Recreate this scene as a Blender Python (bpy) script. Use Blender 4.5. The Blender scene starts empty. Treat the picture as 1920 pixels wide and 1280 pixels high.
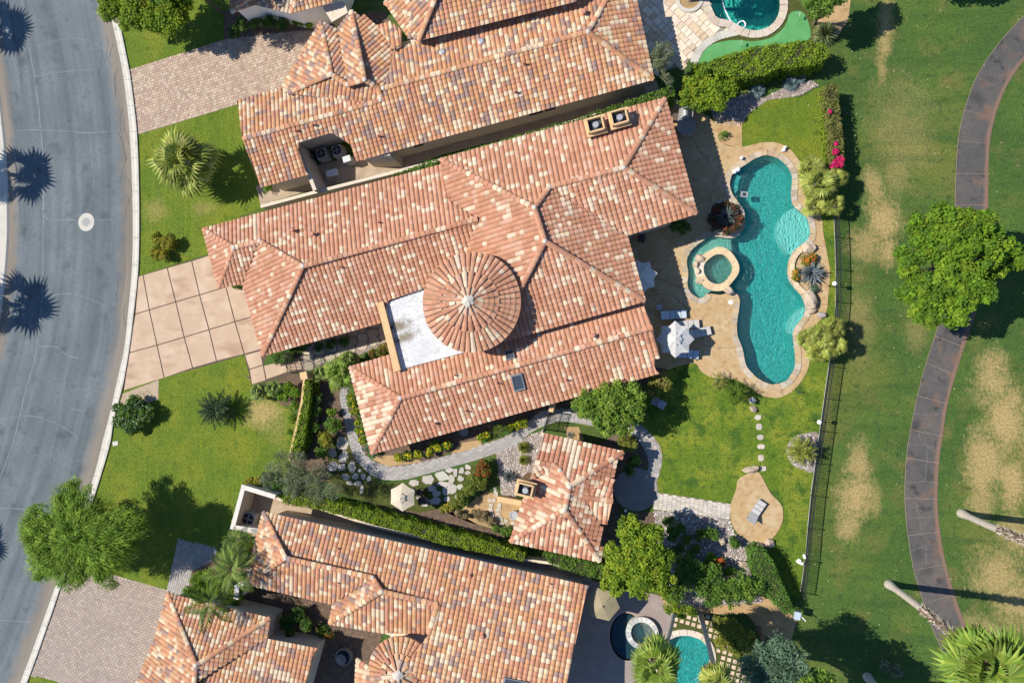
import bpy, math, random
import numpy as np
from mathutils import Vector, Matrix
from mathutils.geometry import tessellate_polygon
random.seed(7); RNG = np.random.default_rng(7)
PI = math.pi
SC = bpy.context.scene

# ------------------------------------------------------------------ camera (drone looking almost straight down)
H = 54.0                       # flying height in metres
FOC = 1281.0                   # focal length in photo pixels (1920 wide)
NADIR = (1180.0, 680.0)        # photo pixel straight below the drone
def _dcam(px, py): return Vector(((px - 960) / FOC, -(py - 640) / FOC, -1.0))
ROT = _dcam(*NADIR).rotation_difference(Vector((0, 0, -1)))
cam_d = bpy.data.cameras.new('drone_camera'); cam = bpy.data.objects.new('drone_camera', cam_d)
SC.collection.objects.link(cam)
cam_d.sensor_fit = 'HORIZONTAL'; cam_d.angle = 2 * math.atan(960 / FOC); cam_d.clip_end = 2000
cam.location = (0, 0, H); cam.rotation_mode = 'QUATERNION'; cam.rotation_quaternion = ROT
SC.camera = cam
# ------------------------------------------------------------------ daylight
SUN_EL = math.radians(49); SHX, SHY = 0.993, -0.115       # ground direction shadows fall in
w = bpy.data.worlds.new('World'); SC.world = w; w.use_nodes = True
nt = w.node_tree; bg = nt.nodes['Background']
sky = nt.nodes.new('ShaderNodeTexSky'); sky.sky_type = 'NISHITA'; sky.sun_disc = False
sky.sun_elevation = SUN_EL; sky.sun_rotation = math.atan2(-SHX, -SHY) % (2 * PI)
sky.ozone_density = 6.0; sky.dust_density = 0.2; sky.air_density = 1.0
tint = nt.nodes.new('ShaderNodeMix'); tint.data_type = 'RGBA'; tint.blend_type = 'MULTIPLY'; tint.inputs[0].default_value = 1; tint.inputs[7].default_value = (.92, .98, 1.08, 1)
nt.links.new(sky.outputs[0], tint.inputs[6]); nt.links.new(tint.outputs[2], bg.inputs[0]); bg.inputs[1].default_value = 0.10
sun_d = bpy.data.lights.new('sun', 'SUN'); sun = bpy.data.objects.new('sun', sun_d); SC.collection.objects.link(sun)
sun_d.energy = 4.6; sun_d.angle = math.radians(0.5); sun_d.color = (1.0, 0.95, 0.87)
sun.rotation_mode = 'QUATERNION'
sun.rotation_quaternion = Vector((SHX * math.cos(SUN_EL), SHY * math.cos(SUN_EL), -math.sin(SUN_EL))).to_track_quat('-Z', 'Y')
sun.location = (-30, 4, 60)
SC.view_settings.view_transform = 'Standard'; SC.view_settings.look = 'None'
SC.view_settings.gamma = 1; SC.view_settings.use_curve_mapping = False
SC.view_settings.exposure = 0.46
SC.render.engine = 'CYCLES'; SC.cycles.max_bounces = 6; SC.cycles.transparent_max_bounces = 12

# ------------------------------------------------------------------ helpers
def P(px, py, z=0.0):
    d = ROT @ _dcam(px, py); t = (z - H) / d.z
    return Vector((d.x * t, d.y * t, z))
def PP(pts, z=0.0): return [P(x, y, z) for x, y in pts]
def K(ox, oy, s, pts): return [(ox + x / s, oy + y / s) for x, y in pts]
def pxm(px, py, r, z=0.0): return (P(px + r, py, z) - P(px - r, py, z)).length / 2
def smooth(pts, n=4, closed=True):
    pts = [Vector(p) for p in pts]; m = len(pts); out = []
    rng = range(m) if closed else range(m - 1)
    for i in rng:
        g = (lambda k: pts[k % m]) if closed else (lambda k: pts[min(max(k, 0), m - 1)])
        a, b, c, d = g(i - 1), g(i), g(i + 1), g(i + 2)
        for k in range(n):
            t = k / n
            out.append(0.5 * ((2 * b) + (c - a) * t + (2 * a - 5 * b + 4 * c - d) * t * t + (3 * b - a - 3 * c + d) * t ** 3))
    if not closed: out.append(pts[-1])
    return out
def area2(pts): return sum(pts[i].x * pts[(i + 1) % len(pts)].y - pts[(i + 1) % len(pts)].x * pts[i].y for i in range(len(pts)))
def ccw(pts): return list(pts) if area2(pts) > 0 else list(reversed(pts))
def offset(pts, d):
    pts = ccw(pts); n = len(pts); out = []
    for i in range(n):
        a, b, c = pts[i - 1], pts[i], pts[(i + 1) % n]
        e1 = Vector((b.x - a.x, b.y - a.y)); e2 = Vector((c.x - b.x, c.y - b.y))
        if e1.length < 1e-6 or e2.length < 1e-6: out.append(b.copy()); continue
        e1.normalize(); e2.normalize()
        n1 = Vector((e1.y, -e1.x)); n2 = Vector((e2.y, -e2.x)); m = n1 + n2
        if m.length < 1e-4: m = n1.copy()
        m.normalize(); k = d / max(0.5, m.dot(n1))
        out.append(Vector((b.x + m.x * k, b.y + m.y * k, b.z)))
    return out
def inpoly(x, y, poly):
    x = np.asarray(x, float); y = np.asarray(y, float); res = np.zeros(x.shape, bool); n = len(poly)
    for i in range(n):
        x1, y1 = poly[i][0], poly[i][1]; x2, y2 = poly[i - 1][0], poly[i - 1][1]
        if y1 == y2: continue
        c = ((y1 > y) != (y2 > y)) & (x < (x2 - x1) * (y - y1) / (y2 - y1) + x1)
        res ^= c
    return res
def loc_of(par):
    v = Vector((0, 0, 0))
    while par is not None: v = v + par.location; par = par.parent
    return v
def new_obj(name, me, parent=None, mat=None):
    o = bpy.data.objects.new(name, me); SC.collection.objects.link(o)
    if parent is not None: o.parent = parent
    if mat is not None and me is not None and len(me.materials) == 0: me.materials.append(mat)
    return o
def tag(o, label=None, cat=None, group=None, kind=None):
    if label: o['label'] = label
    if cat: o['category'] = cat
    if group: o['group'] = group
    if kind: o['kind'] = kind
    return o
def thing(name, label, cat, loc, group=None, kind=None):
    o = bpy.data.objects.new(name, None); SC.collection.objects.link(o); o.location = Vector(loc)
    o.empty_display_size = 0.3
    return tag(o, label, cat, group, kind)
def mesh(name, verts, faces, mat, parent=None, smooth_=False, kind=None):
    off = loc_of(parent)
    me = bpy.data.meshes.new(name)
    me.from_pydata([tuple(Vector(v) - off) for v in verts], [], [tuple(f) for f in faces])
    if smooth_: me.polygons.foreach_set('use_smooth', [True] * len(me.polygons))
    me.update()
    o = new_obj(name, me, parent, mat)
    if kind: o['kind'] = kind
    return o
def mesh_np(name, V, F, mat, parent=None, tint=None, kind=None, smooth_=False, local=False):
    V = np.asarray(V, np.float32); F = np.asarray(F, np.int32)
    if not local: V = V - np.array(loc_of(parent), np.float32)
    me = bpy.data.meshes.new(name); k = F.shape[1]
    me.vertices.add(len(V)); me.vertices.foreach_set('co', V.ravel())
    me.loops.add(F.size); me.loops.foreach_set('vertex_index', F.ravel())
    me.polygons.add(len(F)); me.polygons.foreach_set('loop_start', np.arange(0, F.size, k, dtype=np.int32))
    me.update(calc_edges=True)
    if not smooth_: me.shade_flat()
    if tint is not None:
        a = me.attributes.new('tint', 'FLOAT_COLOR', 'FACE')
        c = np.ones((len(F), 4), np.float32); c[:, :3] = tint; a.data.foreach_set('color', c.ravel())
    o = new_obj(name, me, parent, mat)
    if kind: o['kind'] = kind
    return o
class MB:                                   # collects simple solids into one mesh
    def __init__(s): s.v = []; s.f = []; s.c = []
    def add(s, vs, fs, col=(1, 1, 1)):
        b = len(s.v); s.v += [Vector(v) for v in vs]; s.f += [tuple(i + b for i in f) for f in fs]; s.c += [col] * len(fs)
    def box(s, c, size, rz=0.0, col=(1, 1, 1), M=None):
        hx, hy, hz = size[0] / 2, size[1] / 2, size[2] / 2
        R = (Matrix.Rotation(rz, 4, 'Z') if M is None else M)
        vs = [Vector(c) + (R @ Vector((x * hx, y * hy, z * hz))) for z in (-1, 1) for x, y in ((-1, -1), (1, -1), (1, 1), (-1, 1))]
        s.add(vs, [(3, 2, 1, 0), (4, 5, 6, 7), (0, 1, 5, 4), (1, 2, 6, 5), (2, 3, 7, 6), (3, 0, 4, 7)], col)
    def prism(s, pts, z0, z1, col=(1, 1, 1), taper=0.0):
        pts = ccw(pts); n = len(pts); top = offset(pts, -taper) if taper else pts
        vs = [Vector((p.x, p.y, z0)) for p in pts] + [Vector((p.x, p.y, z1)) for p in top]
        tris = tessellate_polygon([[Vector((p.x, p.y, 0)) for p in top]])
        fs = []
        for t in tris:
            a, b, c = (vs[n + t[0]], vs[n + t[1]], vs[n + t[2]])
            up = (b - a).cross(c - a).z > 0
            fs.append(tuple(n + i for i in (t if up else reversed(t))))
        fs += [(i, (i + 1) % n, n + (i + 1) % n, n + i) for i in range(n)]
        s.add(vs, fs, col)
    def tube(s, path, radii, seg=8, col=(1, 1, 1), cap=True):
        path = [Vector(p) for p in path]; n = len(path); vs = []; fs = []
        for i, p in enumerate(path):
            d = (path[min(i + 1, n - 1)] - path[max(i - 1, 0)]).normalized()
            a = d.orthogonal().normalized() if abs(d.z) > .9 else d.cross(Vector((0, 0, 1))).normalized()
            b = d.cross(a); r = radii[i] if hasattr(radii, '__len__') else radii
            vs += [p + (a * math.cos(2 * PI * k / seg) + b * math.sin(2 * PI * k / seg)) * r for k in range(seg)]
        for i in range(n - 1):
            for k in range(seg): fs.append((i * seg + k, i * seg + (k + 1) % seg, (i + 1) * seg + (k + 1) % seg, (i + 1) * seg + k))
        if cap: fs += [tuple(range(seg))[::-1], tuple((n - 1) * seg + k for k in range(seg))]
        s.add(vs, fs, col)
    def disc(s, c, r, z0, z1, seg=20, col=(1, 1, 1), rin=0.0, r2=None):
        r2 = r if r2 is None else r2; vs = []
        for k in range(seg):
            a = 2 * PI * k / seg; vs += [(c[0] + r * math.cos(a), c[1] + r * math.sin(a), z0), (c[0] + r2 * math.cos(a), c[1] + r2 * math.sin(a), z1)]
        fs = [(2 * k, 2 * ((k + 1) % seg), 2 * ((k + 1) % seg) + 1, 2 * k + 1) for k in range(seg)]
        if rin > 0:
            for k in range(seg):
                a = 2 * PI * k / seg; vs += [(c[0] + rin * math.cos(a), c[1] + rin * math.sin(a), z1), (c[0] + rin * math.cos(a), c[1] + rin * math.sin(a), z0)]
            n2 = 2 * seg
            for k in range(seg):
                k2 = (k + 1) % seg
                fs += [(2 * k + 1, 2 * k2 + 1, n2 + 2 * k2, n2 + 2 * k), (n2 + 2 * k, n2 + 2 * k2, n2 + 2 * k2 + 1, n2 + 2 * k + 1)]
        else: fs += [tuple(2 * k + 1 for k in range(seg))]
        s.add(vs, fs, col)
    def ball(s, c, r, seg=10, rings=7, col=(1, 1, 1), sq=1.0):
        vs = []; fs = []
        for i in range(rings + 1):
            t = PI * i / rings
            vs += [(c[0] + r * math.sin(t) * math.cos(2 * PI * k / seg), c[1] + r * math.sin(t) * math.sin(2 * PI * k / seg), c[2] + r * sq * math.cos(t)) for k in range(seg)]
        for i in range(rings):
            for k in range(seg): fs.append((i * seg + k, (i + 1) * seg + k, (i + 1) * seg + (k + 1) % seg, i * seg + (k + 1) % seg))
        s.add(vs, fs, col)
    def build(s, name, mat, parent=None, smooth_=False, kind=None):
        o = mesh(name, s.v, s.f, mat, parent, smooth_, kind)
        a = o.data.attributes.new('tint', 'FLOAT_COLOR', 'FACE')
        for i, c in enumerate(s.c): a.data[i].color = (c[0], c[1], c[2], 1)
        return o
def jit(c, a=.08):
    k = 1 + random.uniform(-a, a)
    return tuple(max(0, x * k * (1 + random.uniform(-a * .3, a * .3))) for x in c)
def sheet(name, outer, z, mat, holes=(), parent=None, kind='structure', label=None, cat=None, drop=0.0):
    outer = ccw([Vector((p.x, p.y, 0)) for p in outer]); loops = [outer] + [list(reversed(ccw([Vector((p.x, p.y, 0)) for p in h]))) for h in holes]
    allp = [p for l in loops for p in l]; tris = tessellate_polygon(loops)
    vs = [Vector((p.x, p.y, z)) for p in allp]; fs = []
    for t in tris:
        a, b, c = vs[t[0]], vs[t[1]], vs[t[2]]
        ar = (b - a).cross(c - a).z
        if abs(ar) < 1e-9: continue
        fs.append(tuple(t) if ar > 0 else tuple(reversed(t)))
    if drop:
        n = len(outer); b = len(vs); vs += [Vector((p.x, p.y, z - drop)) for p in outer]
        fs += [(i, b + i, b + (i + 1) % n, (i + 1) % n) for i in range(n)]
    o = mesh(name, vs, fs, mat, parent)
    return tag(o, label, cat, None, kind)

# ------------------------------------------------------------------ materials
def L(nt, a, b): nt.links.new(a, b)
def mat(name, col, rough=.85, noise=(), bump=None, attr=False, metal=0.0, spec=.3, speck=None, patches=None, patch_col=None, transl=0.0, vor=None):
    m = bpy.data.materials.new(name); m.use_nodes = True; n = m.node_tree; N = n.nodes
    b = N['Principled BSDF']; b.inputs['Roughness'].default_value = rough; b.inputs['Metallic'].default_value = metal
    b.inputs['Specular IOR Level'].default_value = spec
    geo = N.new('ShaderNodeNewGeometry'); pos = geo.outputs['Position']
    if attr:
        at = N.new('ShaderNodeAttribute'); at.attribute_name = 'tint'; cur = at.outputs['Color']
        if col is not None:
            mx = N.new('ShaderNodeMix'); mx.data_type = 'RGBA'; mx.blend_type = 'MULTIPLY'; mx.inputs[0].default_value = 1
            L(n, cur, mx.inputs[6]); mx.inputs[7].default_value = (*col, 1); cur = mx.outputs[2]
    else:
        rgb = N.new('ShaderNodeRGB'); rgb.outputs[0].default_value = (*col, 1); cur = rgb.outputs[0]
    for item in noise:                       # (scale, colour, low, high[, stretch]) blends a second colour in where noise is high
        sc, c2, lo, hi = item[:4]
        tx = N.new('ShaderNodeTexNoise'); tx.inputs['Scale'].default_value = sc; tx.inputs['Detail'].default_value = 4
        if len(item) > 4:
            mp = N.new('ShaderNodeMapping'); mp.inputs['Scale'].default_value = item[4]
            if len(item) > 5: mp.inputs['Rotation'].default_value = (0, 0, item[5])
            L(n, pos, mp.inputs[0]); L(n, mp.outputs[0], tx.inputs[0])
        else: L(n, pos, tx.inputs[0])
        mr = N.new('ShaderNodeMapRange'); mr.inputs[1].default_value = lo; mr.inputs[2].default_value = hi
        L(n, tx.outputs[0], mr.inputs[0])
        mx = N.new('ShaderNodeMix'); mx.data_type = 'RGBA'
        if len(c2) == 4:                     # (r,g,b,'m') multiply
            mx.blend_type = 'MULTIPLY'; c2 = c2[:3]
        L(n, mr.outputs[0], mx.inputs[0]); L(n, cur, mx.inputs[6]); mx.inputs[7].default_value = (*c2, 1); cur = mx.outputs[2]
    if patches:
        acc = None
        tx = N.new('ShaderNodeTexNoise'); tx.inputs['Scale'].default_value = .42; tx.inputs['Detail'].default_value = 6; tx.inputs['Roughness'].default_value = .72; L(n, pos, tx.inputs[0])
        t4 = N.new('ShaderNodeTexNoise'); t4.inputs['Scale'].default_value = 3.6; t4.inputs['Detail'].default_value = 8; t4.inputs['Roughness'].default_value = .8; m4 = N.new('ShaderNodeMapping'); m4.inputs['Scale'].default_value = (1.3, .7, 1); m4.inputs['Rotation'].default_value = (0, 0, .3); L(n, pos, m4.inputs[0]); L(n, m4.outputs[0], t4.inputs[0])
        for (c, rx, ry, ang, amt) in patches:
            mp = N.new('ShaderNodeMapping'); mp.vector_type = 'TEXTURE'
            mp.inputs['Location'].default_value = (c.x, c.y, 0); mp.inputs['Rotation'].default_value = (0, 0, ang); mp.inputs['Scale'].default_value = (rx, ry, 1e3)
            L(n, pos, mp.inputs[0])
            ln = N.new('ShaderNodeVectorMath'); ln.operation = 'LENGTH'; L(n, mp.outputs[0], ln.inputs[0])
            ma = N.new('ShaderNodeMath'); ma.operation = 'MULTIPLY_ADD'; L(n, tx.outputs[0], ma.inputs[0]); ma.inputs[1].default_value = 2.4; L(n, ln.outputs['Value'], ma.inputs[2])
            g = N.new('ShaderNodeMapRange'); g.inputs[1].default_value = 2.75; g.inputs[2].default_value = 1.15; L(n, ma.outputs[0], g.inputs[0])
            mb4 = N.new('ShaderNodeMath'); mb4.operation = 'MULTIPLY_ADD'; L(n, t4.outputs[0], mb4.inputs[0]); mb4.inputs[1].default_value = 1.9; L(n, g.outputs[0], mb4.inputs[2])
            mr = N.new('ShaderNodeMapRange'); mr.inputs[1].default_value = 1.17; mr.inputs[2].default_value = 1.72; mr.inputs[3].default_value = 0; mr.inputs[4].default_value = amt; L(n, mb4.outputs[0], mr.inputs[0])
            gm = N.new('ShaderNodeMath'); gm.operation = 'MULTIPLY'; L(n, mr.outputs[0], gm.inputs[0]); g2 = N.new('ShaderNodeMapRange'); g2.inputs[1].default_value = 0; g2.inputs[2].default_value = .3; L(n, g.outputs[0], g2.inputs[0]); L(n, g2.outputs[0], gm.inputs[1]); mr = gm
            if acc is None: acc = mr.outputs[0]
            else:
                mm = N.new('ShaderNodeMath'); mm.operation = 'MAXIMUM'; L(n, acc, mm.inputs[0]); L(n, mr.outputs[0], mm.inputs[1]); acc = mm.outputs[0]
        mx = N.new('ShaderNodeMix'); mx.data_type = 'RGBA'; L(n, acc, mx.inputs[0]); L(n, cur, mx.inputs[6]); mx.inputs[7].default_value = (*patch_col, 1); cur = mx.outputs[2]
    if speck:                                # (scale, low factor, high factor) fine multiplicative grain
        tx = N.new('ShaderNodeTexNoise'); tx.inputs['Scale'].default_value = speck[0]; tx.inputs['Detail'].default_value = 5; tx.inputs['Roughness'].default_value = .7; L(n, pos, tx.inputs[0])
        mr = N.new('ShaderNodeMapRange'); mr.inputs[1].default_value = .3; mr.inputs[2].default_value = .7; mr.inputs[3].default_value = speck[1]; mr.inputs[4].default_value = speck[2]
        L(n, tx.outputs[0], mr.inputs[0])
        vm = N.new('ShaderNodeVectorMath'); vm.operation = 'SCALE'; L(n, cur, vm.inputs[0]); L(n, mr.outputs[0], vm.inputs['Scale']); cur = vm.outputs[0]
    if vor:                                  # (scale, edge colour, width) cell joints
        tx = N.new('ShaderNodeTexVoronoi'); tx.feature = 'DISTANCE_TO_EDGE'; tx.inputs['Scale'].default_value = vor[0]; L(n, pos, tx.inputs[0])
        mr = N.new('ShaderNodeMapRange'); mr.inputs[1].default_value = 0; mr.inputs[2].default_value = vor[2]; mr.inputs[3].default_value = 1; mr.inputs[4].default_value = 0
        L(n, tx.outputs[0], mr.inputs[0]); mx = N.new('ShaderNodeMix'); mx.data_type = 'RGBA'
        L(n, mr.outputs[0], mx.inputs[0]); L(n, cur, mx.inputs[6]); mx.inputs[7].default_value = (*vor[1], 1); cur = mx.outputs[2]
    L(n, cur, b.inputs['Base Color'])
    if bump:
        tx = N.new('ShaderNodeTexNoise'); tx.inputs['Scale'].default_value = bump[0]; tx.inputs['Detail'].default_value = 5; L(n, pos, tx.inputs[0])
        bp = N.new('ShaderNodeBump'); bp.inputs['Strength'].default_value = bump[1]; bp.inputs['Distance'].default_value = bump[2] if len(bump) > 2 else .05
        L(n, tx.outputs[0], bp.inputs['Height']); L(n, bp.outputs[0], b.inputs['Normal'])
    if transl:
        tr = N.new('ShaderNodeBsdfTranslucent'); L(n, cur, tr.inputs[0]); ms = N.new('ShaderNodeMixShader'); ms.inputs[0].default_value = transl
        out = N['Material Output']; L(n, b.outputs[0], ms.inputs[1]); L(n, tr.outputs[0], ms.inputs[2]); L(n, ms.outputs[0], out.inputs[0])
    return m
def dry(px, py, rx, ry, ang=0, amt=1.0): return (P(px, py), pxm(px, py, rx * 1.12), pxm(px, py, ry * 1.08), -math.radians(ang), amt)
M = {}
M['fairway'] = mat('fairway_grass', (.047, .096, .017), .95, [(.16, (.068, .120, .019), .42, .62), (.10, (.112, .132, .024), .50, .66), (.5, (.12, .122, .03), .52, .74), (.5, (.044, .088, .015), .5, .7, (.25, 1.6, 1), .3), (2.2, (.036, .072, .016), .52, .75)], (9, .6, .06), speck=(7, .55, 1.4),
    patches=[dry(1660, 55, 15, 75, 6, .85), dry(1654, 125, 9, 34, 0, .6), dry(1640, 345, 18, 44, -18, .75), dry(1656, 415, 34, 48, 0, .95), dry(1626, 455, 34, 34, 0, .7), dry(1668, 470, 17, 30, 0, .9), dry(1680, 330, 26, 60, 10, .35), dry(1610, 870, 20, 50, 5, .8), dry(1604, 930, 32, 52, 8), dry(1592, 985, 20, 32, 0, .8), dry(1640, 940, 12, 40, 0, .5), dry(1862, 715, 36, 60, 10, .9), dry(1885, 800, 42, 85, 0), dry(1845, 860, 36, 80, 5, .95), dry(1898, 905, 28, 60), dry(1838, 940, 26, 36, 0, .7), dry(1868, 1075, 48, 48, 0, .85), dry(1905, 1135, 42, 60, 0, .9), dry(1830, 1180, 50, 32, 0, .7), dry(1905, 1000, 30, 50, 0, .8), dry(1540, 760, 16, 60, 0, .4), dry(1690, 240, 60, 110, 0, .3), dry(1610, 600, 24, 90, 0, .35), dry(1715, 620, 22, 60, 0, .3)], patch_col=(.34, .25, .10))
M['lawn'] = mat('lawn_grass', (.098, .150, .011), .95, [(.35, (.165, .185, .014), .42, .66), (1.4, (.066, .118, .009), .5, .72), (1.1, (.13, .178, .012), .5, .7, (3.2, .12, 1), .25)], (10, .7, .06), speck=(8, .5, 1.45),
    patches=[dry(492, 778, 30, 26, 0, .9), dry(290, 395, 22, 18, 0, .4), dry(520, 800, 20, 30, 0, .3), dry(380, 390, 20, 15, 0, .35)], patch_col=(.36, .27, .10))
M['tuft'] = mat('grass_blades', None, .8, attr=True, transl=.3)
M['turf'] = mat('artificial_turf', (.055, .068, .012), .95, [(3, (.085, .09, .02), .45, .7)], (30, .5, .03), speck=(14, .7, 1.3))
M['putting'] = mat('putting_turf', (.085, .275, .085), .95, [(1.2, (.115, .33, .12), .4, .7)], speck=(20, .9, 1.1))
M['concrete'] = mat('pale_concrete', (.50, .47, .40), .9, [(1.3, (.40, .37, .31), .5, .75)], (25, .2, .01), speck=(18, .85, 1.12))
M['slab'] = mat('tan_concrete_slab', (.455, .325, .215), .85, [(.7, (.52, .385, .265), .45, .65), (.35, (.37, .24, .155), .54, .72, (1, 2.4, 1), .3)], (25, .15, .01), speck=(16, .9, 1.08))
M['joint_sand'] = mat('joint_sand', (.24, .19, .15), 1)
M['joint'] = mat('dark_joint', (.10, .07, .05), .95)
M['deck'] = mat('stamped_deck', (.43, .292, .145), .85, [(.9, (.47, .35, .20), .45, .66), (2.6, (.34, .215, .098), .5, .72)], (8, .3, .02), speck=(11, .84, 1.14))
M['grey_patio'] = mat('grey_patio_concrete', (.24, .22, .20), .9, [(1.0, (.30, .27, .24), .45, .7)], speck=(12, .85, 1.12))  # grey is the concrete's own colour
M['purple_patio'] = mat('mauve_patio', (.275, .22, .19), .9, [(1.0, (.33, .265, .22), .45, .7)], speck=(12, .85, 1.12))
M['dirt'] = mat('brown_mulch', (.125, .085, .058), 1, [(2.5, (.19, .13, .085), .45, .7)], (18, .8, .06), speck=(9, .6, 1.35))
M['sand'] = mat('tan_crushed_granite', (.42, .275, .13), 1, [(1.6, (.32, .21, .10), .45, .7), (.5, (.24, .17, .095), .52, .7)], (22, .5, .03), speck=(16, .75, 1.25))
M['sideyard'] = mat('side_yard_gravel', (.42, .32, .22), 1, [(1.2, (.33, .25, .17), .45, .7)], (22, .6, .04), speck=(14, .7, 1.25))
M['gravel_base'] = mat('gravel_base', (.30, .25, .21), 1, [(2.2, (.22, .18, .15), .45, .7)], (16, .9, .05), speck=(10, .5, 1.4))
M['pebble'] = mat('pebble', None, .9, attr=True)
M['paver'] = mat('paver', None, .9, attr=True, speck=(25, .85, 1.12))
M['stone'] = mat('flat_stone', None, .85, [(3, (.75, .72, .68, 'm'), .5, .8)], (12, .4, .03), attr=True, speck=(12, .82, 1.15))
M['boulder'] = mat('boulder_rock', (.46, .36, .26), .95, [(2.5, (.30, .23, .17), .5, .7), (6, (.58, .50, .40), .55, .75)], (6, .7, .08))
M['tile'] = mat('clay_tile', None, .8, [(.5, (.88, .85, .82, 'm'), .45, .75)], (30, .15, .01), attr=True, speck=(14, .80, 1.16))
M['mortar'] = mat('mortar', (.55, .50, .42), .95, [(8, (.42, .38, .32), .45, .65)], (14, .6, .04))
M['stucco'] = mat('cream_stucco', (.62, .52, .40), .95, [(1.5, (.54, .45, .34), .5, .75)], (40, .2, .01))
M['tan_stucco'] = mat('tan_stucco', (.60, .40, .20), .95, [(1.5, (.52, .34, .17), .5, .75)], (40, .2, .01))
M['stucco_cap'] = mat('pale_wall_cap', (.60, .56, .49), .9, [(1.5, (.52, .48, .41), .5, .75)])
M['white_stucco'] = mat('white_stucco', (.78, .75, .68), .95, [(1.5, (.70, .66, .58), .5, .75)], (40, .15, .01))
M['membrane'] = mat('white_roof_membrane', (.60, .60, .60), .8, [(2.2, (.46, .45, .42), .52, .66), (.8, (.52, .52, .51), .45, .6), (5, (.47, .46, .44), .53, .6)], (10, .1, .01), patches=[(P(748, 611, 3.4), .95, .55, .3, .95), (P(757, 635, 3.4), 1.3, .5, .5, .95)], patch_col=(.20, .165, .11))
M['deckboard'] = mat('roof_underlay', (.22, .12, .08), .95)
M['fascia'] = mat('fascia', (.50, .38, .27), .9)
M['leaf'] = mat('leaf', None, .65, attr=True, transl=.32, spec=.14)
M['frond'] = mat('palm_frond', None, .5, attr=True, transl=.25, spec=.25)
M['bark'] = mat('bark', (.17, .125, .085), .95, [(5, (.10, .07, .05), .45, .7)], (14, .8, .05))
M['palm_bark'] = mat('palm_trunk', (.50, .43, .35), .95, [(2.5, (.40, .33, .26), .45, .7, (1, 1, 4))], (10, .5, .03))
M['boots'] = mat('palm_leaf_bases', None, .95, attr=True)
M['iron'] = mat('black_iron', (.018, .020, .022), .55, metal=0.0, spec=.4)
M['white_paint'] = mat('white_paint', (.80, .80, .78), .5)
M['grey_metal'] = mat('grey_metal', (.36, .37, .37), .5, metal=.4)
M['dark_metal'] = mat('dark_metal', (.06, .06, .065), .5, metal=.3)
M['fabric'] = mat('white_fabric', (.60, .58, .54), .9, [(3, (.52, .50, .46), .5, .75)], transl=.12)
M['beige_fabric'] = mat('beige_fabric', (.60, .51, .37), .9, [(3, (.60, .50, .36), .5, .75)], transl=.12)
M['olive_fabric'] = mat('olive_fabric', (.34, .28, .17), .9, [(3, (.28, .23, .14), .5, .75)], transl=.1)
M['cushion'] = mat('lounger_cushion', (.47, .45, .42), .9, [(4, (.41, .39, .36), .45, .7)])
M['shade_and_sign_blue'] = mat('pale_shade_and_sign_blue', (.42, .49, .54), .9)  # bluish cast of shade put into the cushion colour; also the sign's blue
M['wicker'] = mat('dark_wicker', (.10, .075, .06), .8, bump=(60, .5, .01))
M['glass'] = mat('dark_glass', (.05, .065, .08), .08, spec=.6)
M['globe'] = mat('globe_lamp', (.82, .82, .80), .3)
M['plaster'] = mat('pool_plaster', (.038, .31, .305), .8, [(9.5, (.12, .50, .48), .48, .62), (5, (.03, .27, .265), .52, .70)])  # paler mottling stands in for rippling light on the pool floor
M['plaster_deep'] = mat('teal_pool_plaster', (.055, .40, .34), .8, [(7, (.09, .48, .40), .45, .62)])
M['plaster_shallow'] = mat('pebble_pool_shelf', (.34, .58, .55), .85, [(12, (.40, .63, .60), .45, .65)])
M['plaster_green'] = mat('pebble_lagoon', (.27, .40, .34), .85, [(8, (.46, .58, .49), .48, .60)])
M['trim'] = mat('dark_step_tile', (.02, .10, .12), .5)
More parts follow.
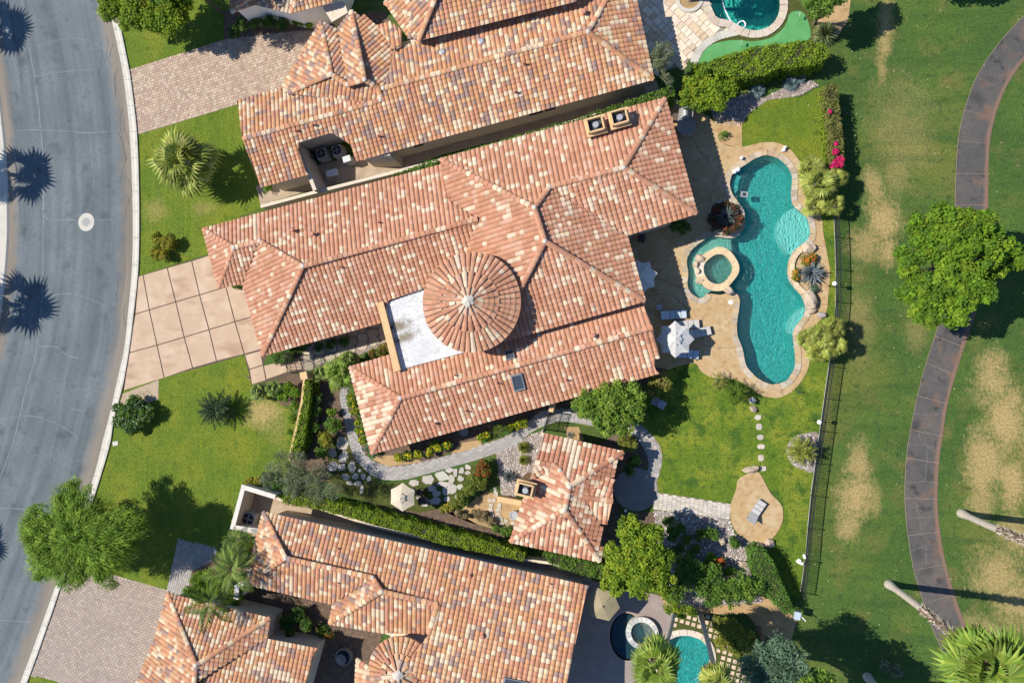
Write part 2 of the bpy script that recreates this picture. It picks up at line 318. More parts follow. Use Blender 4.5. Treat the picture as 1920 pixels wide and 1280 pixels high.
def water_mat(name, tint, body, fac, scale, strength):
    m = bpy.data.materials.new(name); m.use_nodes = True; n = m.node_tree; N = n.nodes; N.remove(N['Principled BSDF']); out = N['Material Output']
    geo = N.new('ShaderNodeNewGeometry')
    nz = N.new('ShaderNodeTexNoise'); nz.inputs['Scale'].default_value = 1.6; nz.inputs['Detail'].default_value = 2; L(n, geo.outputs['Position'], nz.inputs[0])
    mix = N.new('ShaderNodeMix'); mix.data_type = 'VECTOR'; mix.inputs[0].default_value = .22
    L(n, geo.outputs['Position'], mix.inputs[4]); L(n, nz.outputs['Color'], mix.inputs[5])
    vo = N.new('ShaderNodeTexVoronoi'); vo.feature = 'SMOOTH_F1'; vo.inputs['Scale'].default_value = scale; L(n, mix.outputs[1], vo.inputs[0])
    n2 = N.new('ShaderNodeTexNoise'); n2.inputs['Scale'].default_value = scale * .9; n2.inputs['Detail'].default_value = 3; L(n, geo.outputs['Position'], n2.inputs[0])
    ad = N.new('ShaderNodeMath'); ad.operation = 'ADD'; L(n, vo.outputs['Distance'], ad.inputs[0]); L(n, n2.outputs[0], ad.inputs[1])
    bp = N.new('ShaderNodeBump'); bp.inputs['Strength'].default_value = strength; bp.inputs['Distance'].default_value = .1; L(n, ad.outputs[0], bp.inputs['Height'])
    tr = N.new('ShaderNodeBsdfTransparent'); tr.inputs[0].default_value = (*tint, 1)
    df = N.new('ShaderNodeBsdfDiffuse'); df.inputs[0].default_value = (*body, 1); L(n, bp.outputs[0], df.inputs['Normal'])
    gl = N.new('ShaderNodeBsdfGlossy'); gl.inputs['Roughness'].default_value = .12; L(n, bp.outputs[0], gl.inputs['Normal'])
    fr = N.new('ShaderNodeFresnel'); fr.inputs[0].default_value = 1.33; L(n, bp.outputs[0], fr.inputs['Normal'])
    m1 = N.new('ShaderNodeMixShader'); m1.inputs[0].default_value = fac; L(n, tr.outputs[0], m1.inputs[1]); L(n, df.outputs[0], m1.inputs[2])
    m2 = N.new('ShaderNodeMixShader'); L(n, fr.outputs[0], m2.inputs[0]); L(n, m1.outputs[0], m2.inputs[1]); L(n, gl.outputs[0], m2.inputs[2])
    L(n, m2.outputs[0], out.inputs[0]); return m
M['water'] = water_mat('pool_water', (.66, .98, .94), (.05, .42, .40), .04, 9.5, .7)
M['water_teal'] = water_mat('teal_pool_water', (.62, .95, .90), (.02, .34, .28), .10, 6, .8)
M['water_shallow'] = water_mat('shallow_water', (.80, .97, .95), (.16, .34, .31), .10, 9, 1.0)
M['water_dark'] = water_mat('dark_water', (.45, .65, .75), (.03, .09, .12), .4, 4, .5)
# ------------------------------------------------------------------ road with along/across coordinates
def resample(pts, n):
    pts = [Vector(p) for p in pts]; d = [0]
    for a, b in zip(pts, pts[1:]): d.append(d[-1] + (b - a).length)
    out = []
    for k in range(n):
        t = d[-1] * k / (n - 1); i = max(0, min(len(pts) - 2, int(np.searchsorted(d, t) - 1)))
        out.append(pts[i].lerp(pts[i + 1], (t - d[i]) / max(1e-9, d[i + 1] - d[i])))
    return out
def strip(name, left, right, cols, z, m, parent=None, thick=0.0):
    n = len(left); vs = []; uv = []; fs = []
    for i in range(n):
        for k in range(cols + 1):
            p = left[i].lerp(right[i], k / cols); vs.append(Vector((p.x, p.y, z))); uv.append((k / cols, i))
    for i in range(n - 1):
        for k in range(cols):
            a = i * (cols + 1) + k; fs.append((a, a + 1, a + cols + 2, a + cols + 1))
    if area2([left[0], right[0], right[1], left[1]]) < 0: fs = [tuple(reversed(f)) for f in fs]
    if thick:
        loop = [i * (cols + 1) for i in range(n)] + [(n - 1) * (cols + 1) + k for k in range(1, cols + 1)] + [i * (cols + 1) + cols for i in range(n - 2, -1, -1)] + [k for k in range(cols - 1, 0, -1)]
        b = len(vs); vs += [vs[i] - Vector((0, 0, thick)) for i in loop]; uv += [uv[i] for i in loop]; m_ = len(loop)
        fs += [(loop[i], loop[(i + 1) % m_], b + (i + 1) % m_, b + i) for i in range(m_)]
    o = mesh(name, vs, fs, m, parent)
    a = o.data.attributes.new('across', 'FLOAT', 'POINT'); a.data.foreach_set('value', [u for u, _ in uv])
    return o
def road_mat(name, base, dirt, light, lo, width, both=True, tracks=True, extra=[]):
    m = mat(name, base, .9, [(.25, light, .42, .68), (3, tuple(c * .82 for c in base), .5, .8), (.55, tuple(c * .70 for c in base), .58, .72), (1.7, tuple(c * .55 for c in base), .66, .76)] + extra, (30, .3, .01), speck=(14, .86, 1.12))
    n = m.node_tree; N = n.nodes; b = N['Principled BSDF']; src = b.inputs['Base Color'].links[0].from_socket
    at = N.new('ShaderNodeAttribute'); at.attribute_name = 'across'
    geo = N.new('ShaderNodeNewGeometry'); tx = N.new('ShaderNodeTexNoise'); tx.inputs['Scale'].default_value = .7; tx.inputs['Detail'].default_value = 6; L(n, geo.outputs['Position'], tx.inputs[0])
    ma = N.new('ShaderNodeMath'); ma.operation = 'MULTIPLY_ADD'; ma.inputs[1].default_value = width; L(n, tx.outputs[0], ma.inputs[0]); L(n, at.outputs['Fac'], ma.inputs[2])
    mr = N.new('ShaderNodeMapRange'); mr.inputs[1].default_value = lo + width * .5; mr.inputs[2].default_value = min(1, lo + .07) + width * .5; L(n, ma.outputs[0], mr.inputs[0])
    mx = N.new('ShaderNodeMix'); mx.data_type = 'RGBA'; L(n, mr.outputs[0], mx.inputs[0]); L(n, src, mx.inputs[6]); mx.inputs[7].default_value = (*dirt, 1); cur = mx.outputs[2]
    if both:
        mr2 = N.new('ShaderNodeMapRange'); mr2.inputs[1].default_value = .10 + width * .5; mr2.inputs[2].default_value = .05 + width * .5; L(n, ma.outputs[0], mr2.inputs[0])
        mx2 = N.new('ShaderNodeMix'); mx2.data_type = 'RGBA'; L(n, mr2.outputs[0], mx2.inputs[0]); L(n, cur, mx2.inputs[6]); mx2.inputs[7].default_value = (*dirt, 1); cur = mx2.outputs[2]
    if tracks:                               # faint wheel tracks along the lanes
        cm = N.new('ShaderNodeCombineXYZ'); sx = N.new('ShaderNodeSeparateXYZ'); L(n, geo.outputs['Position'], sx.inputs[0])
        k = N.new('ShaderNodeMath'); k.operation = 'MULTIPLY'; k.inputs[1].default_value = 14; L(n, at.outputs['Fac'], k.inputs[0])
        k2 = N.new('ShaderNodeMath'); k2.operation = 'MULTIPLY'; k2.inputs[1].default_value = .05; L(n, sx.outputs['Y'], k2.inputs[0])
        L(n, k.outputs[0], cm.inputs[0]); L(n, k2.outputs[0], cm.inputs[1])
        t3 = N.new('ShaderNodeTexNoise'); t3.inputs['Scale'].default_value = 1; t3.inputs['Detail'].default_value = 3; L(n, cm.outputs[0], t3.inputs[0])
        r3 = N.new('ShaderNodeMapRange'); r3.inputs[1].default_value = .35; r3.inputs[2].default_value = .65; r3.inputs[3].default_value = .84; r3.inputs[4].default_value = 1.16; L(n, t3.outputs[0], r3.inputs[0])
        vm = N.new('ShaderNodeVectorMath'); vm.operation = 'SCALE'; L(n, cur, vm.inputs[0]); L(n, r3.outputs[0], vm.inputs['Scale']); cur = vm.outputs[0]
    L(n, cur, b.inputs['Base Color']); return m
M['asphalt'] = road_mat('worn_asphalt', (.108, .128, .134), (.20, .17, .135), (.138, .158, .165), .885, .12)
M['golfpath'] = road_mat('golf_path_concrete', (.080, .076, .070), (.185, .115, .08), (.115, .10, .088), .85, .16, False, False, [(.8, (.15, .098, .07), .56, .68), (1.3, (.042, .041, .042), .58, .70)])
M['seal'] = mat('crack_sealant', (.205, .235, .245), .8, [(.8, (.15, .175, .185), .45, .6)])
CURB_IN = [(140, -160), (195, -20), (211.7, 48.7), (223.5, 101), (233.5, 158), (242, 235), (247, 319), (249.3, 430), (247, 511), (240, 588), (233.5, 650), (220, 712.5), (205, 780), (193, 825), (178, 886), (146, 985), (108.7, 1085), (86, 1149), (37.5, 1280), (-30, 1440)]
CURB_OUT = [(156, -160), (211, -20), (228.5, 57), (243.6, 131), (248, 160), (257.5, 240), (261.5, 322), (262.8, 430), (260.4, 511), (252, 588), (244.6, 650), (231.9, 722.6), (215, 786), (208.3, 830), (191, 890), (160, 985), (118, 1092), (97.5, 1152), (50, 1284), (-16, 1443)]
LEFT_IN = [(-60, -160), (-32, -20), (-20, 50), (-10, 110), (-4, 160), (5, 235), (12, 319), (15, 430), (10, 511), (0, 588), (-12, 650), (-30, 712), (-50, 780), (-65, 825), (-85, 886), (-120, 985), (-160, 1085), (-185, 1149), (-240, 1280), (-310, 1440)]
cin = smooth(PP(CURB_IN), 3, False); lin = smooth(PP(LEFT_IN), 3, False); cout = smooth(PP(CURB_OUT), 3, False)
# ------------------------------------------------------------------ pools: outlines first, the ground gets holes for them
POOL = [(1441.7, 290.5), (1462, 297.7), (1479, 313.6), (1486.5, 333.8), (1485, 359.8), (1486.5, 380), (1496.6, 393), (1511, 403), (1518, 420.5), (1519.7, 440.8), (1511, 455), (1502, 461), (1486.5, 475.4), (1479, 495.7), (1479, 521.7), (1490.8, 539), (1505, 556.4), (1511, 576.6), (1506.7, 594), (1493.7, 612), (1488, 625), (1489.4, 643), (1492, 664.5), (1490.8, 690), (1476, 713.6), (1453, 722), (1430, 716.5), (1410, 702), (1396, 682), (1389.7, 652), (1381, 630), (1379.5, 606.7), (1384, 578), (1384, 559), (1372, 546), (1350, 550), (1329, 548), (1323, 556), (1311.6, 560.7), (1294, 550.6), (1287, 533), (1288.5, 510), (1285.6, 490), (1294, 469.7), (1314.5, 452), (1331.8, 442), (1360.8, 445), (1378, 443.6), (1392.5, 429), (1394, 406), (1384, 383), (1372, 365.6), (1366.5, 348), (1369.4, 331), (1378, 320), (1389.7, 312), (1412.8, 297.7), (1430, 291)]
POOLW = smooth(PP(POOL), 4)
NPOOL = [(1329, 0), (1333, 18.6), (1343.4, 36), (1364.7, 41), (1380.6, 49), (1396.5, 57), (1418, 60), (1439, 54.5), (1455, 40), (1463, 21), (1463, 0), (1455, -40), (1400, -60), (1340, -40)]
NPOOLW = smooth(PP(NPOOL), 4)
SPOOL = [(1255, 1196), (1280, 1188), (1309, 1194), (1327, 1210), (1332, 1233), (1327, 1255), (1318, 1290), (1270, 1310), (1240, 1290), (1236, 1250), (1240, 1215)]
SPOOLW = smooth(PP(SPOOL), 4)
MOAT = [(P(1176, 1193).x + pxm(1176, 1193, 30) * math.cos(a * PI / 16), P(1176, 1193).y + pxm(1176, 1193, 42) * math.sin(a * PI / 16)) for a in range(32)]
MOATW = [Vector((x, y, 0)) for x, y in MOAT]
HOLES = [offset(POOLW, .1), offset(NPOOLW, .1), offset(SPOOLW, .1), offset(MOATW, .1)]
big = [Vector((-320, -300, 0)), Vector((320, -300, 0)), Vector((320, 300, 0)), Vector((-320, 300, 0))]
sheet('ground', big, 0.0, M['fairway'], HOLES, label='green golf fairway with dry tan patches around the cart path', cat='grass')
road = strip('street', lin, cin, 12, .006, M['asphalt'], thick=.006)
tag(road, 'curved blue grey asphalt street with pale crack seams', 'street', None, 'structure')
far_left = [p + Vector((-60, 0, 0)) for p in lin]
o = strip('sidewalk', far_left, [p + (q - p).normalized() * -.05 for p, q in zip(lin, cin)], 2, .10, M['concrete'], thick=.12)
tag(o, 'beige concrete strip at the far side of the street', 'sidewalk', None, 'structure')
# kerb along the street, one piece per joint
kerb = thing('curb', 'pale rolled concrete kerb along the front lawns', 'curb', (0, 0, 0), None, 'structure')
A = resample(cin, 205); B = resample(cout, 205)
for s in range(34):
    mb = MB(); i0 = s * 6
    for i in range(i0, i0 + 6):
        a, b, c, d = A[i], B[i], B[i + 1], A[i + 1]
        if i == i0: a = a.lerp(A[i + 1], .05); b = b.lerp(B[i + 1], .05)
        def z(p, h): return Vector((p.x, p.y, h))
        m1, m2 = a.lerp(b, .45), d.lerp(c, .45); m3, m4 = a.lerp(b, .7), d.lerp(c, .7)
        vs = [z(a, .012), z(d, .012), z(m1, .03), z(m2, .03), z(m3, .12), z(m4, .12), z(b, .125), z(c, .125), z(b, 0), z(c, 0)]
        mb.add(vs, [(0, 2, 3, 1), (2, 4, 5, 3), (4, 6, 7, 5), (6, 8, 9, 7)], jit((1, 1, 1), .01))
    mb.build('curb_segment', M['concrete'], kerb)
mbL = MB()
for i in range(len(lin) - 1):
    a, d = lin[i], lin[i + 1]; n_ = (cin[i] - a).normalized() * .22
    vs = [Vector((p.x, p.y, h)) for p, h in ((a - n_, .12), (d - n_, .12), (a, .12), (d, .12), (a + n_ * .6, .012), (d + n_ * .6, .012))]
    mbL.add(vs, [(0, 1, 3, 2), (2, 3, 5, 4)])
tag(mbL.build('curb', M['concrete']), 'thin white kerb line at the far side of the street', 'curb', None, 'structure')
def ribbon(mb, px, wid, z):
    p = smooth(PP(px), 4, False); vs = []; fs = []
    for i, q in enumerate(p):
        d = (p[min(i + 1, len(p) - 1)] - p[max(0, i - 1)]); nn = Vector((-d.y, d.x, 0)).normalized() * wid * random.uniform(.35, .75)
        jx = Vector((random.uniform(-1, 1), random.uniform(-1, 1), 0)) * .03
        vs += [Vector((q.x, q.y, z)) + nn + jx, Vector((q.x, q.y, z)) - nn + jx]
    fs = [(2 * i, 2 * i + 1, 2 * i + 3, 2 * i + 2) for i in range(len(p) - 1)]
    if area2([vs[k] for k in fs[0]]) < 0: fs = [tuple(reversed(f)) for f in fs]
    mb.add(vs, fs)
SEAMS = [([(40, -20), (50, 60), (64, 141), (74, 215), (79, 269), (82, 339), (81.6, 400), (80.6, 460), (80.6, 534), (74, 608), (69, 649), (60.5, 692), (50, 722.6), (37, 780), (25, 830), (4, 886), (-15, 930)], .09),
    ([(30, 245), (77, 243.6), (168, 249), (201, 247)], .06), ([(80.6, 380), (88, 410), (144.5, 412)], .06), ([(178, 412), (212, 412)], .06), ([(70.5, 89), (101, 77), (141, 72), (168, 77)], .06),
    ([(70, 144), (111, 136), (178, 129)], .05), ([(80.6, 559.6), (121, 550.5), (154.6, 555), (178, 564.6), (198, 574.7)], .06), ([(33.6, 637), (69, 648.7), (104, 650), (124, 664), (148, 673)], .06),
    ([(0, 786), (37, 780), (64, 780), (97.5, 790), (124, 803), (148, 823)], .06), ([(134, 766), (161, 771)], .05), ([(0, 952), (56, 954.5)], .06), ([(0, 1162), (56, 1165)], .05), ([(168, 249), (172, 300), (176, 345), (170, 395)], .04), ([(128, 655), (118, 740), (108, 800), (92, 870)], .04)]
for px, wd in SEAMS:
    mb = MB(); ribbon(mb, px, wd * .8, .011); mb.build('crack_seam', M['seal'], road)
mbk = MB()
for k in range(16):
    y = random.uniform(60, 620); x = np.interp(y, [q[1] for q in CURB_IN], [q[0] for q in CURB_IN]) - random.uniform(6, 38)
    pts = [(x, y)]
    for j in range(5): pts.append((pts[-1][0] + random.uniform(-4, 4), pts[-1][1] + random.uniform(6, 14)))
    ribbon(mbk, pts, .025, .012)
mbk.build('dark_crack', mat('dark_crack', (.06, .06, .06)), road, kind='stuff')
# manhole
c = P(162, 416.5); r = pxm(162, 416.5, 15)
mh = thing('manhole', 'round manhole cover with pale concrete collar set in the street', 'manhole', (c.x, c.y, 0))
mb = MB(); mb.disc(c, r, .002, .016, 32, rin=r * .48); mb.build('collar', M['concrete'], mh)
mb = MB(); mb.disc(c, r * .47, .002, .014, 28); mb.disc(c, r * .16, .014, .02, 14)
for k in range(8): a = k * PI / 4; mb.box((c.x + r * .31 * math.cos(a), c.y + r * .31 * math.sin(a), .017), (.14, .05, .008), a)
mb.build('cover', mat('manhole_iron', (.33, .33, .31), .7, [(20, (.22, .22, .21), .45, .65)]), mh)
# ------------------------------------------------------------------ lawns, beds, drives
LAYER = [0]
def S(name, px, z, m, label, cat, holes=(), smooth_n=0, drop=0.0, kind='structure'):
    pts = PP(px); LAYER[0] += 1; z += LAYER[0] * .0004
    if smooth_n: pts = smooth(pts, smooth_n)
    return sheet(name, pts, z, m, holes, label=label, cat=cat, drop=drop, kind=kind)
def curb_pts(y0, y1):
    out = []; ys = [q[1] for q in CURB_OUT]; xs = [q[0] for q in CURB_OUT]
    for k in range(9):
        y = y0 + (y1 - y0) * k / 8; out.append((float(np.interp(y, ys, xs)), y))
    return out
LAWN1 = curb_pts(-150, 131) + [(343, 101), (400, 81), (460, 64), (514, 55), (560, 40), (600, -150)]
LAWN2 = curb_pts(253, 517) + [(391, 476), (420, 420), (500, 385), (500, 340), (446, 196)]
LAWN3 = curb_pts(733, 1058) + [(213, 1079), (313, 1107), (322, 1066), (336, 1010), (407, 1027), (436, 985), (455, 914), (530, 905), (545, 862), (556, 800), (545, 770), (500, 735), (472, 721), (458, 665), (308, 708)]
LAWN4 = curb_pts(1264, 1430) + [(290, 1440), (290, 1340), (124, 1281)]
LAWN5 = [(1391, 237), (1390, 279), (1426, 271), (1455, 271), (1475, 280), (1489, 293), (1500, 312), (1507, 332), (1545, 332), (1560, 322), (1548, 160), (1527, 168), (1503, 183), (1465, 181), (1428, 187), (1402, 212)]
LAWN6 = [(1230, 690), (1270, 683), (1303, 678), (1314, 691), (1338, 704), (1372, 706), (1401, 718), (1424, 735), (1440, 740), (1462, 741), (1486, 728), (1502, 708), (1512, 690), (1513, 668), (1500, 646), (1509, 623), (1528, 606), (1546, 584), (1550, 550), (1553, 510), (1548, 481), (1540, 436), (1536, 405), (1540, 395), (1564, 395), (1567, 480), (1567, 560), (1566, 600), (1557, 670), (1548, 722), (1538, 800), (1526.6, 900), (1516, 980), (1511, 1040), (1502, 1105), (1495, 1145), (1475, 1145), (1452, 1060), (1400, 1000), (1228, 955), (1205, 798), (1190, 770)]
S('lawn', LAWN1, .012, M['lawn'], 'front lawn above the paver driveway at the top of the street', 'lawn')
S('lawn', LAWN2, .012, M['lawn'], 'front lawn with a fan palm between the paver drive and the tan slab drive', 'lawn')
S('lawn', LAWN3, .012, M['lawn'], 'large front lawn below the tan slab driveway', 'lawn')
S('lawn', LAWN4, .012, M['lawn'], 'small lawn corner below the lower paver driveway', 'lawn')
S('lawn', LAWN5, .012, M['lawn'], 'back lawn patch beside the bougainvillea hedge', 'lawn')
M['backlawn'] = mat('back_lawn_grass', (.095, .155, .011), .95, [(.45, (.17, .20, .018), .45, .62), (.7, (.045, .10, .010), .55, .66), (2.5, (.055, .105, .010), .5, .7)], (10, .7, .06), speck=(8, .5, 1.45))
S('lawn', LAWN6, .012, M['backlawn'], 'back lawn with stepping stones between pool deck and fence', 'lawn')
TV, TF, TC = [], [], []
def tufts(px, dens, cols, hgt=.06, avoid=()):
    poly = PP(px); xs = [p.x for p in poly]; ys = [p.y for p in poly]
    n = int((max(xs) - min(xs)) * (max(ys) - min(ys)) * dens)
    x = RNG.uniform(min(xs), max(xs), n); y = RNG.uniform(min(ys), max(ys), n); ok = inpoly(x, y, poly)
    for a in avoid: ok &= ~inpoly(x, y, a)
    x, y = x[ok], y[ok]; n = len(x)
    a = RNG.uniform(0, 2 * PI, n); ln = RNG.uniform(.5, 1.2, n) * hgt; wd = ln * .45
    dx, dy = np.cos(a), np.sin(a); z0 = .012
    v = np.stack([np.stack([x - dy * wd, y + dx * wd, np.full(n, z0)], 1), np.stack([x + dy * wd, y - dx * wd, np.full(n, z0)], 1), np.stack([x + dx * ln * .9, y + dy * ln * .9, z0 + ln], 1)], 1)
    c = np.array(cols)[RNG.integers(0, len(cols), n)] * RNG.uniform(.75, 1.25, (n, 1))
    b = sum(len(q) for q in TV); TV.append(v.reshape(-1, 3)); TF.append(np.arange(3 * n).reshape(-1, 3) + b); TC.append(c)
GC = [(.13, .19, .013), (.105, .165, .011), (.17, .20, .018), (.085, .14, .010)]
DECK = [(1205, 180), (1300, 205), (1340, 232), (1351, 268), (1389, 276), (1426, 268), (1455, 268), (1476, 277), (1490, 290), (1502, 310.7), (1508, 345), (1514, 380), (1538.5, 403), (1543, 435), (1551.5, 481), (1556, 510), (1553, 550), (1548.6, 586), (1530, 608), (1511, 625), (1503, 645), (1517, 668), (1515, 690), (1505, 710), (1488, 731), (1462, 745), (1440, 744), (1424, 739), (1401, 722), (1372, 710), (1337.6, 708), (1314.5, 696), (1303, 681), (1270, 686), (1240, 690), (1150, 640), (1150, 400)]
DECKW = smooth(PP(DECK), 3)
tufts(LAWN1, 22, GC); tufts(LAWN2, 24, GC); tufts(LAWN3, 22, GC); tufts(LAWN4, 20, GC); tufts(LAWN5, 26, GC, avoid=[DECKW]); tufts(LAWN6, 26, GC, avoid=[DECKW])
mesh_np('grass_blades', np.concatenate(TV), np.concatenate(TF), M['tuft'], tint=np.concatenate(TC), kind='stuff')
SC.objects['grass_blades']['label'] = 'short grass blades covering the lawns around the houses'; SC.objects['grass_blades']['category'] = 'grass'

S('gravel_patch', [(230, 738), (298, 712), (297, 748), (262, 760), (222, 765)], .018, M['sideyard'], 'gravel corner beside the white flowering shrub and slab driveway', 'gravel bed')
DRV = [(243.6, 132.7), (343, 101), (400, 80.6), (460, 64), (514, 55), (600, 40), (640, 120), (600, 170), (540, 190), (445, 197), (257.5, 253), (248, 160)]
DRV3 = [(128, 1055), (213.7, 1078), (313, 1107), (345, 1120), (380, 1290), (290, 1340), (124, 1282), (56, 1264), (97.5, 1152)]
WALK = [(335.6, 1010), (407, 1027), (395, 1085), (345, 1119), (314, 1106)]
def pavers(name, px, ang_pts, sx, sy, cols, label, cat, z=.012, jitter=.02, gap=.022, runoff=.5, avoid=()):
    base = thing(name, label, cat, P(*px[0]), None, 'structure')
    sheet('joint_sand', PP(px), z, M['joint_sand'], parent=base, kind=None)
    poly = PP(px); p, q = P(*ang_pts[0]), P(*ang_pts[1]); u = (q - p).normalized(); v = Vector((-u.y, u.x, 0))
    uu = [(s - p).dot(u) for s in poly]; vv = [(s - p).dot(v) for s in poly]
    V, F, C = [], [], []
    r = 0; b = min(vv)
    while b < max(vv):
        a = min(uu) + (r % 2) * runoff * sx
        while a < max(uu):
            cpt = p + u * (a + sx / 2) + v * (b + sy / 2)
            if bool(inpoly([cpt.x], [cpt.y], poly)[0]) and not any(bool(inpoly([cpt.x], [cpt.y], av)[0]) for av in avoid):
                h = z + .014 + random.uniform(-.003, .003); g = gap / 2; lx, ly = sx / 2 - g, sy / 2 - g; tx, ty = random.uniform(-.003, .003), random.uniform(-.003, .003)
                k = len(V)
                for zz, s in ((z, 1), (h, .93)):
                    for ex, ey in ((-1, -1), (1, -1), (1, 1), (-1, 1)):
                        w_ = cpt + u * (ex * lx * s) + v * (ey * ly * s); V.append((w_.x, w_.y, zz + (tx * ex + ty * ey if s < 1 else 0)))
                F += [(k + 4, k + 5, k + 6, k + 7), (k, k + 1, k + 5, k + 4), (k + 1, k + 2, k + 6, k + 5), (k + 2, k + 3, k + 7, k + 6), (k + 3, k, k + 4, k + 7)]
                C += [jit(random.choice(cols), .08)] * 5
            a += sx
        b += sy; r += 1
    mesh_np('paver', V, F, M['paver'], base, tint=np.array(C), kind='stuff')
    return base
PC1 = [(.48, .36, .25), (.42, .31, .22), (.52, .41, .30), (.38, .27, .20), (.45, .32, .23)]
PC3 = [(.37, .295, .235), (.345, .275, .22), (.40, .32, .255), (.335, .27, .225)]
PCG = [(.355, .335, .305), (.33, .31, .285), (.38, .36, .33), (.315, .295, .27)]
pavers('paver_driveway', DRV, ((257, 253), (445, 197)), .25, .25, PC1, 'tan paver driveway running from the upper street to the orange tiled house', 'driveway')
pavers('paver_driveway', DRV3, ((213, 1079), (313, 1107)), .34, .22, PC3, 'pinkish paver driveway at the lower left corner', 'driveway')
pavers('paver_walkway', WALK, ((314, 1106), (335, 1010)), .30, .20, PCG, 'grey paver walkway end beside the mesquite tree shadow', 'walkway')
# tan slab driveway: one slab per joint
ROWS = [[(260, 517.6), (268.8, 515), (314, 502), (360, 489), (408, 474), (455, 459)], [(253.7, 589), (280.6, 581), (330, 566), (374.7, 553), (424, 538), (470, 524)],
        [(242, 661.4), (295, 647), (346, 632), (392.5, 618), (441, 603), (490, 589)], [(232, 732.7), (308.5, 708.5), (362, 690), (406.6, 677), (458.7, 664), (506, 650)]]
dr = thing('slab_driveway', 'tan concrete slab driveway in front of the salmon roofed house', 'driveway', P(360, 600), None, 'structure')
sheet('joint_filler', PP([ROWS[0][0], ROWS[0][5], ROWS[3][5], (494, 684), (500, 690), (568, 670), (575, 694), (505, 716), (472, 722), (458, 668), ROWS[3][0], ROWS[2][0], ROWS[1][0]]), .010, M['joint'], parent=dr, kind=None)
def slab(px, par, m=None, h=.045, g=.03, name='slab'):
    p = offset(PP(px), -g); mb = MB(); mb.prism(p, .006, h, jit((1, 1, 1), .02), .02); return mb.build(name, m or M['slab'], par)
for i in range(3):
    for j in range(5): slab([ROWS[i][j], ROWS[i][j + 1], ROWS[i + 1][j + 1], ROWS[i + 1][j]], dr)
for q in ([(458.7, 665), (489, 657), (494, 684), (468, 692.5)], [(468, 692.5), (494, 684), (499.5, 713), (472.5, 721.5)], [(494.3, 685), (534.6, 675.7), (540, 697.6), (499.5, 712)], [(534.6, 675.7), (561.5, 669), (568, 692), (540, 697.6)]): slab(q, dr)
# entry court flagging behind the iron gate
COURT = [(560, 668), (590, 640), (700, 600), (745, 590), (752, 640), (700, 655), (655, 672), (630, 682), (569, 696)]
ct = thing('entry_court', 'flagstone entry court behind the iron gate, half in shade', 'courtyard', P(650, 640), None, 'structure')
sheet('mortar_bed', PP(COURT), .012, M['gravel_base'], parent=ct, kind=None)
def flag(cx, cy, rx, ry, par, col, z=.012, h=.05, n=7, rot=None, name='flagstone'):
    c = P(cx, cy); a0 = random.uniform(0, PI); pts = []; wx, wy = pxm(cx, cy, rx), pxm(cx, cy, ry)
    for k in range(n):
        a = a0 + 2 * PI * (k + random.uniform(-.28, .28)) / n; f = random.uniform(.88, 1.12)
        e = max(abs(math.cos(a)), abs(math.sin(a))) ** -.6
        pts.append(Vector((c.x + wx * f * e * math.cos(a), c.y + wy * f * e * math.sin(a), 0)))
    mb = MB(); mb.prism(pts, z, z + h + random.uniform(-.008, .008), jit(col, .1), .015); return mb.build(name, M['stone'], par)
for i in range(9):
    for j in range(3):
        x = 580 + i * 20 + random.uniform(-3, 3); y = 684 - i * 7.2 - j * 17 + random.uniform(-2, 2)
        if bool(inpoly([P(x, y).x], [P(x, y).y], PP(COURT))[0]): flag(x, y, 10, 8, ct, (.46, .38, .28))
# golf cart path, one panel per joint
JL = [(1960, -10), (1925, 25), (1897, 53), (1862.5, 94), (1831, 144), (1808, 206), (1796, 263), (1792, 325), (1790.6, 384), (1789, 440), (1783, 500), (1773, 562), (1752.6, 629), (1736, 680), (1720, 741), (1707, 805), (1699, 857.5), (1696, 933), (1702, 1003), (1713, 1068), (1731.5, 1130), (1752, 1188), (1777, 1242), (1803, 1300), (1830, 1360)]
JR = [(1990, 50), (1945, 88), (1925, 108), (1906, 133), (1884, 170), (1865.6, 220), (1856, 270), (1853.5, 326), (1853, 384), (1850, 445), (1843, 510), (1832, 578), (1808, 650.7), (1792, 703), (1777, 757), (1768, 817), (1761, 867.6), (1758, 935), (1763, 995.6), (1774, 1057), (1790, 1113), (1811, 1172), (1835, 1226), (1860, 1280), (1890, 1340)]
gp = thing('golf_cart_path', 'winding dark cart path of jointed panels across the fairway', 'path', P(1750, 700), None, 'structure')
gl, gr = smooth(PP(JL), 5, False), smooth(PP(JR), 5, False)
strip('joint_filler', gl, gr, 2, .008, mat('path_edge', (.30, .22, .17), .9), gp)
for k in range(len(JL) - 1):
    l, r_ = gl[5 * k:5 * k + 6], gr[5 * k:5 * k + 6]
    l2 = [a.lerp(b, .012) for a, b in zip(l, r_)]; r2 = [b.lerp(a, .012) for a, b in zip(l, r_)]
    l2[0] = l2[0].lerp(l2[1], .07); r2[0] = r2[0].lerp(r2[1], .07)
    strip('path_panel', l2, r2, 8, .035, M['golfpath'], gp, .03)
mbk = MB()
for px in ([(1735, 818), (1738, 860), (1733, 900)], [(1700, 833), (1735, 835), (1760, 842)], [(1722, 805), (1728, 828), (1758, 850)], [(1697, 905), (1730, 902), (1760, 905)], [(1715, 935), (1722, 965), (1728, 995)], [(1698, 955), (1715, 950)], [(1700, 972), (1722, 970), (1752, 968)], [(1736, 1018), (1737, 1060)], [(1708, 1033), (1730, 1025), (1738, 1040)], [(1738, 775), (1742, 800)], [(1712, 775), (1745, 778), (1770, 775)]):
    ribbon(mbk, px, .018, .039)
mbk.build('path_crack', mat('path_crack', (.22, .19, .18)), gp, kind='stuff')
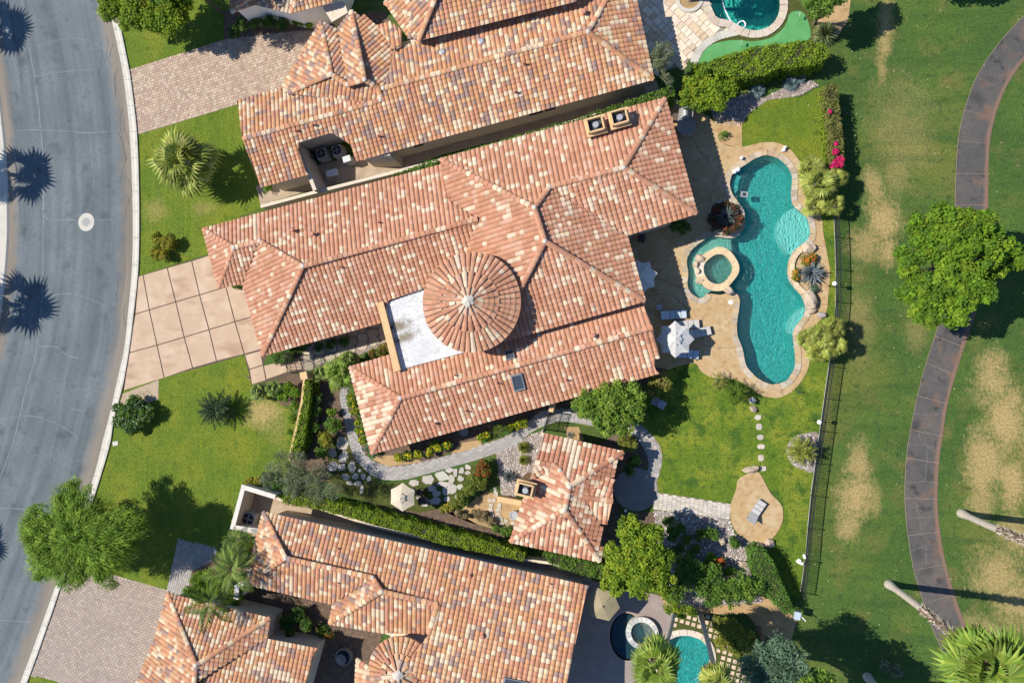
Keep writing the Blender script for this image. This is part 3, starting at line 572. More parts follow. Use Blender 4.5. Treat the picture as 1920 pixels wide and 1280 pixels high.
# the shady side yards and planting beds
S('side_yard', [(489, 385), (580, 357), (750, 318), (830, 290), (1160, 205), (1240, 180), (1230, 150), (900, 230), (560, 320), (480, 350)], .016, M['sideyard'], 'narrow gravel side yard between the two upper houses', 'side yard')
S('side_yard', [(500, 925), (600, 955), (760, 992), (970, 1045), (1100, 1075), (1130, 1110), (1100, 1110), (900, 1060), (520, 990), (480, 1010), (452, 990), (458, 914)], .016, M['sideyard'], 'shady gravel side yard along the lower orange roofed house', 'side yard')
S('planting_bed', [(545, 715), (640, 700), (655, 740), (690, 850), (650, 900), (600, 905), (545, 870), (560, 780)], .016, M['dirt'], 'dark mulch bed beside the long leafy front hedge', 'planting bed')
S('planting_bed', [(455, 700), (500, 722), (550, 700), (575, 705), (560, 760), (530, 760)], .016, M['dirt'], 'small mulch bed with palms at the end of the slab walk', 'planting bed')
S('planting_bed', [(645, 690), (740, 890), (1030, 770), (1230, 715), (1300, 640), (1230, 540), (700, 700)], .014, M['dirt'], 'planting bed along the edge of the long garden wing', 'planting bed')
S('artificial_turf', [(612, 820), (652, 815), (662, 860), (690, 890), (716, 905), (757, 905), (905, 868), (905, 880), (868, 925), (838, 952), (786, 960), (727, 950), (680, 938), (620, 920)], .020, M['turf'], 'dull green turf strip holding the flagstones beside the curved path', 'turf')
S('sand_bed', [(866, 955), (890, 935), (914, 920), (937, 931), (985, 946), (1010, 985), (960, 1015), (925, 990), (884, 980), (840, 962)], .018, M['sand'], 'tan crushed granite bed in front of the guest house', 'sand bed')
S('sand_bed', [(697, 860), (712, 852), (780, 856), (790, 866), (727, 874)], .022, M['sand'], 'tan granite strip under the yellow flowers near the path bend', 'sand bed')
S('sand_bed', [(845, 850), (865, 830), (900, 824), (905, 836), (870, 846)], .022, M['sand'], 'tan granite strip beside the round grey pot', 'sand bed')
S('sand_bed', [(1058, 800), (1085, 800), (1095, 825), (1068, 835)], .022, M['sand'], 'tan granite strip beyond the side gate', 'sand bed')
S('sand_bed', [(1339, 229), (1391, 224), (1391, 278), (1352, 270)], .034, M['sand'], 'tan sandy bed with one small shrub above the pool', 'sand bed')
S('planting_bed', [(690, 935), (786, 955), (838, 950), (900, 985), (1000, 1010), (985, 1040), (900, 1015), (800, 990), (700, 962)], .016, M['dirt'], 'shady soil strip on the garden side of the long lime hedge', 'planting bed')
S('planting_bed', [(1120, 835), (1165, 805), (1215, 845), (1215, 872), (1165, 905), (1160, 960), (1235, 960), (1240, 1040), (1130, 1065), (1120, 1000)], .014, M['dirt'], 'shady soil bed along the right side of the guest house', 'planting bed')
GR1 = [(930, 850), (967, 832), (997, 814), (1020, 805), (1015, 850), (1000, 890), (979, 904), (967, 934), (940, 930), (936, 893)]
GR2 = [(1226, 956), (1301, 963), (1368, 974), (1377, 999), (1392, 1010), (1421, 1022), (1412, 1036), (1404, 1064), (1431, 1129), (1251, 1140), (1235, 1020)]
GR3 = [(1474, 848), (1478, 830), (1490, 818), (1510, 812), (1535, 815), (1528, 882), (1505, 880), (1485, 870)]
GR4 = [(1330, 200), (1400, 175), (1430, 185), (1470, 165), (1520, 150), (1535, 160), (1500, 180), (1440, 188), (1405, 212), (1390, 235), (1345, 240)]
S('gravel_bed', GR1, .022, M['gravel_base'], 'pale pebble bed around agaves west of the guest house', 'gravel bed')
S('gravel_bed', GR2, .020, M['gravel_base'], 'wide pebble bed between guest house trees and the kidney patio', 'gravel bed')
S('gravel_bed', GR3, .020, M['gravel_base'], 'rounded pebble bed by the fence around a spiky palm', 'gravel bed', smooth_n=3)
S('gravel_bed', GR4, .020, M['gravel_base'], 'pebble bed under the blue grass clumps along the tall hedge', 'gravel bed')
def pebbles(px, dens, size, cols, label, z=.02):
    poly = PP(px); xs = [p.x for p in poly]; ys = [p.y for p in poly]; n = int((max(xs) - min(xs)) * (max(ys) - min(ys)) * dens)
    x = RNG.uniform(min(xs), max(xs), n); y = RNG.uniform(min(ys), max(ys), n); ok = inpoly(x, y, poly); x, y = x[ok], y[ok]; n = len(x)
    s = RNG.uniform(.5, 1.3, n) * size; base = np.array([(1, 0, 0), (0, 1, 0), (-1, 0, 0), (0, -1, 0), (0, 0, .8), (0, 0, -.5)])
    V = base[None] * s[:, None, None] * RNG.uniform(.65, 1.25, (n, 6, 3)); a = RNG.uniform(0, 6.3, n); c_, s_ = np.cos(a), np.sin(a)
    X = V[:, :, 0] * c_[:, None] - V[:, :, 1] * s_[:, None] + x[:, None]; Y = V[:, :, 0] * s_[:, None] + V[:, :, 1] * c_[:, None] + y[:, None]; Z = V[:, :, 2] + z + s[:, None] * .2
    f = np.array([(0, 1, 4), (1, 2, 4), (2, 3, 4), (3, 0, 4), (1, 0, 5), (2, 1, 5), (3, 2, 5), (0, 3, 5)]); F = (f[None] + 6 * np.arange(n)[:, None, None]).reshape(-1, 3)
    c = np.array(cols)[RNG.integers(0, len(cols), n)] * RNG.uniform(.75, 1.2, (n, 1))
    tag(mesh_np('gravel', np.stack([X, Y, Z], 2).reshape(-1, 3), F, M['pebble'], tint=np.repeat(c, 8, 0), kind='stuff'), label, 'gravel')
PEB = [(.55, .50, .46), (.42, .37, .34), (.62, .58, .54), (.34, .28, .26), (.50, .42, .37)]
pebbles(GR1, 60, .075, PEB, 'loose pale pebbles beside the guest house chimney')
pebbles(GR2, 45, .085, PEB, 'loose pale pebbles beside the kidney patio')
pebbles(GR3, 60, .07, PEB, 'loose pale pebbles in the round bed by the fence')
pebbles(GR4, 45, .08, [(.50, .40, .35), (.42, .33, .30), (.58, .48, .43), (.33, .25, .23)], 'loose pinkish pebbles under the tall hedge')
# curved grey paver garden path
PATHL = [(640, 722), (637, 745), (643, 774), (650, 810), (661, 848), (682, 878), (712, 897), (754, 899), (800, 888), (850, 874), (900, 860), (961, 836), (1000, 808), (1030, 795), (1060, 790), (1120, 800)]
PATHR = [(655, 722), (651, 745), (653, 765), (668, 798), (680, 840), (698, 862), (727, 872), (754, 872), (790, 865), (846, 851), (900, 834), (946, 818), (985, 795), (1012, 772), (1050, 765), (1120, 772)]
pl, pr = smooth(PP(PATHL), 4, False), smooth(PP(PATHR), 4, False)
def paver_band(name, l, r, cols, label, cat, nacross=5, sx=.30, z=.02):
    base = thing(name, label, cat, l[0], None, 'structure'); strip('joint_sand', l, r, 1, z, M['joint_sand'], base)
    n = max(4, int(sum((a - b).length for a, b in zip(l, l[1:])) / sx)); l, r = resample(l, n), resample(r, n); V, F, C = [], [], []
    for i in range(n - 1):
        for k in range(nacross):
            o = .5 / nacross if i % 2 else 0; t0, t1 = max(0, k / nacross - o + .008), min(1, (k + 1) / nacross - o - .008)
            q = [l[i].lerp(r[i], t0).lerp(l[i + 1].lerp(r[i + 1], t0), .035), l[i].lerp(r[i], t1).lerp(l[i + 1].lerp(r[i + 1], t1), .035), l[i].lerp(r[i], t1).lerp(l[i + 1].lerp(r[i + 1], t1), .965), l[i].lerp(r[i], t0).lerp(l[i + 1].lerp(r[i + 1], t0), .965)]
            b = len(V); h = z + .012 + random.uniform(-.003, .003); V += [(p.x, p.y, h) for p in q] + [(p.x, p.y, z) for p in q]
            F += [(b, b + 1, b + 2, b + 3), (b, b + 4, b + 5, b + 1), (b + 1, b + 5, b + 6, b + 2), (b + 2, b + 6, b + 7, b + 3), (b + 3, b + 7, b + 4, b)]; C += [jit(random.choice(cols), .1)] * 5
    mesh_np('paver', V, F, M['paver'], base, tint=np.array(C), kind='stuff'); return base
paver_band('garden_path', pl, pr, PCG, 'curved grey paver path winding along the garden wing', 'path')
ARCO = [(1120, 772), (1170, 782), (1204, 798), (1231, 825), (1242, 856), (1234, 896), (1222, 930)]; ARCI = [(1120, 800), (1160, 800), (1181, 810), (1208, 842), (1216, 870), (1208, 895), (1195, 925)]
paver_band('garden_path', smooth(PP(ARCI), 4, False), smooth(PP(ARCO), 4, False), PCG, 'grey paver arc curving around the round patio', 'path')
paver_band('garden_path', PP([(1225, 954), (1300, 963), (1368, 973)]), PP([(1228, 922), (1300, 933), (1370, 944)]), [(.52, .47, .40), (.46, .42, .36), (.56, .51, .44)], 'straight grey paver walk leading to the kidney patio', 'path', 6)
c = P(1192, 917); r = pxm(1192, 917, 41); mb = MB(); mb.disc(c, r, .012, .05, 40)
tag(mb.build('round_patio', M['grey_patio']), 'round grey concrete patio beside the guest house', 'patio', None, 'structure')
KID = [(1404, 886.5), (1422, 885), (1433, 902), (1445, 924), (1462, 942), (1468, 958), (1465, 982), (1449, 1007), (1424, 1019.5), (1391.5, 1007), (1374, 985), (1369, 960), (1372, 938), (1380, 917), (1384, 899)]
kp = S('kidney_patio', KID, .06, M['deck'], 'kidney shaped tan patio holding a single lounger', 'patio', smooth_n=4, drop=.06)
mb = MB(); ribbon(mb, [(1416.6, 889), (1417, 950), (1418, 1015)], .03, .064); ribbon(mb, [(1372, 949), (1416, 949), (1465, 949.5)], .03, .066); mb.build('patio_joint', M['joint'], kp)
# pool deck
dk = sheet('pool_deck', DECKW, .05, M['deck'], [offset(POOLW, .1)], label='tan stamped concrete deck around the main pool', cat='deck', drop=.05)
mb = MB()
for px in ([(1195, 470), (1230, 520), (1300, 545)], [(1212, 560), (1250, 550), (1285, 575), (1297, 600)], [(1300, 640), (1345, 652), (1388, 650)], [(1545, 420), (1520, 422)], [(1552, 570), (1528, 572)], [(1500, 640), (1515, 660)], [(1345, 270), (1346, 320), (1330, 380)], [(1290, 250), (1345, 330)], [(1460, 722), (1470, 742)], [(1515, 395), (1535, 392)], [(1528, 460), (1545, 462)]):
    ribbon(mb, px, .025, .054)
mb.build('deck_joint', M['joint'], dk)
# stepping stones set into the lawn
st = thing('stepping_stone_path', 'row of pale round stepping stones crossing the back lawn', 'stepping stones', P(1425, 830), None, 'structure')
for x, y, rx, ry in ((1421, 782, 6.5, 5.2), (1423, 800, 6, 6.6), (1425.5, 819, 6.6, 5.6), (1426.6, 837, 7, 5), (1427, 858, 5.6, 7), (1430.7, 878, 6.6, 5)):
    flag(x, y, rx, ry, st, (.48, .42, .35), .012, .04, 9, name='stepping_stone')
fs = SC.objects['artificial_turf']
F1 = [(1165, 960, 35, 20), (1257, 940, 36, 28), (1345, 915, 42, 30), (1390, 880, 24, 16), (1428, 893, 14, 26), (1467, 880, 16, 20), (1508, 860, 18, 16), (1405, 935, 18, 30), (1350, 965, 42, 16), (1460, 930, 22, 20), (1508, 895, 20, 13), (1365, 1012, 20, 28), (1410, 995, 28, 32), (1375, 1062, 18, 18), (1282, 993, 26, 20), (1310, 1025, 28, 22), (1300, 1072, 40, 22), (1235, 1080, 25, 28), (1200, 1055, 16, 16), (1460, 985, 20, 18), (1440, 1045, 16, 22), (715, 710, 38, 38), (725, 795, 34, 34), (650, 770, 28, 28), (655, 855, 34, 26), (712, 858, 24, 20), (778, 860, 26, 32), (823, 880, 13, 12), (735, 922, 26, 18), (797, 918, 22, 18), (847, 920, 16, 20), (884, 932, 15, 18), (760, 960, 20, 14), (810, 962, 22, 16), (838, 1000, 14, 24)]
for x, y, rx, ry in F1: flag(430 + x / 3.368, 620 + y / 3.368, rx / 3.15, ry / 3.15, fs, (.44, .405, .345), .022, .05, 6)
S2 = SC.objects['sand_bed']
F2 = [(775, 760, 14, 18), (735, 800, 12, 14), (762, 800, 15, 14), (797, 828, 12, 15), (745, 830, 14, 12), (742, 858, 16, 15), (790, 858, 18, 13), (752, 895, 14, 15), (788, 885, 18, 9), (780, 915, 22, 13), (772, 935, 16, 9), (808, 915, 12, 18), (838, 930, 14, 14), (812, 950, 14, 12), (850, 965, 14, 12), (880, 945, 14, 12), (770, 730, 10, 12)]
for x, y, rx, ry in F2: flag(700 + x / 3.369, 700 + y / 3.369, rx / 3.0, ry / 3.0, S2, (.46, .41, .32), .024, .05, 6)
# neighbour's travertine patio and putting green
NP = [(1180, -60), (1335, -60), (1328, 0), (1322, 21), (1330, 38), (1352, 52), (1381, 60), (1349, 66), (1322, 78), (1304, 95), (1286, 121), (1225, 140), (1195, 60)]
tp = thing('travertine_patio', 'cream travertine patio of the upper house beside its pool', 'patio', P(1280, 60), None, 'structure')
sheet('mortar_bed', PP(NP), .014, M['gravel_base'], parent=tp, kind=None)
poly = PP(NP); p0 = P(1260, 0); u = (P(1300, 40) - p0).normalized(); v = Vector((-u.y, u.x, 0)); b = -9.0; r = 0
while b < 9:
    a = -9.0
    hgt = random.choice((.42, .6)); 
    while a < 10:
        ln = random.choice((.42, .6, .85)); cp = p0 + u * (a + ln / 2) + v * (b + hgt / 2)
        if bool(inpoly([cp.x], [cp.y], poly)[0]):
            mb = MB(); q = [cp + u * (sx * (ln / 2 - .012)) + v * (sy * (hgt / 2 - .012)) for sx, sy in ((-1, -1), (1, -1), (1, 1), (-1, 1))]
            mb.prism(q, .014, .045 + random.uniform(-.003, .003), jit(random.choice(((.62, .50, .36), (.70, .60, .46), (.56, .43, .29), (.66, .57, .44))), .08), .006); mb.build('paving_tile', M['stone'], tp)
        a += ln
    b += hgt; r += 1
PUT = [(1479, 29), (1487, 22.6), (1503, 22.6), (1513, 36), (1520, 69), (1500, 82), (1465.6, 90), (1412, 98), (1360, 115), (1308, 125), (1306, 112), (1327.5, 87.6), (1370, 76), (1412, 78), (1444, 72), (1465.6, 57), (1476, 40)]
S('turf_border', [(1383, 60), (1405, 72), (1430, 73), (1455, 65), (1470, 48), (1477, 20), (1474, -30), (1485, -30), (1500, 10), (1520, 30), (1532, 60), (1525, 85), (1440, 120), (1300, 130), (1300, 112), (1325, 82), (1350, 70)], .012, M['turf'], 'dark turf border around the putting green', 'turf')
pg = S('putting_green', PUT, .024, M['putting'], 'bright green putting turf wrapping the upper pool', 'putting green', smooth_n=3)
for x, y in ((1495, 38), (1387, 88)):
    c = P(x, y); t = thing('putting_flag', 'small white putting flag %s' % ('near the top end of the putting green' if x > 1450 else 'near the hedge on the narrow arm of the putting green'), 'flag', c, 'putting flags')
    mb = MB(); mb.tube([c, c + Vector((0, 0, .75))], .012, 6); mb.build('pole', M['white_paint'], t)
    mb = MB(); mb.add([c + Vector((0, 0, .74)), c + Vector((.05, .26, .72)), c + Vector((.02, .24, .58)), c + Vector((0, 0, .56))], [(0, 1, 2, 3)]); mb.add([c + Vector((.012, 0, .74)), c + Vector((.062, .26, .72)), c + Vector((.032, .24, .58)), c + Vector((.012, 0, .56))], [(3, 2, 1, 0)]); mb.build('pennant', M['fabric'], t)
    mb = MB(); mb.disc(c, .06, .024, .03, 12); mb.build('cup', M['dark_metal'], t)
# lower neighbour's patio, moat pavers
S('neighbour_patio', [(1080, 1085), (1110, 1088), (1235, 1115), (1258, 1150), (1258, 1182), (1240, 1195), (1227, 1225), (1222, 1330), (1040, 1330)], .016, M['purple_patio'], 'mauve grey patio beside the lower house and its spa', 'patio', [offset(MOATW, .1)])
S('dirt_strip', [(1235, 1118), (1300, 1100), (1440, 1120), (1495, 1160), (1480, 1210), (1430, 1190), (1400, 1150), (1300, 1150), (1262, 1150)], .014, M['sand'], 'bare earth strip between hedge and lower pool garden', 'path')
GRID = [(1258, 1156), (1345, 1150), (1352, 1195), (1378, 1230), (1410, 1260), (1410, 1330), (1340, 1330), (1331, 1295), (1339, 1262), (1344, 1232), (1337, 1203), (1312, 1182), (1282, 1176), (1262, 1180)]
gd = S('grid_lawn', GRID, .018, M['turf'], 'turf grid with square pavers around the lower pool', 'lawn')
poly = PP(GRID); hole = offset(SPOOLW, .6); p0 = P(1300, 1170); u = (P(1340, 1182) - p0).normalized(); v = Vector((-u.y, u.x, 0))
for i in range(-10, 16):
    for j in range(-16, 6):
        cp = p0 + u * (i * .44) + v * (j * .44)
        if bool(inpoly([cp.x], [cp.y], poly)[0]) and not bool(inpoly([cp.x], [cp.y], hole)[0]):
            mb = MB(); mb.prism([cp + u * (sx * .145) + v * (sy * .145) for sx, sy in ((-1, -1), (1, -1), (1, 1), (-1, 1))], .018, .05, jit((.60, .45, .33), .08), .01); mb.build('square_paver', M['stone'], gd)
S('courtyard', [(455, 1095), (620, 1130), (720, 1180), (700, 1240), (660, 1300), (560, 1300), (500, 1170), (440, 1140), (380, 1120), (350, 1118), (400, 1060), (430, 1040), (460, 1060)], .016, M['dirt'], 'shaded courtyard with a round fountain between garage and lower house', 'courtyard')
S('planting_bed', [(360, 1070), (420, 1040), (470, 1010), (480, 1090), (440, 1130), (400, 1140), (350, 1118)], .020, M['dirt'], 'bed of queen palms and shrubs by the lower courtyard wall', 'planting bed')
S('planting_bed', [(420, 20), (650, 30), (720, 20), (745, 60), (640, 60), (560, 58), (420, 75)], .016, M['dirt'], 'dark bed along the house at the top edge', 'planting bed')
S('planting_bed', [(1505, -20), (1520, 20), (1535, 60), (1570, 70), (1590, 40), (1600, -40)], .016, M['sand'], 'tan bed under the bush at the top edge', 'planting bed')
# ------------------------------------------------------------------ houses
TW, TE = .362, .345             # tile width and course length in metres
UP = np.array([0, .09, .22, .42, .62, .85, 1.0]); HP = np.array([0, -.004, .050, .078, .078, .052, -.004])
def tile_template():
    v = []
    for b, lift in ((0, .044), (TE + .02, .0)):
        for u_, h in zip(UP, HP): v.append((u_ * TW, b, h + lift))
    for u_ in UP: v.append((u_ * TW, .010, -.02))
    f = []
    for i in range(6): f.append((i, i + 1, 7 + i + 1, 7 + i))
    for i in range(6): f.append((14 + i, 14 + i + 1, i + 1, i))
    return np.array(v), np.array(f)
TV0, TF0 = tile_template()
SALMON = [((.46, .225, .130), 30), ((.485, .25, .150), 30), ((.435, .203, .115), 14), ((.52, .30, .195), 12), ((.62, .475, .325), 14)]
CREAMY = [((.45, .215, .125), 24), ((.42, .19, .108), 18), ((.51, .29, .185), 14), ((.64, .49, .34), 42)]
ORANGE = [((.50, .255, .125), 27), ((.455, .22, .126), 27), ((.60, .46, .305), 20), ((.31, .20, .16), 12), ((.54, .33, .185), 14)]
def palette(p): return [c for c, _ in p], np.cumsum([w_ for _, w_ in p]) / sum(w_ for _, w_ in p)
class House:
    def __init__(s, name, label, cat, px, pal, run=.38, nsingle=300):
        s.nsingle = nsingle
        s.root = thing(name, label, cat, P(px[0], px[1])); s.faces = []; s.pal = palette(pal); s.run = run; s.V3 = {}; s.roof = None
        s.deck = MB(); s.cap_px = []; s.tiles = []
    def face(s, poly, e, z, pitch=.28, pal=None, eaves=None, run=None, tiles=True):
        p, q = P(*poly[e[0]], z), P(*poly[e[1]], z); u = (q - p); u.z = 0; u.normalize(); wv = Vector((-u.y, u.x, 0))
        cx = sum(a for a, _ in poly) / len(poly); cy = sum(b for _, b in poly) / len(poly)
        if (P(cx, cy, z) - p).dot(wv) < 0: wv = -wv
        sv = (wv + Vector((0, 0, pitch))).normalized(); n = u.cross(sv); n = n if n.z > 0 else -n
        o = Vector((0, 0, H)); W = []
        for a, b in poly:
            d = ROT @ _dcam(a, b); t = (p - o).dot(n) / d.dot(n); W.append(o + d * t)
        for k, v in zip(poly, W): s.V3.setdefault(k, []).append(v)
        f = dict(poly=poly, W=W, p=p, u=u, s=sv, n=n, e=set(eaves if eaves is not None else [e]), pal=palette(pal) if pal else s.pal, run=s.run if run is None else run, tiles=tiles)
        s.faces.append(f); return f
    def at(s, px, py):                         # point on the highest roof face under a photo pixel
        o = Vector((0, 0, H)); d = ROT @ _dcam(px, py); best = None
        for f in s.faces:
            t = (f['p'] - o).dot(f['n']) / d.dot(f['n']); x = o + d * t
            if bool(inpoly([px], [py], f['poly'])[0]) and (best is None or x.z > best[0].z): best = (x, f)
        return best
    def build(s):
        s.roof_name = 'roof'
        for f in s.faces:
            W = f['W']; n = len(W); d0, d1 = f['n'] * .035, f['n'] * .20
            tris = tessellate_polygon([[Vector((v.x, v.y, 0)) for v in W]]); vs = [v - d0 for v in W] + [v - d1 for v in W]; fs = []
            for t in tris:
                a, b, c = (W[i] for i in t); up = (b - a).cross(c - a).z > 0; t = tuple(t) if up else tuple(reversed(t))
                fs += [t, tuple(n + i for i in reversed(t))]
            fs += [(i, (i + 1) % n, n + (i + 1) % n, n + i) if area2(W) < 0 else (i, n + i, n + (i + 1) % n, (i + 1) % n) for i in range(n)]
            s.deck.add(vs, fs)
        s.roof = s.deck.build('roof', M['fascia'], s.root)
        allT = []
        for f in s.faces:
            if not f['tiles']: continue
            W = f['W']; uv = np.array([((v - f['p']).dot(f['u']), (v - f['p']).dot(f['s'])) for v in W]); n = len(W)
            if (uv[:, 1].max() < .2): continue
            a0, a1, b1 = uv[:, 0].min(), uv[:, 0].max(), uv[:, 1].max(); b0 = min(-.05, uv[:, 1].min())
            na, nb = int((a1 - a0) / TW) + 2, int((b1 - b0) / TE) + 2
            ia, ib = np.meshgrid(np.arange(na), np.arange(nb), indexing='ij')
            A_, B_ = a0 - TW * .4 + ia.ravel() * TW, b0 + ib.ravel() * TE
            smp = [(.5, .5), (.08, .08), (.92, .08), (.08, .92), (.92, .92)]
            cnt = np.array([inpoly(A_ + x * TW, B_ + y * TE + (.06 if y < .1 else 0), uv) for x, y in smp])
            ok = cnt[0] | (cnt.sum(0) >= 2); full = cnt.all(0)
            V = TV0[None].repeat(ok.sum(), 0).copy(); V[:, :, 0] += A_[ok][:, None]; V[:, :, 1] += B_[ok][:, None]
            V[:, :, 2] += RNG.uniform(-.005, .006, ok.sum())[:, None]
            fl = full[ok]; X = V[:, :, 0].ravel(); Y = V[:, :, 1].ravel()
            need = np.repeat(~fl, V.shape[1]); ins = inpoly(X, Y, uv); m = need & ~ins; xs, ys = X[m], Y[m]
            best = np.full(xs.shape, 1e9); bx, by = xs.copy(), ys.copy()
            for k in range(n):
                x1, y1 = uv[k]; x2, y2 = uv[(k + 1) % n]; dx, dy = x2 - x1, y2 - y1; l2 = dx * dx + dy * dy + 1e-9
                t = np.clip(((xs - x1) * dx + (ys - y1) * dy) / l2, 0, 1); qx, qy = x1 + t * dx, y1 + t * dy; d = np.hypot(xs - qx, ys - qy)
                eave = ((k, (k + 1) % n) in f['e']) or (((k + 1) % n, k) in f['e']); c = d < best
                best = np.where(c, d, best); bx = np.where(c, xs if eave else qx, bx); by = np.where(c, ys if eave else qy, by)
            X[m], Y[m] = bx, by; V[:, :, 0] = X.reshape(V.shape[:2]); V[:, :, 1] = Y.reshape(V.shape[:2])
            cols, cum = f['pal']; grid = np.searchsorted(cum, RNG.random((na, nb))); rr = RNG.random((na, nb)); r2 = RNG.random((na, nb))
            for j in range(1, nb): grid[:, j] = np.where(rr[:, j] < f['run'], grid[:, j - 1], grid[:, j])
            for i in range(1, na): grid[i] = np.where(r2[i] < f['run'] * .45, grid[i - 1], grid[i])
            ci = grid.ravel()[ok]
            u, sv, nn, p = (np.array(f[k]) for k in ('u', 's', 'n', 'p'))
            Wd = p + V[:, :, 0, None] * u + V[:, :, 1, None] * sv + V[:, :, 2, None] * nn
            if np.dot(np.cross(u, sv), nn) < 0: flip = True
            else: flip = False
            cen = Wd.mean(1)
            for k in range(len(Wd)): allT.append((bool(fl[k]), float(np.hypot(cen[k, 0], cen[k, 1])), Wd[k], cols[ci[k]], ci[k], f, flip))
        # the nearest 300 whole tiles become objects of their own, the rest one part
        idx = [i for i, t in enumerate(allT) if t[0] and not t[6]]; idx.sort(key=lambda i: allT[i][1]); single = set(idx[:s.nsingle]); cache = {}
        for i in idx[:s.nsingle]:
            t = allT[i]; key = (t[3], random.randrange(3))
            if key not in cache:
                me = bpy.data.meshes.new('roof_tile'); me.from_pydata([tuple(v) for v in TV0], [], [tuple(q) for q in TF0]); me.materials.append(M['tile'])
                at = me.attributes.new('tint', 'FLOAT_COLOR', 'FACE'); c = jit(t[3], .09)
                for d in at.data: d.color = (*c, 1)
                cache[key] = me
            f = t[5]; o = bpy.data.objects.new('roof_tile', cache[key]); SC.collection.objects.link(o); o.parent = s.roof
            org = Vector(t[2][0]) - f['n'] * .044
            mtx = Matrix((( f['u'].x, f['s'].x, f['n'].x, org.x - s.root.location.x), (f['u'].y, f['s'].y, f['n'].y, org.y - s.root.location.y), (f['u'].z, f['s'].z, f['n'].z, org.z - s.root.location.z), (0, 0, 0, 1)))
            o.matrix_basis = mtx
        rest = [t for i, t in enumerate(allT) if i not in single]
        if rest:
            V = np.concatenate([t[2] for t in rest]); nvt = len(TV0)
            F = np.concatenate([(TF0[:, ::-1] if t[6] else TF0) + k * nvt for k, t in enumerate(rest)])
            C = np.repeat(np.array([jit(t[3], .09) for t in rest]), len(TF0), 0)
            mesh_np('roof_tiles', V, F, M['tile'], s.roof, tint=C, kind='stuff')
    def v(s, k):
        if k in s.V3: return max(s.V3[k], key=lambda q: q.z)
        b = s.at(*k); return b[0] if b else P(*k, 4)
    def ridge(s, *px, pal=None, z=.02):
        cols, cum = pal or s.pal; pts = [s.v(k) for k in px]
        for a, b in zip(pts, pts[1:]):
            n = max(1, round((b - a).length / .42)); d = (b - a) / n; u = d.normalized(); side = u.cross(Vector((0, 0, 1))).normalized(); up = side.cross(u)
            for k in range(n):
                col = cols[int(np.searchsorted(cum, random.random()))]; mb = MB(); p0 = a + d * k + Vector((0, 0, z)); vs = []
                for t, r, lift in ((-.08, .185, .02), (1.0, .215, .045)):
                    for j in range(7):
                        an = PI * j / 6; vs.append(p0 + d * t + side * (math.cos(an) * r) + up * (math.sin(an) * r * .58 + lift - .03))
                for j in range(7): vs.append(p0 + d * 1.0 + side * (math.cos(PI * j / 6) * .10) + up * (math.sin(PI * j / 6) * .06 - .04))
                fs = [(j, j + 1, 8 + j, 7 + j)[::-1] for j in range(6)] + [(7 + j, 8 + j, 15 + j, 14 + j)[::-1] for j in range(6)]
                mb.add(vs, fs, jit(col, .12)); mb.build('ridge_tile', M['tile'], s.roof)
        return pts
    def dab(s, *px):
        for k in px:
            mb = MB(); c = s.v(k); mb.ball(c + Vector((0, 0, .07)), .2, 9, 6, (1, 1, 1), .55); o = mb.build('mortar_dab', M['mortar'], s.roof, True)
    def wall(s, px, z, inset=.45, z0=0.0, m=None, name='wall'):
        p = offset(PP(px, z), -inset); mb = MB(); mb.prism(p, z0, z - .16); return mb.build(name, m or M['stucco'], s.root)
    def pipe(s, px, py, r=.07, h=.5, cap=False, m=None):
        b = s.at(px, py)
        if not b: return
        c = b[0]; mb = MB(); mb.tube([c - Vector((0, 0, .1)), c + Vector((0, 0, h))], r, 8)
        if cap: mb.disc(c, r * 1.9, c.z + h - .05, c.z + h + .03, 12, r2=r * 1.3)
        mb.build('vent_pipe', m or M['pipe'], s.root)
M['pipe'] = mat('painted_vent_pipe', (.48, .21, .14), .7)

# --- the salmon tiled house in the middle
h1 = House('villa', 'large salmon tiled villa with round turret roof in the middle of the photo', 'house', (800, 520), SALMON, .16, 200)
ZW, ZC, ZL = 3.2, 4.0, 2.8
A, B2, B3, B4 = (381, 429.7), (438.9, 464), (487.6, 452.2), (455.7, 531); Bc = (410.3, 539.6); WP, WS = (568.3, 499.3), (492.7, 666); RW = (896, 411)
a, b, c_, d, e_, f_ = (826.9, 299), (1246.9, 184.8), (1306, 400), (1174.7, 440.8), (1209, 563.8), (991, 626)
r1, r2, r3, r4 = (1169.6, 314.2), (1030, 351), (1002, 389.5), (1021.8, 452.6)
h1.face([A, B2, B3, WP, RW, (843, 377), (830, 309.5)], (6, 0), ZW)                                     # north slope of the garage wing
h1.face([A, Bc, B2], (0, 1), ZW); h1.face([Bc, B4, B3, B2], (0, 1), ZW)
h1.face([B4, WS, WP, B3], (0, 1), ZW)
h1.face([WS, (717, 603), (728, 563), (793, 541), (905, 480), (892, 452), RW, WP], (0, 1), ZW - .05)                # south slope of the garage wing
h1.face([a, b, r1, r2, r3], (0, 1), ZC)
h1.face([b, c_, r1], (0, 1), ZC); h1.face([c_, d, r2, r1], (0, 1), ZC)
h1.face([d, e_, r4, r3, r2], (0, 1), ZC)
h1.face([e_, f_, (940, 640), (976, 541.6), r4], (0, 1), ZC)
h1.face([a, r3, r4, (976, 541.6), (930, 590), (880, 545), (878, 462), RW, (843, 377)], (0, 8), ZC)
LT, LB, LP, LR = (655.7, 688.3), (697.2, 850), (750.7, 746.2), (1223.4, 613.9)
h1.face([LT, LB, LP], (0, 1), ZL, pal=CREAMY, run=.45)
h1.face([LB, (1232, 699.5), (1222, 673.7), (1237, 671), LR, LP], (0, 1), ZL)
h1.face([LT, LP, LR, (1208, 577), (1209, 545), (1000, 604), (878, 659), (749, 693.5), (742, 663)], (8, 0), ZL, eaves=[(8, 0)])
h1.build()
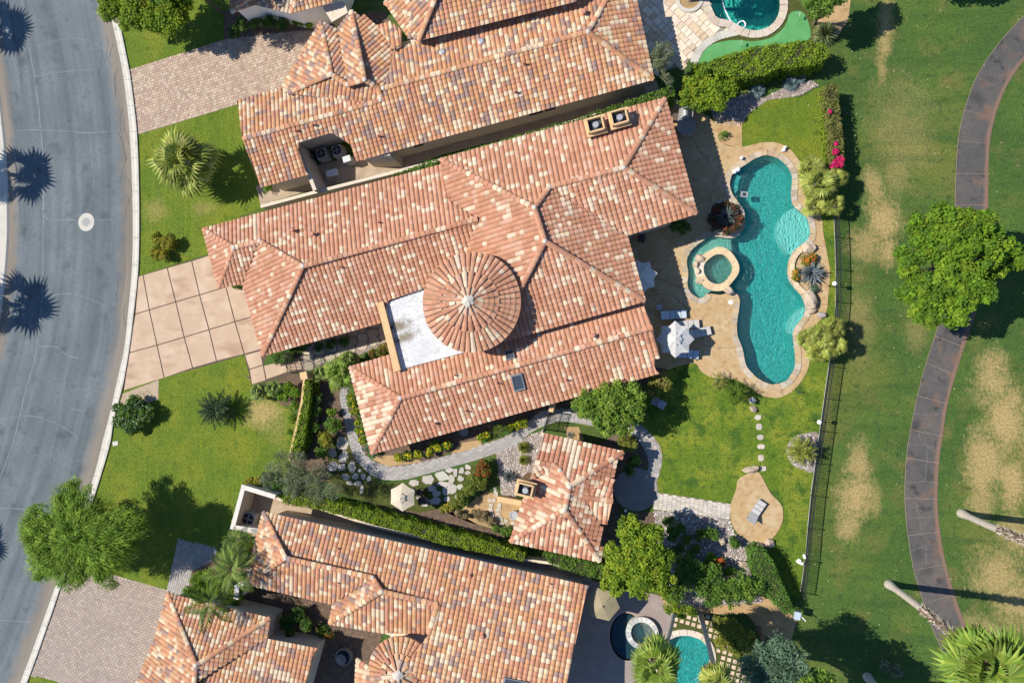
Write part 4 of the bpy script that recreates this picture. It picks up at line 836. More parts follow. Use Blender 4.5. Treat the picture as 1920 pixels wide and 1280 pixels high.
h1.ridge(A, B2, B3, WP); h1.ridge(Bc, B2); h1.ridge(WS, WP); h1.ridge(WP, RW)
h1.ridge(a, r3); h1.ridge(r3, r2, r1); h1.ridge(b, r1); h1.ridge(c_, r1); h1.ridge(r4, r3); h1.ridge(e_, r4); h1.ridge((976, 541.6), r4)
h1.ridge(LT, LP); h1.ridge(LB, LP); h1.ridge(LP, LR)
h1.dab(B2, B3, WP, r1, r2, r3, r4, LP)
h1.wall([A, (830, 309.5), (905, 480), (793, 541), (728, 563), (717, 603), WS, B4, Bc], ZW)
h1.wall([a, b, c_, d, e_, f_, (878, 640), (860, 420)], ZC); h1.wall([LT, (1209, 535), (1237, 671), (1232, 699.5), LB], ZL)
# garage doors and windows on walls that face the drive and the pool
def panel_on(par, name, p1, p2, z0, z1, m, out=.03, frame=None):
    u = (p2 - p1).normalized(); n = Vector((u.y, -u.x, 0)); mb = MB(); q = [p1 + n * out, p2 + n * out, p2 - n * .05, p1 - n * .05]; mb.prism([Vector((k.x, k.y, 0)) for k in q], z0, z1)
    o = mb.build(name, m, par)
    if frame:
        mf = MB(); L_ = (p2 - p1).length
        for t0, t1, y0, y1 in ((0, .06 / L_, z0, z1), (1 - .06 / L_, 1, z0, z1), (0, 1, z0, z0 + .06), (0, 1, z1 - .06, z1), (.5 - .03 / L_, .5 + .03 / L_, z0, z1)):
            q0, q1 = p1.lerp(p2, t0), p1.lerp(p2, t1); mf.prism([q0 + n * (out + .03), q1 + n * (out + .03), q1 + n * (out - .02), q0 + n * (out - .02)], y0 + (.003 if t1 - t0 < .5 else 0), y1 - (.003 if t1 - t0 < .5 else 0))
        mf.build('frame', frame, o)
    return o
def wallpts(pxa, pxb, z, inset, t0, t1):
    a_, b_ = P(*pxa, z), P(*pxb, z); u = (b_ - a_); u.z = 0; n = Vector((u.y, -u.x, 0)).normalized(); a_ = a_ - n * inset; b_ = b_ - n * inset; a_.z = b_.z = 0
    return a_.lerp(b_, t0), a_.lerp(b_, t1)
for t0, t1 in ((.12, .48), (.54, .9)): panel_on(h1.root, 'garage_door', *wallpts(B4, WS, ZW, .45, t0, t1), .02, 2.3, M['tan_stucco'])
for t0, t1 in ((.15, .45), (.55, .9)): panel_on(h1.root, 'patio_window', *wallpts(e_, d, ZC, .45, t0, t1), .1, 2.4, M['glass'], frame=M['white_paint'])
for t0, t1 in ((.2, .8),): panel_on(h1.root, 'patio_window', *wallpts(c_, b, ZC, .45, t0, t1), .1, 2.4, M['glass'], frame=M['white_paint'])
for t0 in (.2, .45, .7): panel_on(h1.root, 'window', *wallpts(LB, (1232, 699.5), ZL, .45, t0, t0 + .06), 1.0, 2.2, M['glass'], frame=M['white_paint'])
# white flat roof with parapet
sheetp = PP([(715, 571), (793, 540), (870, 540), (930, 600), (890, 655), (749, 693)], 3.35)
mb = MB(); mb.prism(sheetp, .05, 3.38); mb.build('flat_roof', M['membrane'], h1.root)
p1, p2 = P(713, 568, 3.75), P(745, 694, 3.75); u = (p2 - p1).normalized(); n = Vector((-u.y, u.x, 0)) * .2
mb = MB(); mb.prism([p1 + n, p1 - n, p2 - n, p2 + n], 0, 3.7); mb.prism([p1 + n * 1.35 - u * .05, p1 - n * 1.35 - u * .05, p2 - n * 1.35 + u * .05, p2 + n * 1.35 + u * .05], 3.7, 3.8); mb.build('parapet', M['tan_stucco'], h1.root)
for x, y in ((733, 614), (743, 637)):
    q = P(x, y, 3.5); mb = MB(); mb.disc(q, .13, 3.38, 3.46, 14); mb.disc(q, .07, 3.46, 3.6, 12); mb.build('roof_drain', M['dark_metal'], h1.root)
# turret: radiating tapered tile rows round a cone
def turret(hs, cpx, rpx, z, pitch, ncol, pal, a_from=0.0, a_to=2 * PI, nrow=9, capr=.42):
    c0 = P(*cpx, z); R = pxm(*cpx, rpx, z); cols, cum = palette(pal); V, F, C = [], [], []
    mbw = MB(); mbw.disc((c0.x, c0.y, 0), R - .4, 0, z - .1, 36); mbw.build('turret_wall', M['stucco'], hs.root)
    mbd = MB(); mbd.disc((c0.x, c0.y, 0), R - .02, z - .16, z - .03, 48, r2=R - .02)
    n_ = 48; vs = [(c0.x, c0.y, z + R * pitch - .04)] + [(c0.x + (R - .02) * math.cos(2 * PI * k / n_), c0.y + (R - .02) * math.sin(2 * PI * k / n_), z - .035) for k in range(n_)]
    mbd.add(vs, [(0, 1 + k, 1 + (k + 1) % n_) for k in range(n_)]); td = mbd.build('turret_roof', M['fascia'], hs.root)
    rows = np.linspace(R, .30, nrow + 1); made = 0
    for i in range(ncol):
        am = 2 * PI * i / ncol
        stop = nrow if i % 2 == 0 else int(nrow * .55)
        if i % 4 == 2: stop = int(nrow * .82)
        last = 0
        for j in range(stop):
            r0, r1_ = rows[j] + .04, rows[j + 1] - .02
            if random.random() > .3 or j == 0: last = int(np.searchsorted(cum, random.random()))
            wd0 = min(.155, PI * R / ncol * (1.0)); sc = max(.50, r0 / R) ** .35; mb = []
            for r_, lift, wk in ((r0, .045, wd0), (r1_, .012, wd0 * .86)):
                half = min(.215, 2 * PI * r_ / ncol * (.47 if j < int(nrow * .55) else .92)) * (1 if lift > .02 else .9); zz = z + (R - r_) * pitch
                for k in range(6):
                    an = PI * k / 5; ox = -math.cos(an) * half; oz = math.sin(an) * half * .55
                    mb.append((c0.x + r_ * math.cos(am) - ox * math.sin(am), c0.y + r_ * math.sin(am) + ox * math.cos(am), zz + oz + lift))
            half = min(.215, 2 * PI * r0 / ncol * (.47 if j < int(nrow * .55) else .92))
            for k in range(6):
                an = PI * k / 5; ox = -math.cos(an) * half
                mb.append((c0.x + (r0 - .02) * math.cos(am) - ox * math.sin(am), c0.y + (r0 - .02) * math.sin(am) + ox * math.cos(am), z + (R - r0) * pitch - .03))
            fsx = [(k, k + 1, 7 + k, 6 + k) for k in range(5)] + [(12 + k, 13 + k, 1 + k, k) for k in range(5)]; col = jit(cols[last], .12)
            if made < (100 if nrow > 6 else 90):
                q = MB(); q.add(mb, fsx, col); q.build('roof_tile', M['tile'], td); made += 1
            else:
                bb = len(V); V += mb; F += [tuple(x + bb for x in f) for f in fsx]; C += [col] * 10
    # remaining turret tiles joined into one mesh
    if V: mesh_np('roof_tiles', V, F, M['tile'], td, tint=np.array(C), kind='stuff')
    mb = MB(); vs = []; ap = z + R * pitch
    for k in range(14):
        a_ = 2 * PI * k / 14; rr = capr * random.uniform(.8, 1.25); vs.append((c0.x + rr * math.cos(a_), c0.y + rr * math.sin(a_), ap - rr * pitch + .09))
    for k in range(14):
        a_ = 2 * PI * k / 14; rr = capr * .5 * random.uniform(.8, 1.2); vs.append((c0.x + rr * math.cos(a_), c0.y + rr * math.sin(a_), ap + .03 + random.uniform(0, .05)))
    vs.append((c0.x, c0.y, ap + .12)); mb.add(vs, [(k, (k + 1) % 14, 14 + (k + 1) % 14, 14 + k) for k in range(14)] + [(14 + k, 14 + (k + 1) % 14, 28) for k in range(14)])
    mb.build('mortar_cap', M['mortar'], td)
turret(h1, (884, 566.5), 91, 5.5, .33, 50, SALMON)
# chimneys
def chimney(hs, px, py, z, wpx, hpx, ang, m, top=.95, name='chimney', z_base=None):
    p = P(px, py, z); W, D = pxm(px, py, wpx, z), pxm(px, py, hpx, z); rz = -math.radians(ang); zb = z - (z_base or 1.5)
    mb = MB(); mb.box((p.x, p.y, (zb + z - .45) / 2), (W * 1.55, D * 1.55, z - .45 - zb), rz); mb.box((p.x, p.y, z - .40), (W * 2, D * 2, .12), rz)
    o = mb.build(name, m, hs.root); R = Matrix.Rotation(rz, 4, 'Z'); mb = MB()
    for sx, sy, ww, dd in ((-1, 0, .12, D * 1.5), (1, 0, .12, D * 1.5), (0, -1, W * 1.5 - .125, .12), (0, 1, W * 1.5 - .125, .12)):
        mb.box(p + R @ Vector((sx * (W * .72), sy * (D * .70), -.14)), (ww, dd - (0 if sx else 0), .4), rz)
    mb.build('chimney_cap', m, o); mb = MB(); mb.box(p + Vector((0, 0, -.30)), (W * 1.35, D * 1.3, .02), rz); mb.build('flue_pan', M['dark_metal'], o)
    mb = MB(); mb.disc((p.x + .05, p.y - .05, 0), .16, p.z - .30, p.z + .02, 14); mb.disc((p.x + .05, p.y - .05, 0), .24, p.z + .02, p.z + .08, 14, r2=.2); mb.build('flue_pipe', M['grey_metal'], o)
chimney(h1, 1116, 233, 5.3, 20, 18, -13, M['tan_stucco'], z_base=2.2); chimney(h1, 1161, 219, 5.3, 20, 18, -13, M['tan_stucco'], z_base=2.2)
# skylights
def skylight(hs, quad, name='skylight'):
    f = hs.at(sum(q[0] for q in quad) / 4, sum(q[1] for q in quad) / 4)[1]; o = Vector((0, 0, H)); W = []
    for k in quad: dd = ROT @ _dcam(*k); W.append(o + dd * ((f['p'] - o).dot(f['n']) / dd.dot(f['n'])))
    cen = sum(W, Vector()) / 4; up = f['n']; W = ccw(W); mb = MB(); t = [v + up * .26 for v in W]; inn = [v.lerp(cen, .16) + up * .26 for v in W]; low = [v.lerp(cen, .16) + up * .20 for v in W]
    mb.add(W + t + inn + low, [(i, (i + 1) % 4, 4 + (i + 1) % 4, 4 + i) for i in range(4)] + [(4 + i, 4 + (i + 1) % 4, 8 + (i + 1) % 4, 8 + i) for i in range(4)] + [(8 + i, 8 + (i + 1) % 4, 12 + (i + 1) % 4, 12 + i) for i in range(4)])
    k = mb.build(name, M['sky_frame'], hs.root); mesh('pane', low, [(0, 1, 2, 3)], M['glass'], k)
M['sky_frame'] = mat('skylight_frame', (.20, .21, .22), .5)
skylight(h1, [(958, 703), (978, 698), (986, 727), (965, 733)]); skylight(h1, [(947, 660), (962, 656), (967, 672), (951, 677)])
for x, y in ((553, 433), (590, 440), (712, 418), (640, 501), (1113, 629), (817, 793), (854, 703), (875, 770), (933, 718), (1062, 712)): h1.pipe(x, y, .06 if x not in (590, 1113, 553, 817) else .10, .5, x in (590, 1113, 553))
q = P(876, 455, 3.9); mb = MB(); mb.box((q.x, q.y, h1.at(874, 470)[0].z + .12), (.35, .5, .04), .5); mb.build('flashing', M['white_paint'], h1.root)

# --- guest house
CAS = [((.46, .22, .13), 26), ((.43, .195, .112), 26), ((.51, .29, .18), 12), ((.62, .475, .33), 32)]
h2 = House('guest_house', 'small salmon and cream tiled guest house with one tan chimney', 'house', (1060, 930), CAS, .3)
g1, g2, g3, g4, gp1, gp2 = (1020.6, 812.8), (1168.4, 847), (1124.5, 1051.7), (956.8, 1014.6), (1068, 912), (1059, 955)
m1, m2, m3 = (1004, 866), (1041, 872), (1050, 881)
h2.face([g1, g2, gp1, m3, m2, m1], (0, 1), 3.0, .33); h2.face([m1, m2, (1034, 878), (994, 899)], (3, 2), 3.36, .20)
ge, gv1, gv2 = (1148.5, 939), (1142, 896), (1124.5, 979)
h2.face([g2, gv1, (1092, 931.5), gv2, g3, gp2, gp1], (0, 4), 3.0, .33, eaves=[(0, 1), (3, 4)])
h2.face([g3, g4, gp2], (0, 1), 3.0, .33)
h2.face([g4, (994, 899), (1034, 878), m2, m3, gp1, gp2], (0, 1), 3.0, .33)
h2.face([gv1, (1150, 899), ge, (1092, 931.5)], (1, 0), 3.45, .22, eaves=[(1, 0)]); h2.face([ge, (1139, 981), gv2, (1092, 931.5)], (1, 2), 3.2, .25, eaves=[(1, 2)])
h2.build(); h2.ridge(m1, m2, m3, gp1, gp2); h2.ridge(g2, gp1); h2.ridge(g3, gp2); h2.ridge(g4, gp2); h2.ridge(ge, (1092, 931.5)); h2.dab(m3, gp1, gp2)
h2.wall([g1, g2, g3, g4], 3.0); chimney(h2, 984, 918, 4.5, 19, 15, 12, M['tan_stucco'], z_base=4.4)
for x, y in ((1058, 971), (1030, 994), (1110, 1012)): h2.pipe(x, y, .05, .3)
panel_on(h2.root, 'patio_window', *wallpts(g3, g2, 3.0, .45, .3, .7), .1, 2.3, M['glass'], frame=M['white_paint'])

# --- neighbour above
h3 = House('neighbour_house', 'orange and grey tiled house above the villa with an air conditioner notch', 'house', (830, 150), ORANGE, .16)
t1, t2, t3 = (445.4, 190), (455.4, 260.4), (489, 351); k1, k2, k3, k4, k5 = (527.7, 166), (541, 175), (621.8, 139.5), (652, 159.6), (684, 150)
k6, k7, k8 = (709, 165), (714, 188), (699, 193.5); rg1, rg2 = (719, 166), (1102.4, 60.5); na, nb_, nc = (601.6, 41), (658.7, 21), (1225, 149)
PT = .26
h3.face([t1, t2, k8, k2, k1], (4, 0), 3.2, PT)
h3.face([t3, (575, 327), (556, 269), (622, 249), (657, 271), (668, 301.5), nc, rg2, rg1, k7, k8, t2], (0, 6), 3.2, PT, eaves=[(0, 1), (5, 6)])
h3.face([na, k3, k2, k1], (3, 0), 3.2, PT); h3.face([k2, k3, k4, k5, k6, k7, k8], (0, 6), 3.75, .12, eaves=[])
h3.face([na, (633, 57), k4, k3], (0, 1), 3.2, PT); h3.face([(633, 57), nb_, k5, k4], (0, 1), 3.2, PT)
h3.face([nb_, (707, 50), (739, 94), (727, 148), rg1, k6, k5], (0, 2), 3.2, PT, eaves=[(0, 1)])
h3.face([(739, 94), (803, 72), (1079, -6), (1142.7, -10), rg2, rg1, (727, 148)], (0, 2), 3.4, .20, eaves=[])
h3.face([(1142.7, -10), (1190, -10), nc, rg2], (1, 2), 3.2, PT)
UPZ = 4.4
h3.face([(785, 76), (1079, 3), (1160, -90), (840, -60)], (0, 1), UPZ, .28); h3.face([(722, 6), (769, 74), (785, 76), (840, -60), (748, -50)], (0, 1), UPZ, .28)
h3.face([(707, 50), (733, 42), (752, 55), (752, 86), (739, 94)], (0, 1), 3.3, .2)
h3.build(); h3.ridge(t2, k8, k7, k6); h3.ridge(rg1, rg2, (1142.7, -10)); h3.ridge(nc, rg2); h3.ridge(na, k3, k2); h3.ridge(k3, k4); h3.ridge(nb_, k5, k4); h3.ridge(k5, k6); h3.ridge((785, 76), (840, -60)); h3.ridge((722, 6), (773, 29), (769, 74))
h3.dab(k3, k4, k5, k7, rg2, rg1)
h3.wall([t1, k1, na, (633, 57), nb_, (739, 94), (739, 300), (668, 301.5), (657, 271), (622, 249), (556, 269), (575, 327), t3], 3.2, .4); h3.wall([(700, 60), (739, 70), (1190, -60), nc, (700, 292)], 3.2, .5)
h3.wall([(722, 6), (769, 74), (785, 76), (1079, 3), (1160, -90), (748, -50)], UPZ, .4)
mw, mwz = wallpts(t3, nc, 3.2, .5, .0, 1), 0
for t0, t1_ in ((.40, .425), (.70, .735), (.74, .765)): panel_on(h3.root, 'window', mw[0].lerp(mw[1], t0), mw[0].lerp(mw[1], t1_), 1.5, 2.5, M['glass'], .02, M['dark_metal'])
for x, y in ((558, 247), (590, 236), (712, 257), (1095, 27), (983, 122), (967, 175), (488, 175)): h3.pipe(x, y, .08 if x != 1095 else .12, .5, x == 1095)
for x, y in ((830, 99), (903, 79)):
    q = h3.at(x, y)[0]; mb = MB(); mb.disc(q, .2, q.z - .1, q.z + .14, 16, r2=.16); mb.disc(q, .26, q.z + .14, q.z + .2, 16, r2=.15); mb.build('roof_vent', M['grey_metal'], h3.root)

# --- house at the very top edge
h4 = House('neighbour_house', 'corner of a tiled house cut off by the top edge of the photo', 'house', (540, -20), ORANGE, .16)
h4.face([(430, -30), (434, 24), (500, -30)], (0, 1), 3.3, .28); h4.face([(434, 24), (478, 9), (545, -40), (500, -40)], (0, 1), 3.3, .28, eaves=[(0, 1)]); h4.face([(478, 9), (546, 25), (575, -40), (510, -40)], (0, 1), 3.3, .28); h4.face([(546, 25), (622, 5), (660, -50), (575, -50)], (0, 1), 3.3, .28)
h4.build(); h4.ridge((434, 24), (500, -35)); h4.ridge((546, 25), (575, -45)); h4.wall([(430, -40), (434, 24), (478, 9), (546, 25), (622, 5), (650, -60)], 3.3, .3, m=M['white_stucco'])
mb = MB(); mb.prism(PP([(605, 14), (645, 2), (652, 24), (622, 42)], 2.6), 0, 2.6); mb.build('porch_wall', M['stucco'], h4.root)

# --- neighbour below
h5 = House('neighbour_house', 'orange and grey tiled house below the garden with a half round turret', 'house', (820, 1180), ORANGE, .16, 210)
s1, s2, s3, s4, s5, s6, s7 = (494, 959), (536, 1045.5), (460, 1093), (699, 1082), (716, 1108), (821, 1132), (625, 1131)
s8, s9, s10 = (618, 1167.6), (719, 1184.5), (804, 1188); e1, e2 = (1101.8, 1098), (1052, 1330)
PB = .22
h5.face([s1, e1, e2, (820, 1300), (760, 1250), s10, s6, s5, s4, s2], (0, 1), 3.2, PB)
h5.face([s1, s3, s2], (0, 1), 3.2, .3); h5.face([s3, s7, s4, s2], (0, 1), 3.2, .27)
h5.face([s7, s8, s5, s4], (0, 1), 3.2, .27); h5.face([s8, s9, s10, s6, s5], (0, 1), 3.2, .27)
h5.face([(669, 1236), (664, 1330), (700, 1330), (706, 1262)], (0, 1), 3.0, .25)
h5.build(); h5.ridge(s1, s2); h5.ridge(s3, s2); h5.ridge(s2, s4, s5, s6); h5.ridge(s8, s5); h5.ridge((669, 1236), (706, 1262)); h5.ridge(s10, s6); h5.dab(s2, s4, s5)
h5.wall([s1, e1, e2, (700, 1330), (719, 1200), s8, s7, s3], 3.2, .45)
turret(h5, (753, 1256), 60, 4.3, .36, 36, ORANGE, nrow=6, capr=.38)
for x, y in ((882, 1077), (905, 1190), (1032, 1093), (635, 1027), (635, 1091), (860, 1194)): h5.pipe(x, y, .06 if x != 905 else .1, .3, x in (905, 882))
skylight(h5, [(946, 1268), (990, 1277), (988, 1293), (942, 1284)])
# --- detached garage, bottom left
h6 = House('garage', 'orange tiled garage with hipped roof at the bottom edge beside the pinkish driveway', 'garage', (430, 1230), ORANGE, .16)
q1, q2, q3, q4 = (314.6, 1112), (368, 1246), (506, 1158), (358, 1330)
h6.face([q1, q3, q2], (0, 1), 3.0, .3); h6.face([q1, q2, q4, (325, 1330), (291, 1197)], (0, 4), 3.0, .3)
h6.face([q3, (500, 1197), (369.6, 1277), q2], (0, 1), 3.0, .3); h6.face([(500, 1197), (592, 1214.7), (560, 1330), (345, 1330), (369.6, 1277)], (0, 1), 3.0, .25)
h6.face([(291, 1197), (325, 1280), (320, 1330), (235, 1330)], (3, 0), 3.0, .2)
h6.build(); h6.ridge(q1, q2); h6.ridge(q3, q2); h6.ridge(q2, q4); h6.dab(q2)
h6.wall([q1, q3, (500, 1197), (592, 1214.7), (560, 1330), (235, 1330), (291, 1197)], 3.0, .4)
# ------------------------------------------------------------------ pools
def basin(par, wpts, depth, m, name='basin', top=.0):
    p = ccw(wpts); n = len(p); q = offset(p, -.12); mb = MB(); vs = [Vector((v.x, v.y, top)) for v in p] + [Vector((v.x, v.y, -depth)) for v in q]
    fs = [(i, n + i, n + (i + 1) % n, (i + 1) % n) for i in range(n)]; tris = tessellate_polygon([[Vector((v.x, v.y, 0)) for v in q]])
    for t in tris:
        a, b, c = (vs[n + i] for i in t); fs.append(tuple(n + i for i in (t if (b - a).cross(c - a).z > 0 else reversed(t))))
    mb.add(vs, fs); return mb.build(name, m, par)
def coping(par, wpts, wid, n, cols, z0=.02, z1=.10, name='coping_stone', skip=None, inner=.08, mtl=None):
    p = ccw(wpts); a = resample(p + [p[0]], n * 3 + 1); o = resample(offset(p, wid) + [offset(p, wid)[0]], n * 3 + 1); inn = resample(offset(p, -inner) + [offset(p, -inner)[0]], n * 3 + 1)
    oo = []
    for k in range(n * 3 + 1):                # outward point straight across from each inner point
        d = (a[(k + 1) % (n * 3)] - a[k - 1]).normalized(); nn = Vector((d.y, -d.x, 0)); oo.append(a[k] + nn * wid)
    for k in range(n):
        i0 = 3 * k; ins = [a[i0 + j] for j in range(4)]; outs = [oo[i0 + j] for j in range(4)]
        if skip and skip(ins[1]): continue
        ins = [v + (v - w_).normalized() * inner for v, w_ in zip(ins, outs)]
        q = ins + outs[::-1]; q = [v + Vector((random.uniform(-.02, .02), random.uniform(-.02, .02), 0)) for v in q]; cen = sum(q, Vector()) / 8; q = [cen + (v - cen) * .97 for v in q]; mb = MB()
        h = z1 + random.uniform(-.006, .006); vs = [Vector((v.x, v.y, zz)) for zz in (z0, h) for v in q]
        fs = [(8 + 0, 8 + 7, 8 + 6, 8 + 1), (9, 14, 13, 10), (10, 13, 12, 11)] + [(i, (i + 1) % 8, 8 + (i + 1) % 8, 8 + i) for i in range(8)]
        if area2(q) > 0: fs = [f if i >= 3 else tuple(reversed(f)) for i, f in enumerate(fs)]
        e1 = vs[8 + 7] - vs[8]; e2 = vs[8 + 6] - vs[8]
        if e1.cross(e2).z < 0: fs = [tuple(reversed(f)) if i < 3 else f for i, f in enumerate(fs)]
        else: pass
        mb.add(vs, fs, jit(random.choice(cols), .1)); mb.build(name, mtl or M['stone'], par)
COP = [(.45, .35, .23), (.50, .41, .30), (.39, .32, .23), (.46, .34, .20), (.43, .37, .29)]
pool = thing('swimming_pool', 'large freeform turquoise swimming pool with raised round spa', 'swimming pool', P(1440, 520), None, 'structure')
basin(pool, POOLW, 1.25, M['plaster'])
def shelf(par, px, z, m, name='pool_shelf', sm=3):
    mb = MB(); mb.prism(smooth(PP(px), sm) if sm else PP(px), -1.3, z); return mb.build(name, m, par)
shelf(pool, [(1497, 392), (1511, 402), (1518.5, 420), (1520, 441), (1511, 456), (1502, 462), (1485, 477), (1470, 463), (1461, 448), (1458, 430), (1462, 412), (1474, 398), (1486, 390)], -.32, M['plaster_shallow'])
shelf(pool, [(1509, 574), (1511.5, 577), (1507, 595), (1494, 613), (1488.5, 626), (1481, 622), (1480, 608), (1488, 592), (1500, 580)], -.32, M['plaster_shallow'])
shelf(pool, [(1372, 450), (1378, 444), (1360, 445), (1332, 441), (1314, 452), (1293, 469), (1285, 490), (1288, 511), (1286, 533), (1293, 551), (1311, 561), (1324, 557), (1330, 548), (1340, 540), (1370, 520), (1376, 480)], -.45, M['plaster_green'], 'lagoon_floor')
for k, (dx, zz) in enumerate(((0, -.28), (7, -.55), (14, -.85))):
    shelf(pool, [(1366, 330 - dx * .2), (1379 + dx * .5, 319 - dx * .1), (1391 + dx, 311), (1393 + dx, 322 + dx * .2), (1389 + dx, 333), (1386 + dx, 345), (1382 + dx * .8, 358), (1371, 366), (1364, 348)], zz - .002 * k, M['plaster'], 'pool_step')
for k, px in enumerate(([(1402, 316), (1397, 328), (1391, 342), (1387, 360)], [(1394, 314), (1388, 328), (1382, 342), (1379, 358)], [(1386, 317), (1380, 330), (1375, 345)])):
    mb = MB(); ribbon(mb, px, .10, (-.825, -.525, -.255)[k]); mb.build('step_trim', M['trim'], pool)
sheet('water', POOLW, -.09, M['water'], parent=pool, kind=None)
def nospa(v): return (P(1345, 505) - v).length < 2.15
coping(pool, POOLW, .37, 116, COP, skip=nospa)
# raised spa inside the pool
SPO = [(1346, 465), (1366.5, 472.5), (1382, 495), (1382.4, 513), (1369.4, 531), (1357.9, 543), (1343.4, 546), (1326, 542), (1314.5, 531), (1306, 520), (1302, 503), (1306, 488), (1316, 480), (1328, 473)]
SPI = [(1342, 478), (1358, 480), (1371, 497), (1371, 511), (1357, 530), (1340.5, 534), (1326, 526), (1319, 511), (1320, 496), (1329, 486)]
spa = thing('spa', 'raised tan walled spa standing in the main pool', 'spa', P(1345, 505), None, 'structure')
so, si = smooth(PP(SPO), 3), smooth(PP(SPI), 3)
o_, i_ = resample(ccw(so) + [ccw(so)[0]], 61)[:-1], resample(ccw(si) + [ccw(si)[0]], 61)[:-1]
k0 = min(range(60), key=lambda k: (i_[k] - o_[0]).length); i_ = i_[k0:] + i_[:k0]
mb = MB(); vs = [Vector((v.x, v.y, -1.2)) for v in o_] + [Vector((v.x, v.y, .34)) for v in o_] + [Vector((v.x, v.y, .34)) for v in i_] + [Vector((v.x, v.y, -.6)) for v in i_]
mb.add(vs, [(60 * r + k, 60 * r + (k + 1) % 60, 60 * (r + 1) + (k + 1) % 60, 60 * (r + 1) + k) for r in range(3) for k in range(60)]); mb.build('spa_wall', M['stucco'], spa)
for k in range(20):
    ks = [(3 * k + j) % 60 for j in range(4)]; q = [o_[j] + (o_[j] - i_[j]).normalized() * .04 for j in ks] + [i_[j] + (i_[j] - o_[j]).normalized() * .03 for j in reversed(ks)]
    cen = sum(q, Vector()) / 8; q = [cen + (v - cen) * .975 for v in q]; mb = MB()
    if (P(1306, 505) - cen).length < .75: continue
    mb.prism(q, .345, .42, jit((.62, .46, .27), .08)); mb.build('coping_stone', M['stone'], spa)
mb = MB(); mb.prism(si, -.62, -.58); mb.build('spa_bench', M['plaster_green'], spa)
sheet('spa_water', si, .26, M['water_shallow'], parent=spa, kind=None)
mb = MB(); mb.prism(smooth(PP([(1346, 487), (1358, 490), (1362, 500), (1358, 515), (1347, 524), (1338, 525), (1335, 515), (1336, 505), (1333, 496), (1339, 489)]), 3), -.58, -.52); mb.build('spa_floor', M['plaster'], spa)
# upper neighbour's pool
np_ = thing('swimming_pool', 'teal swimming pool cut off by the top edge, with a white hose', 'swimming pool', P(1400, 10), None, 'structure')
basin(np_, NPOOLW, 1.25, M['plaster_deep']); sheet('water', NPOOLW, -.07, M['water_teal'], parent=np_, kind=None); coping(np_, NPOOLW, .52, 34, [(.52, .43, .34), (.48, .39, .30), (.56, .47, .38)])
mb = MB()
band = smooth(PP([(1383, 60), (1350, 68), (1327, 80), (1311, 96), (1300, 119)]), 4, False)
for a, b in zip(band, band[1:]):
    d = (b - a).normalized(); n = Vector((-d.y, d.x, 0)) * .3; mb.prism([a + n, a - n, b - n, b + n], .01, .07)
mb.build('patio_edge', M['concrete'], np_)
hose = thing('pool_hose', 'white pool cleaner hose curling on the teal water of the upper pool', 'hose', P(1370, 20))
mb = MB(); mb.tube([Vector((v.x, v.y, -.03)) for v in smooth(PP([(1352, -20), (1356, 6), (1362, 24), (1372, 42), (1384, 52), (1394, 52), (1398, 45), (1392, 39), (1384, 44), (1382, 50)]), 4, False)], .05, 6); mb.build('tube', M['white_paint'], hose)
mb = MB(); mb.ball(P(1382, 51) + Vector((0, 0, -.02)), .12); mb.build('cleaner_head', M['white_paint'], hose)
c = P(1293, 0); r = pxm(1293, 0, 26); pb = thing('tree_planter', 'round concrete ringed planter on the travertine patio', 'planter', c)
mb = MB(); mb.disc(c, r, .01, .16, 30, rin=r * .74); mb.build('ring', M['concrete'], pb); mb = MB(); mb.disc(c, r * .74, .0, .08, 24); mb.build('soil', M['sand'], pb)
# lower neighbour's pool and spa
sp = thing('swimming_pool', 'small turquoise pool of the lower house partly hidden by palms', 'swimming pool', P(1285, 1240), None, 'structure')
basin(sp, SPOOLW, 1.1, M['plaster']); sheet('water', SPOOLW, -.09, M['water'], parent=sp, kind=None); coping(sp, SPOOLW, .4, 26, [(.56, .46, .36), (.60, .50, .40)])
mt = thing('spa_moat', 'dark crescent water basin around the stone ringed spa of the lower house', 'water basin', P(1176, 1193), None, 'structure')
basin(mt, MOATW, .5, M['dark_metal']); sheet('water', MOATW, -.08, M['water_dark'], parent=mt, kind=None)
c = P(1204, 1187, .4); r = pxm(1204, 1187, 31, .4); ss = thing('stone_spa', 'round spa with a pale stone slab ring beside the mauve patio', 'spa', (c.x, c.y, 0))
for k in range(20):
    a0, a1 = 2 * PI * k / 20 + .012, 2 * PI * (k + 1) / 20 - .012; q = [Vector((c.x + rr * math.cos(a), c.y + rr * math.sin(a), 0)) for rr, a in ((r * .68, a0), (r, a0), (r, a1), (r * .68, a1))]
    mb = MB(); mb.prism(q, .30, .40, jit(random.choice(((.56, .55, .50), (.44, .43, .40), (.62, .58, .50))), .08)); mb.build('ring_slab', M['stone'], ss)
mb = MB(); mb.disc(c, r * .97, -.4, .30, 30, rin=r * .67); mb.build('spa_wall', M['stucco'], ss); mb = MB(); mb.disc(c, r * .67, -.3, -.25, 28); mb.build('spa_floor', M['plaster'], ss)
mb = MB(); mb.disc(c, r * .67, .18, .22, 28); mb.build('water', M['water_shallow'], ss)
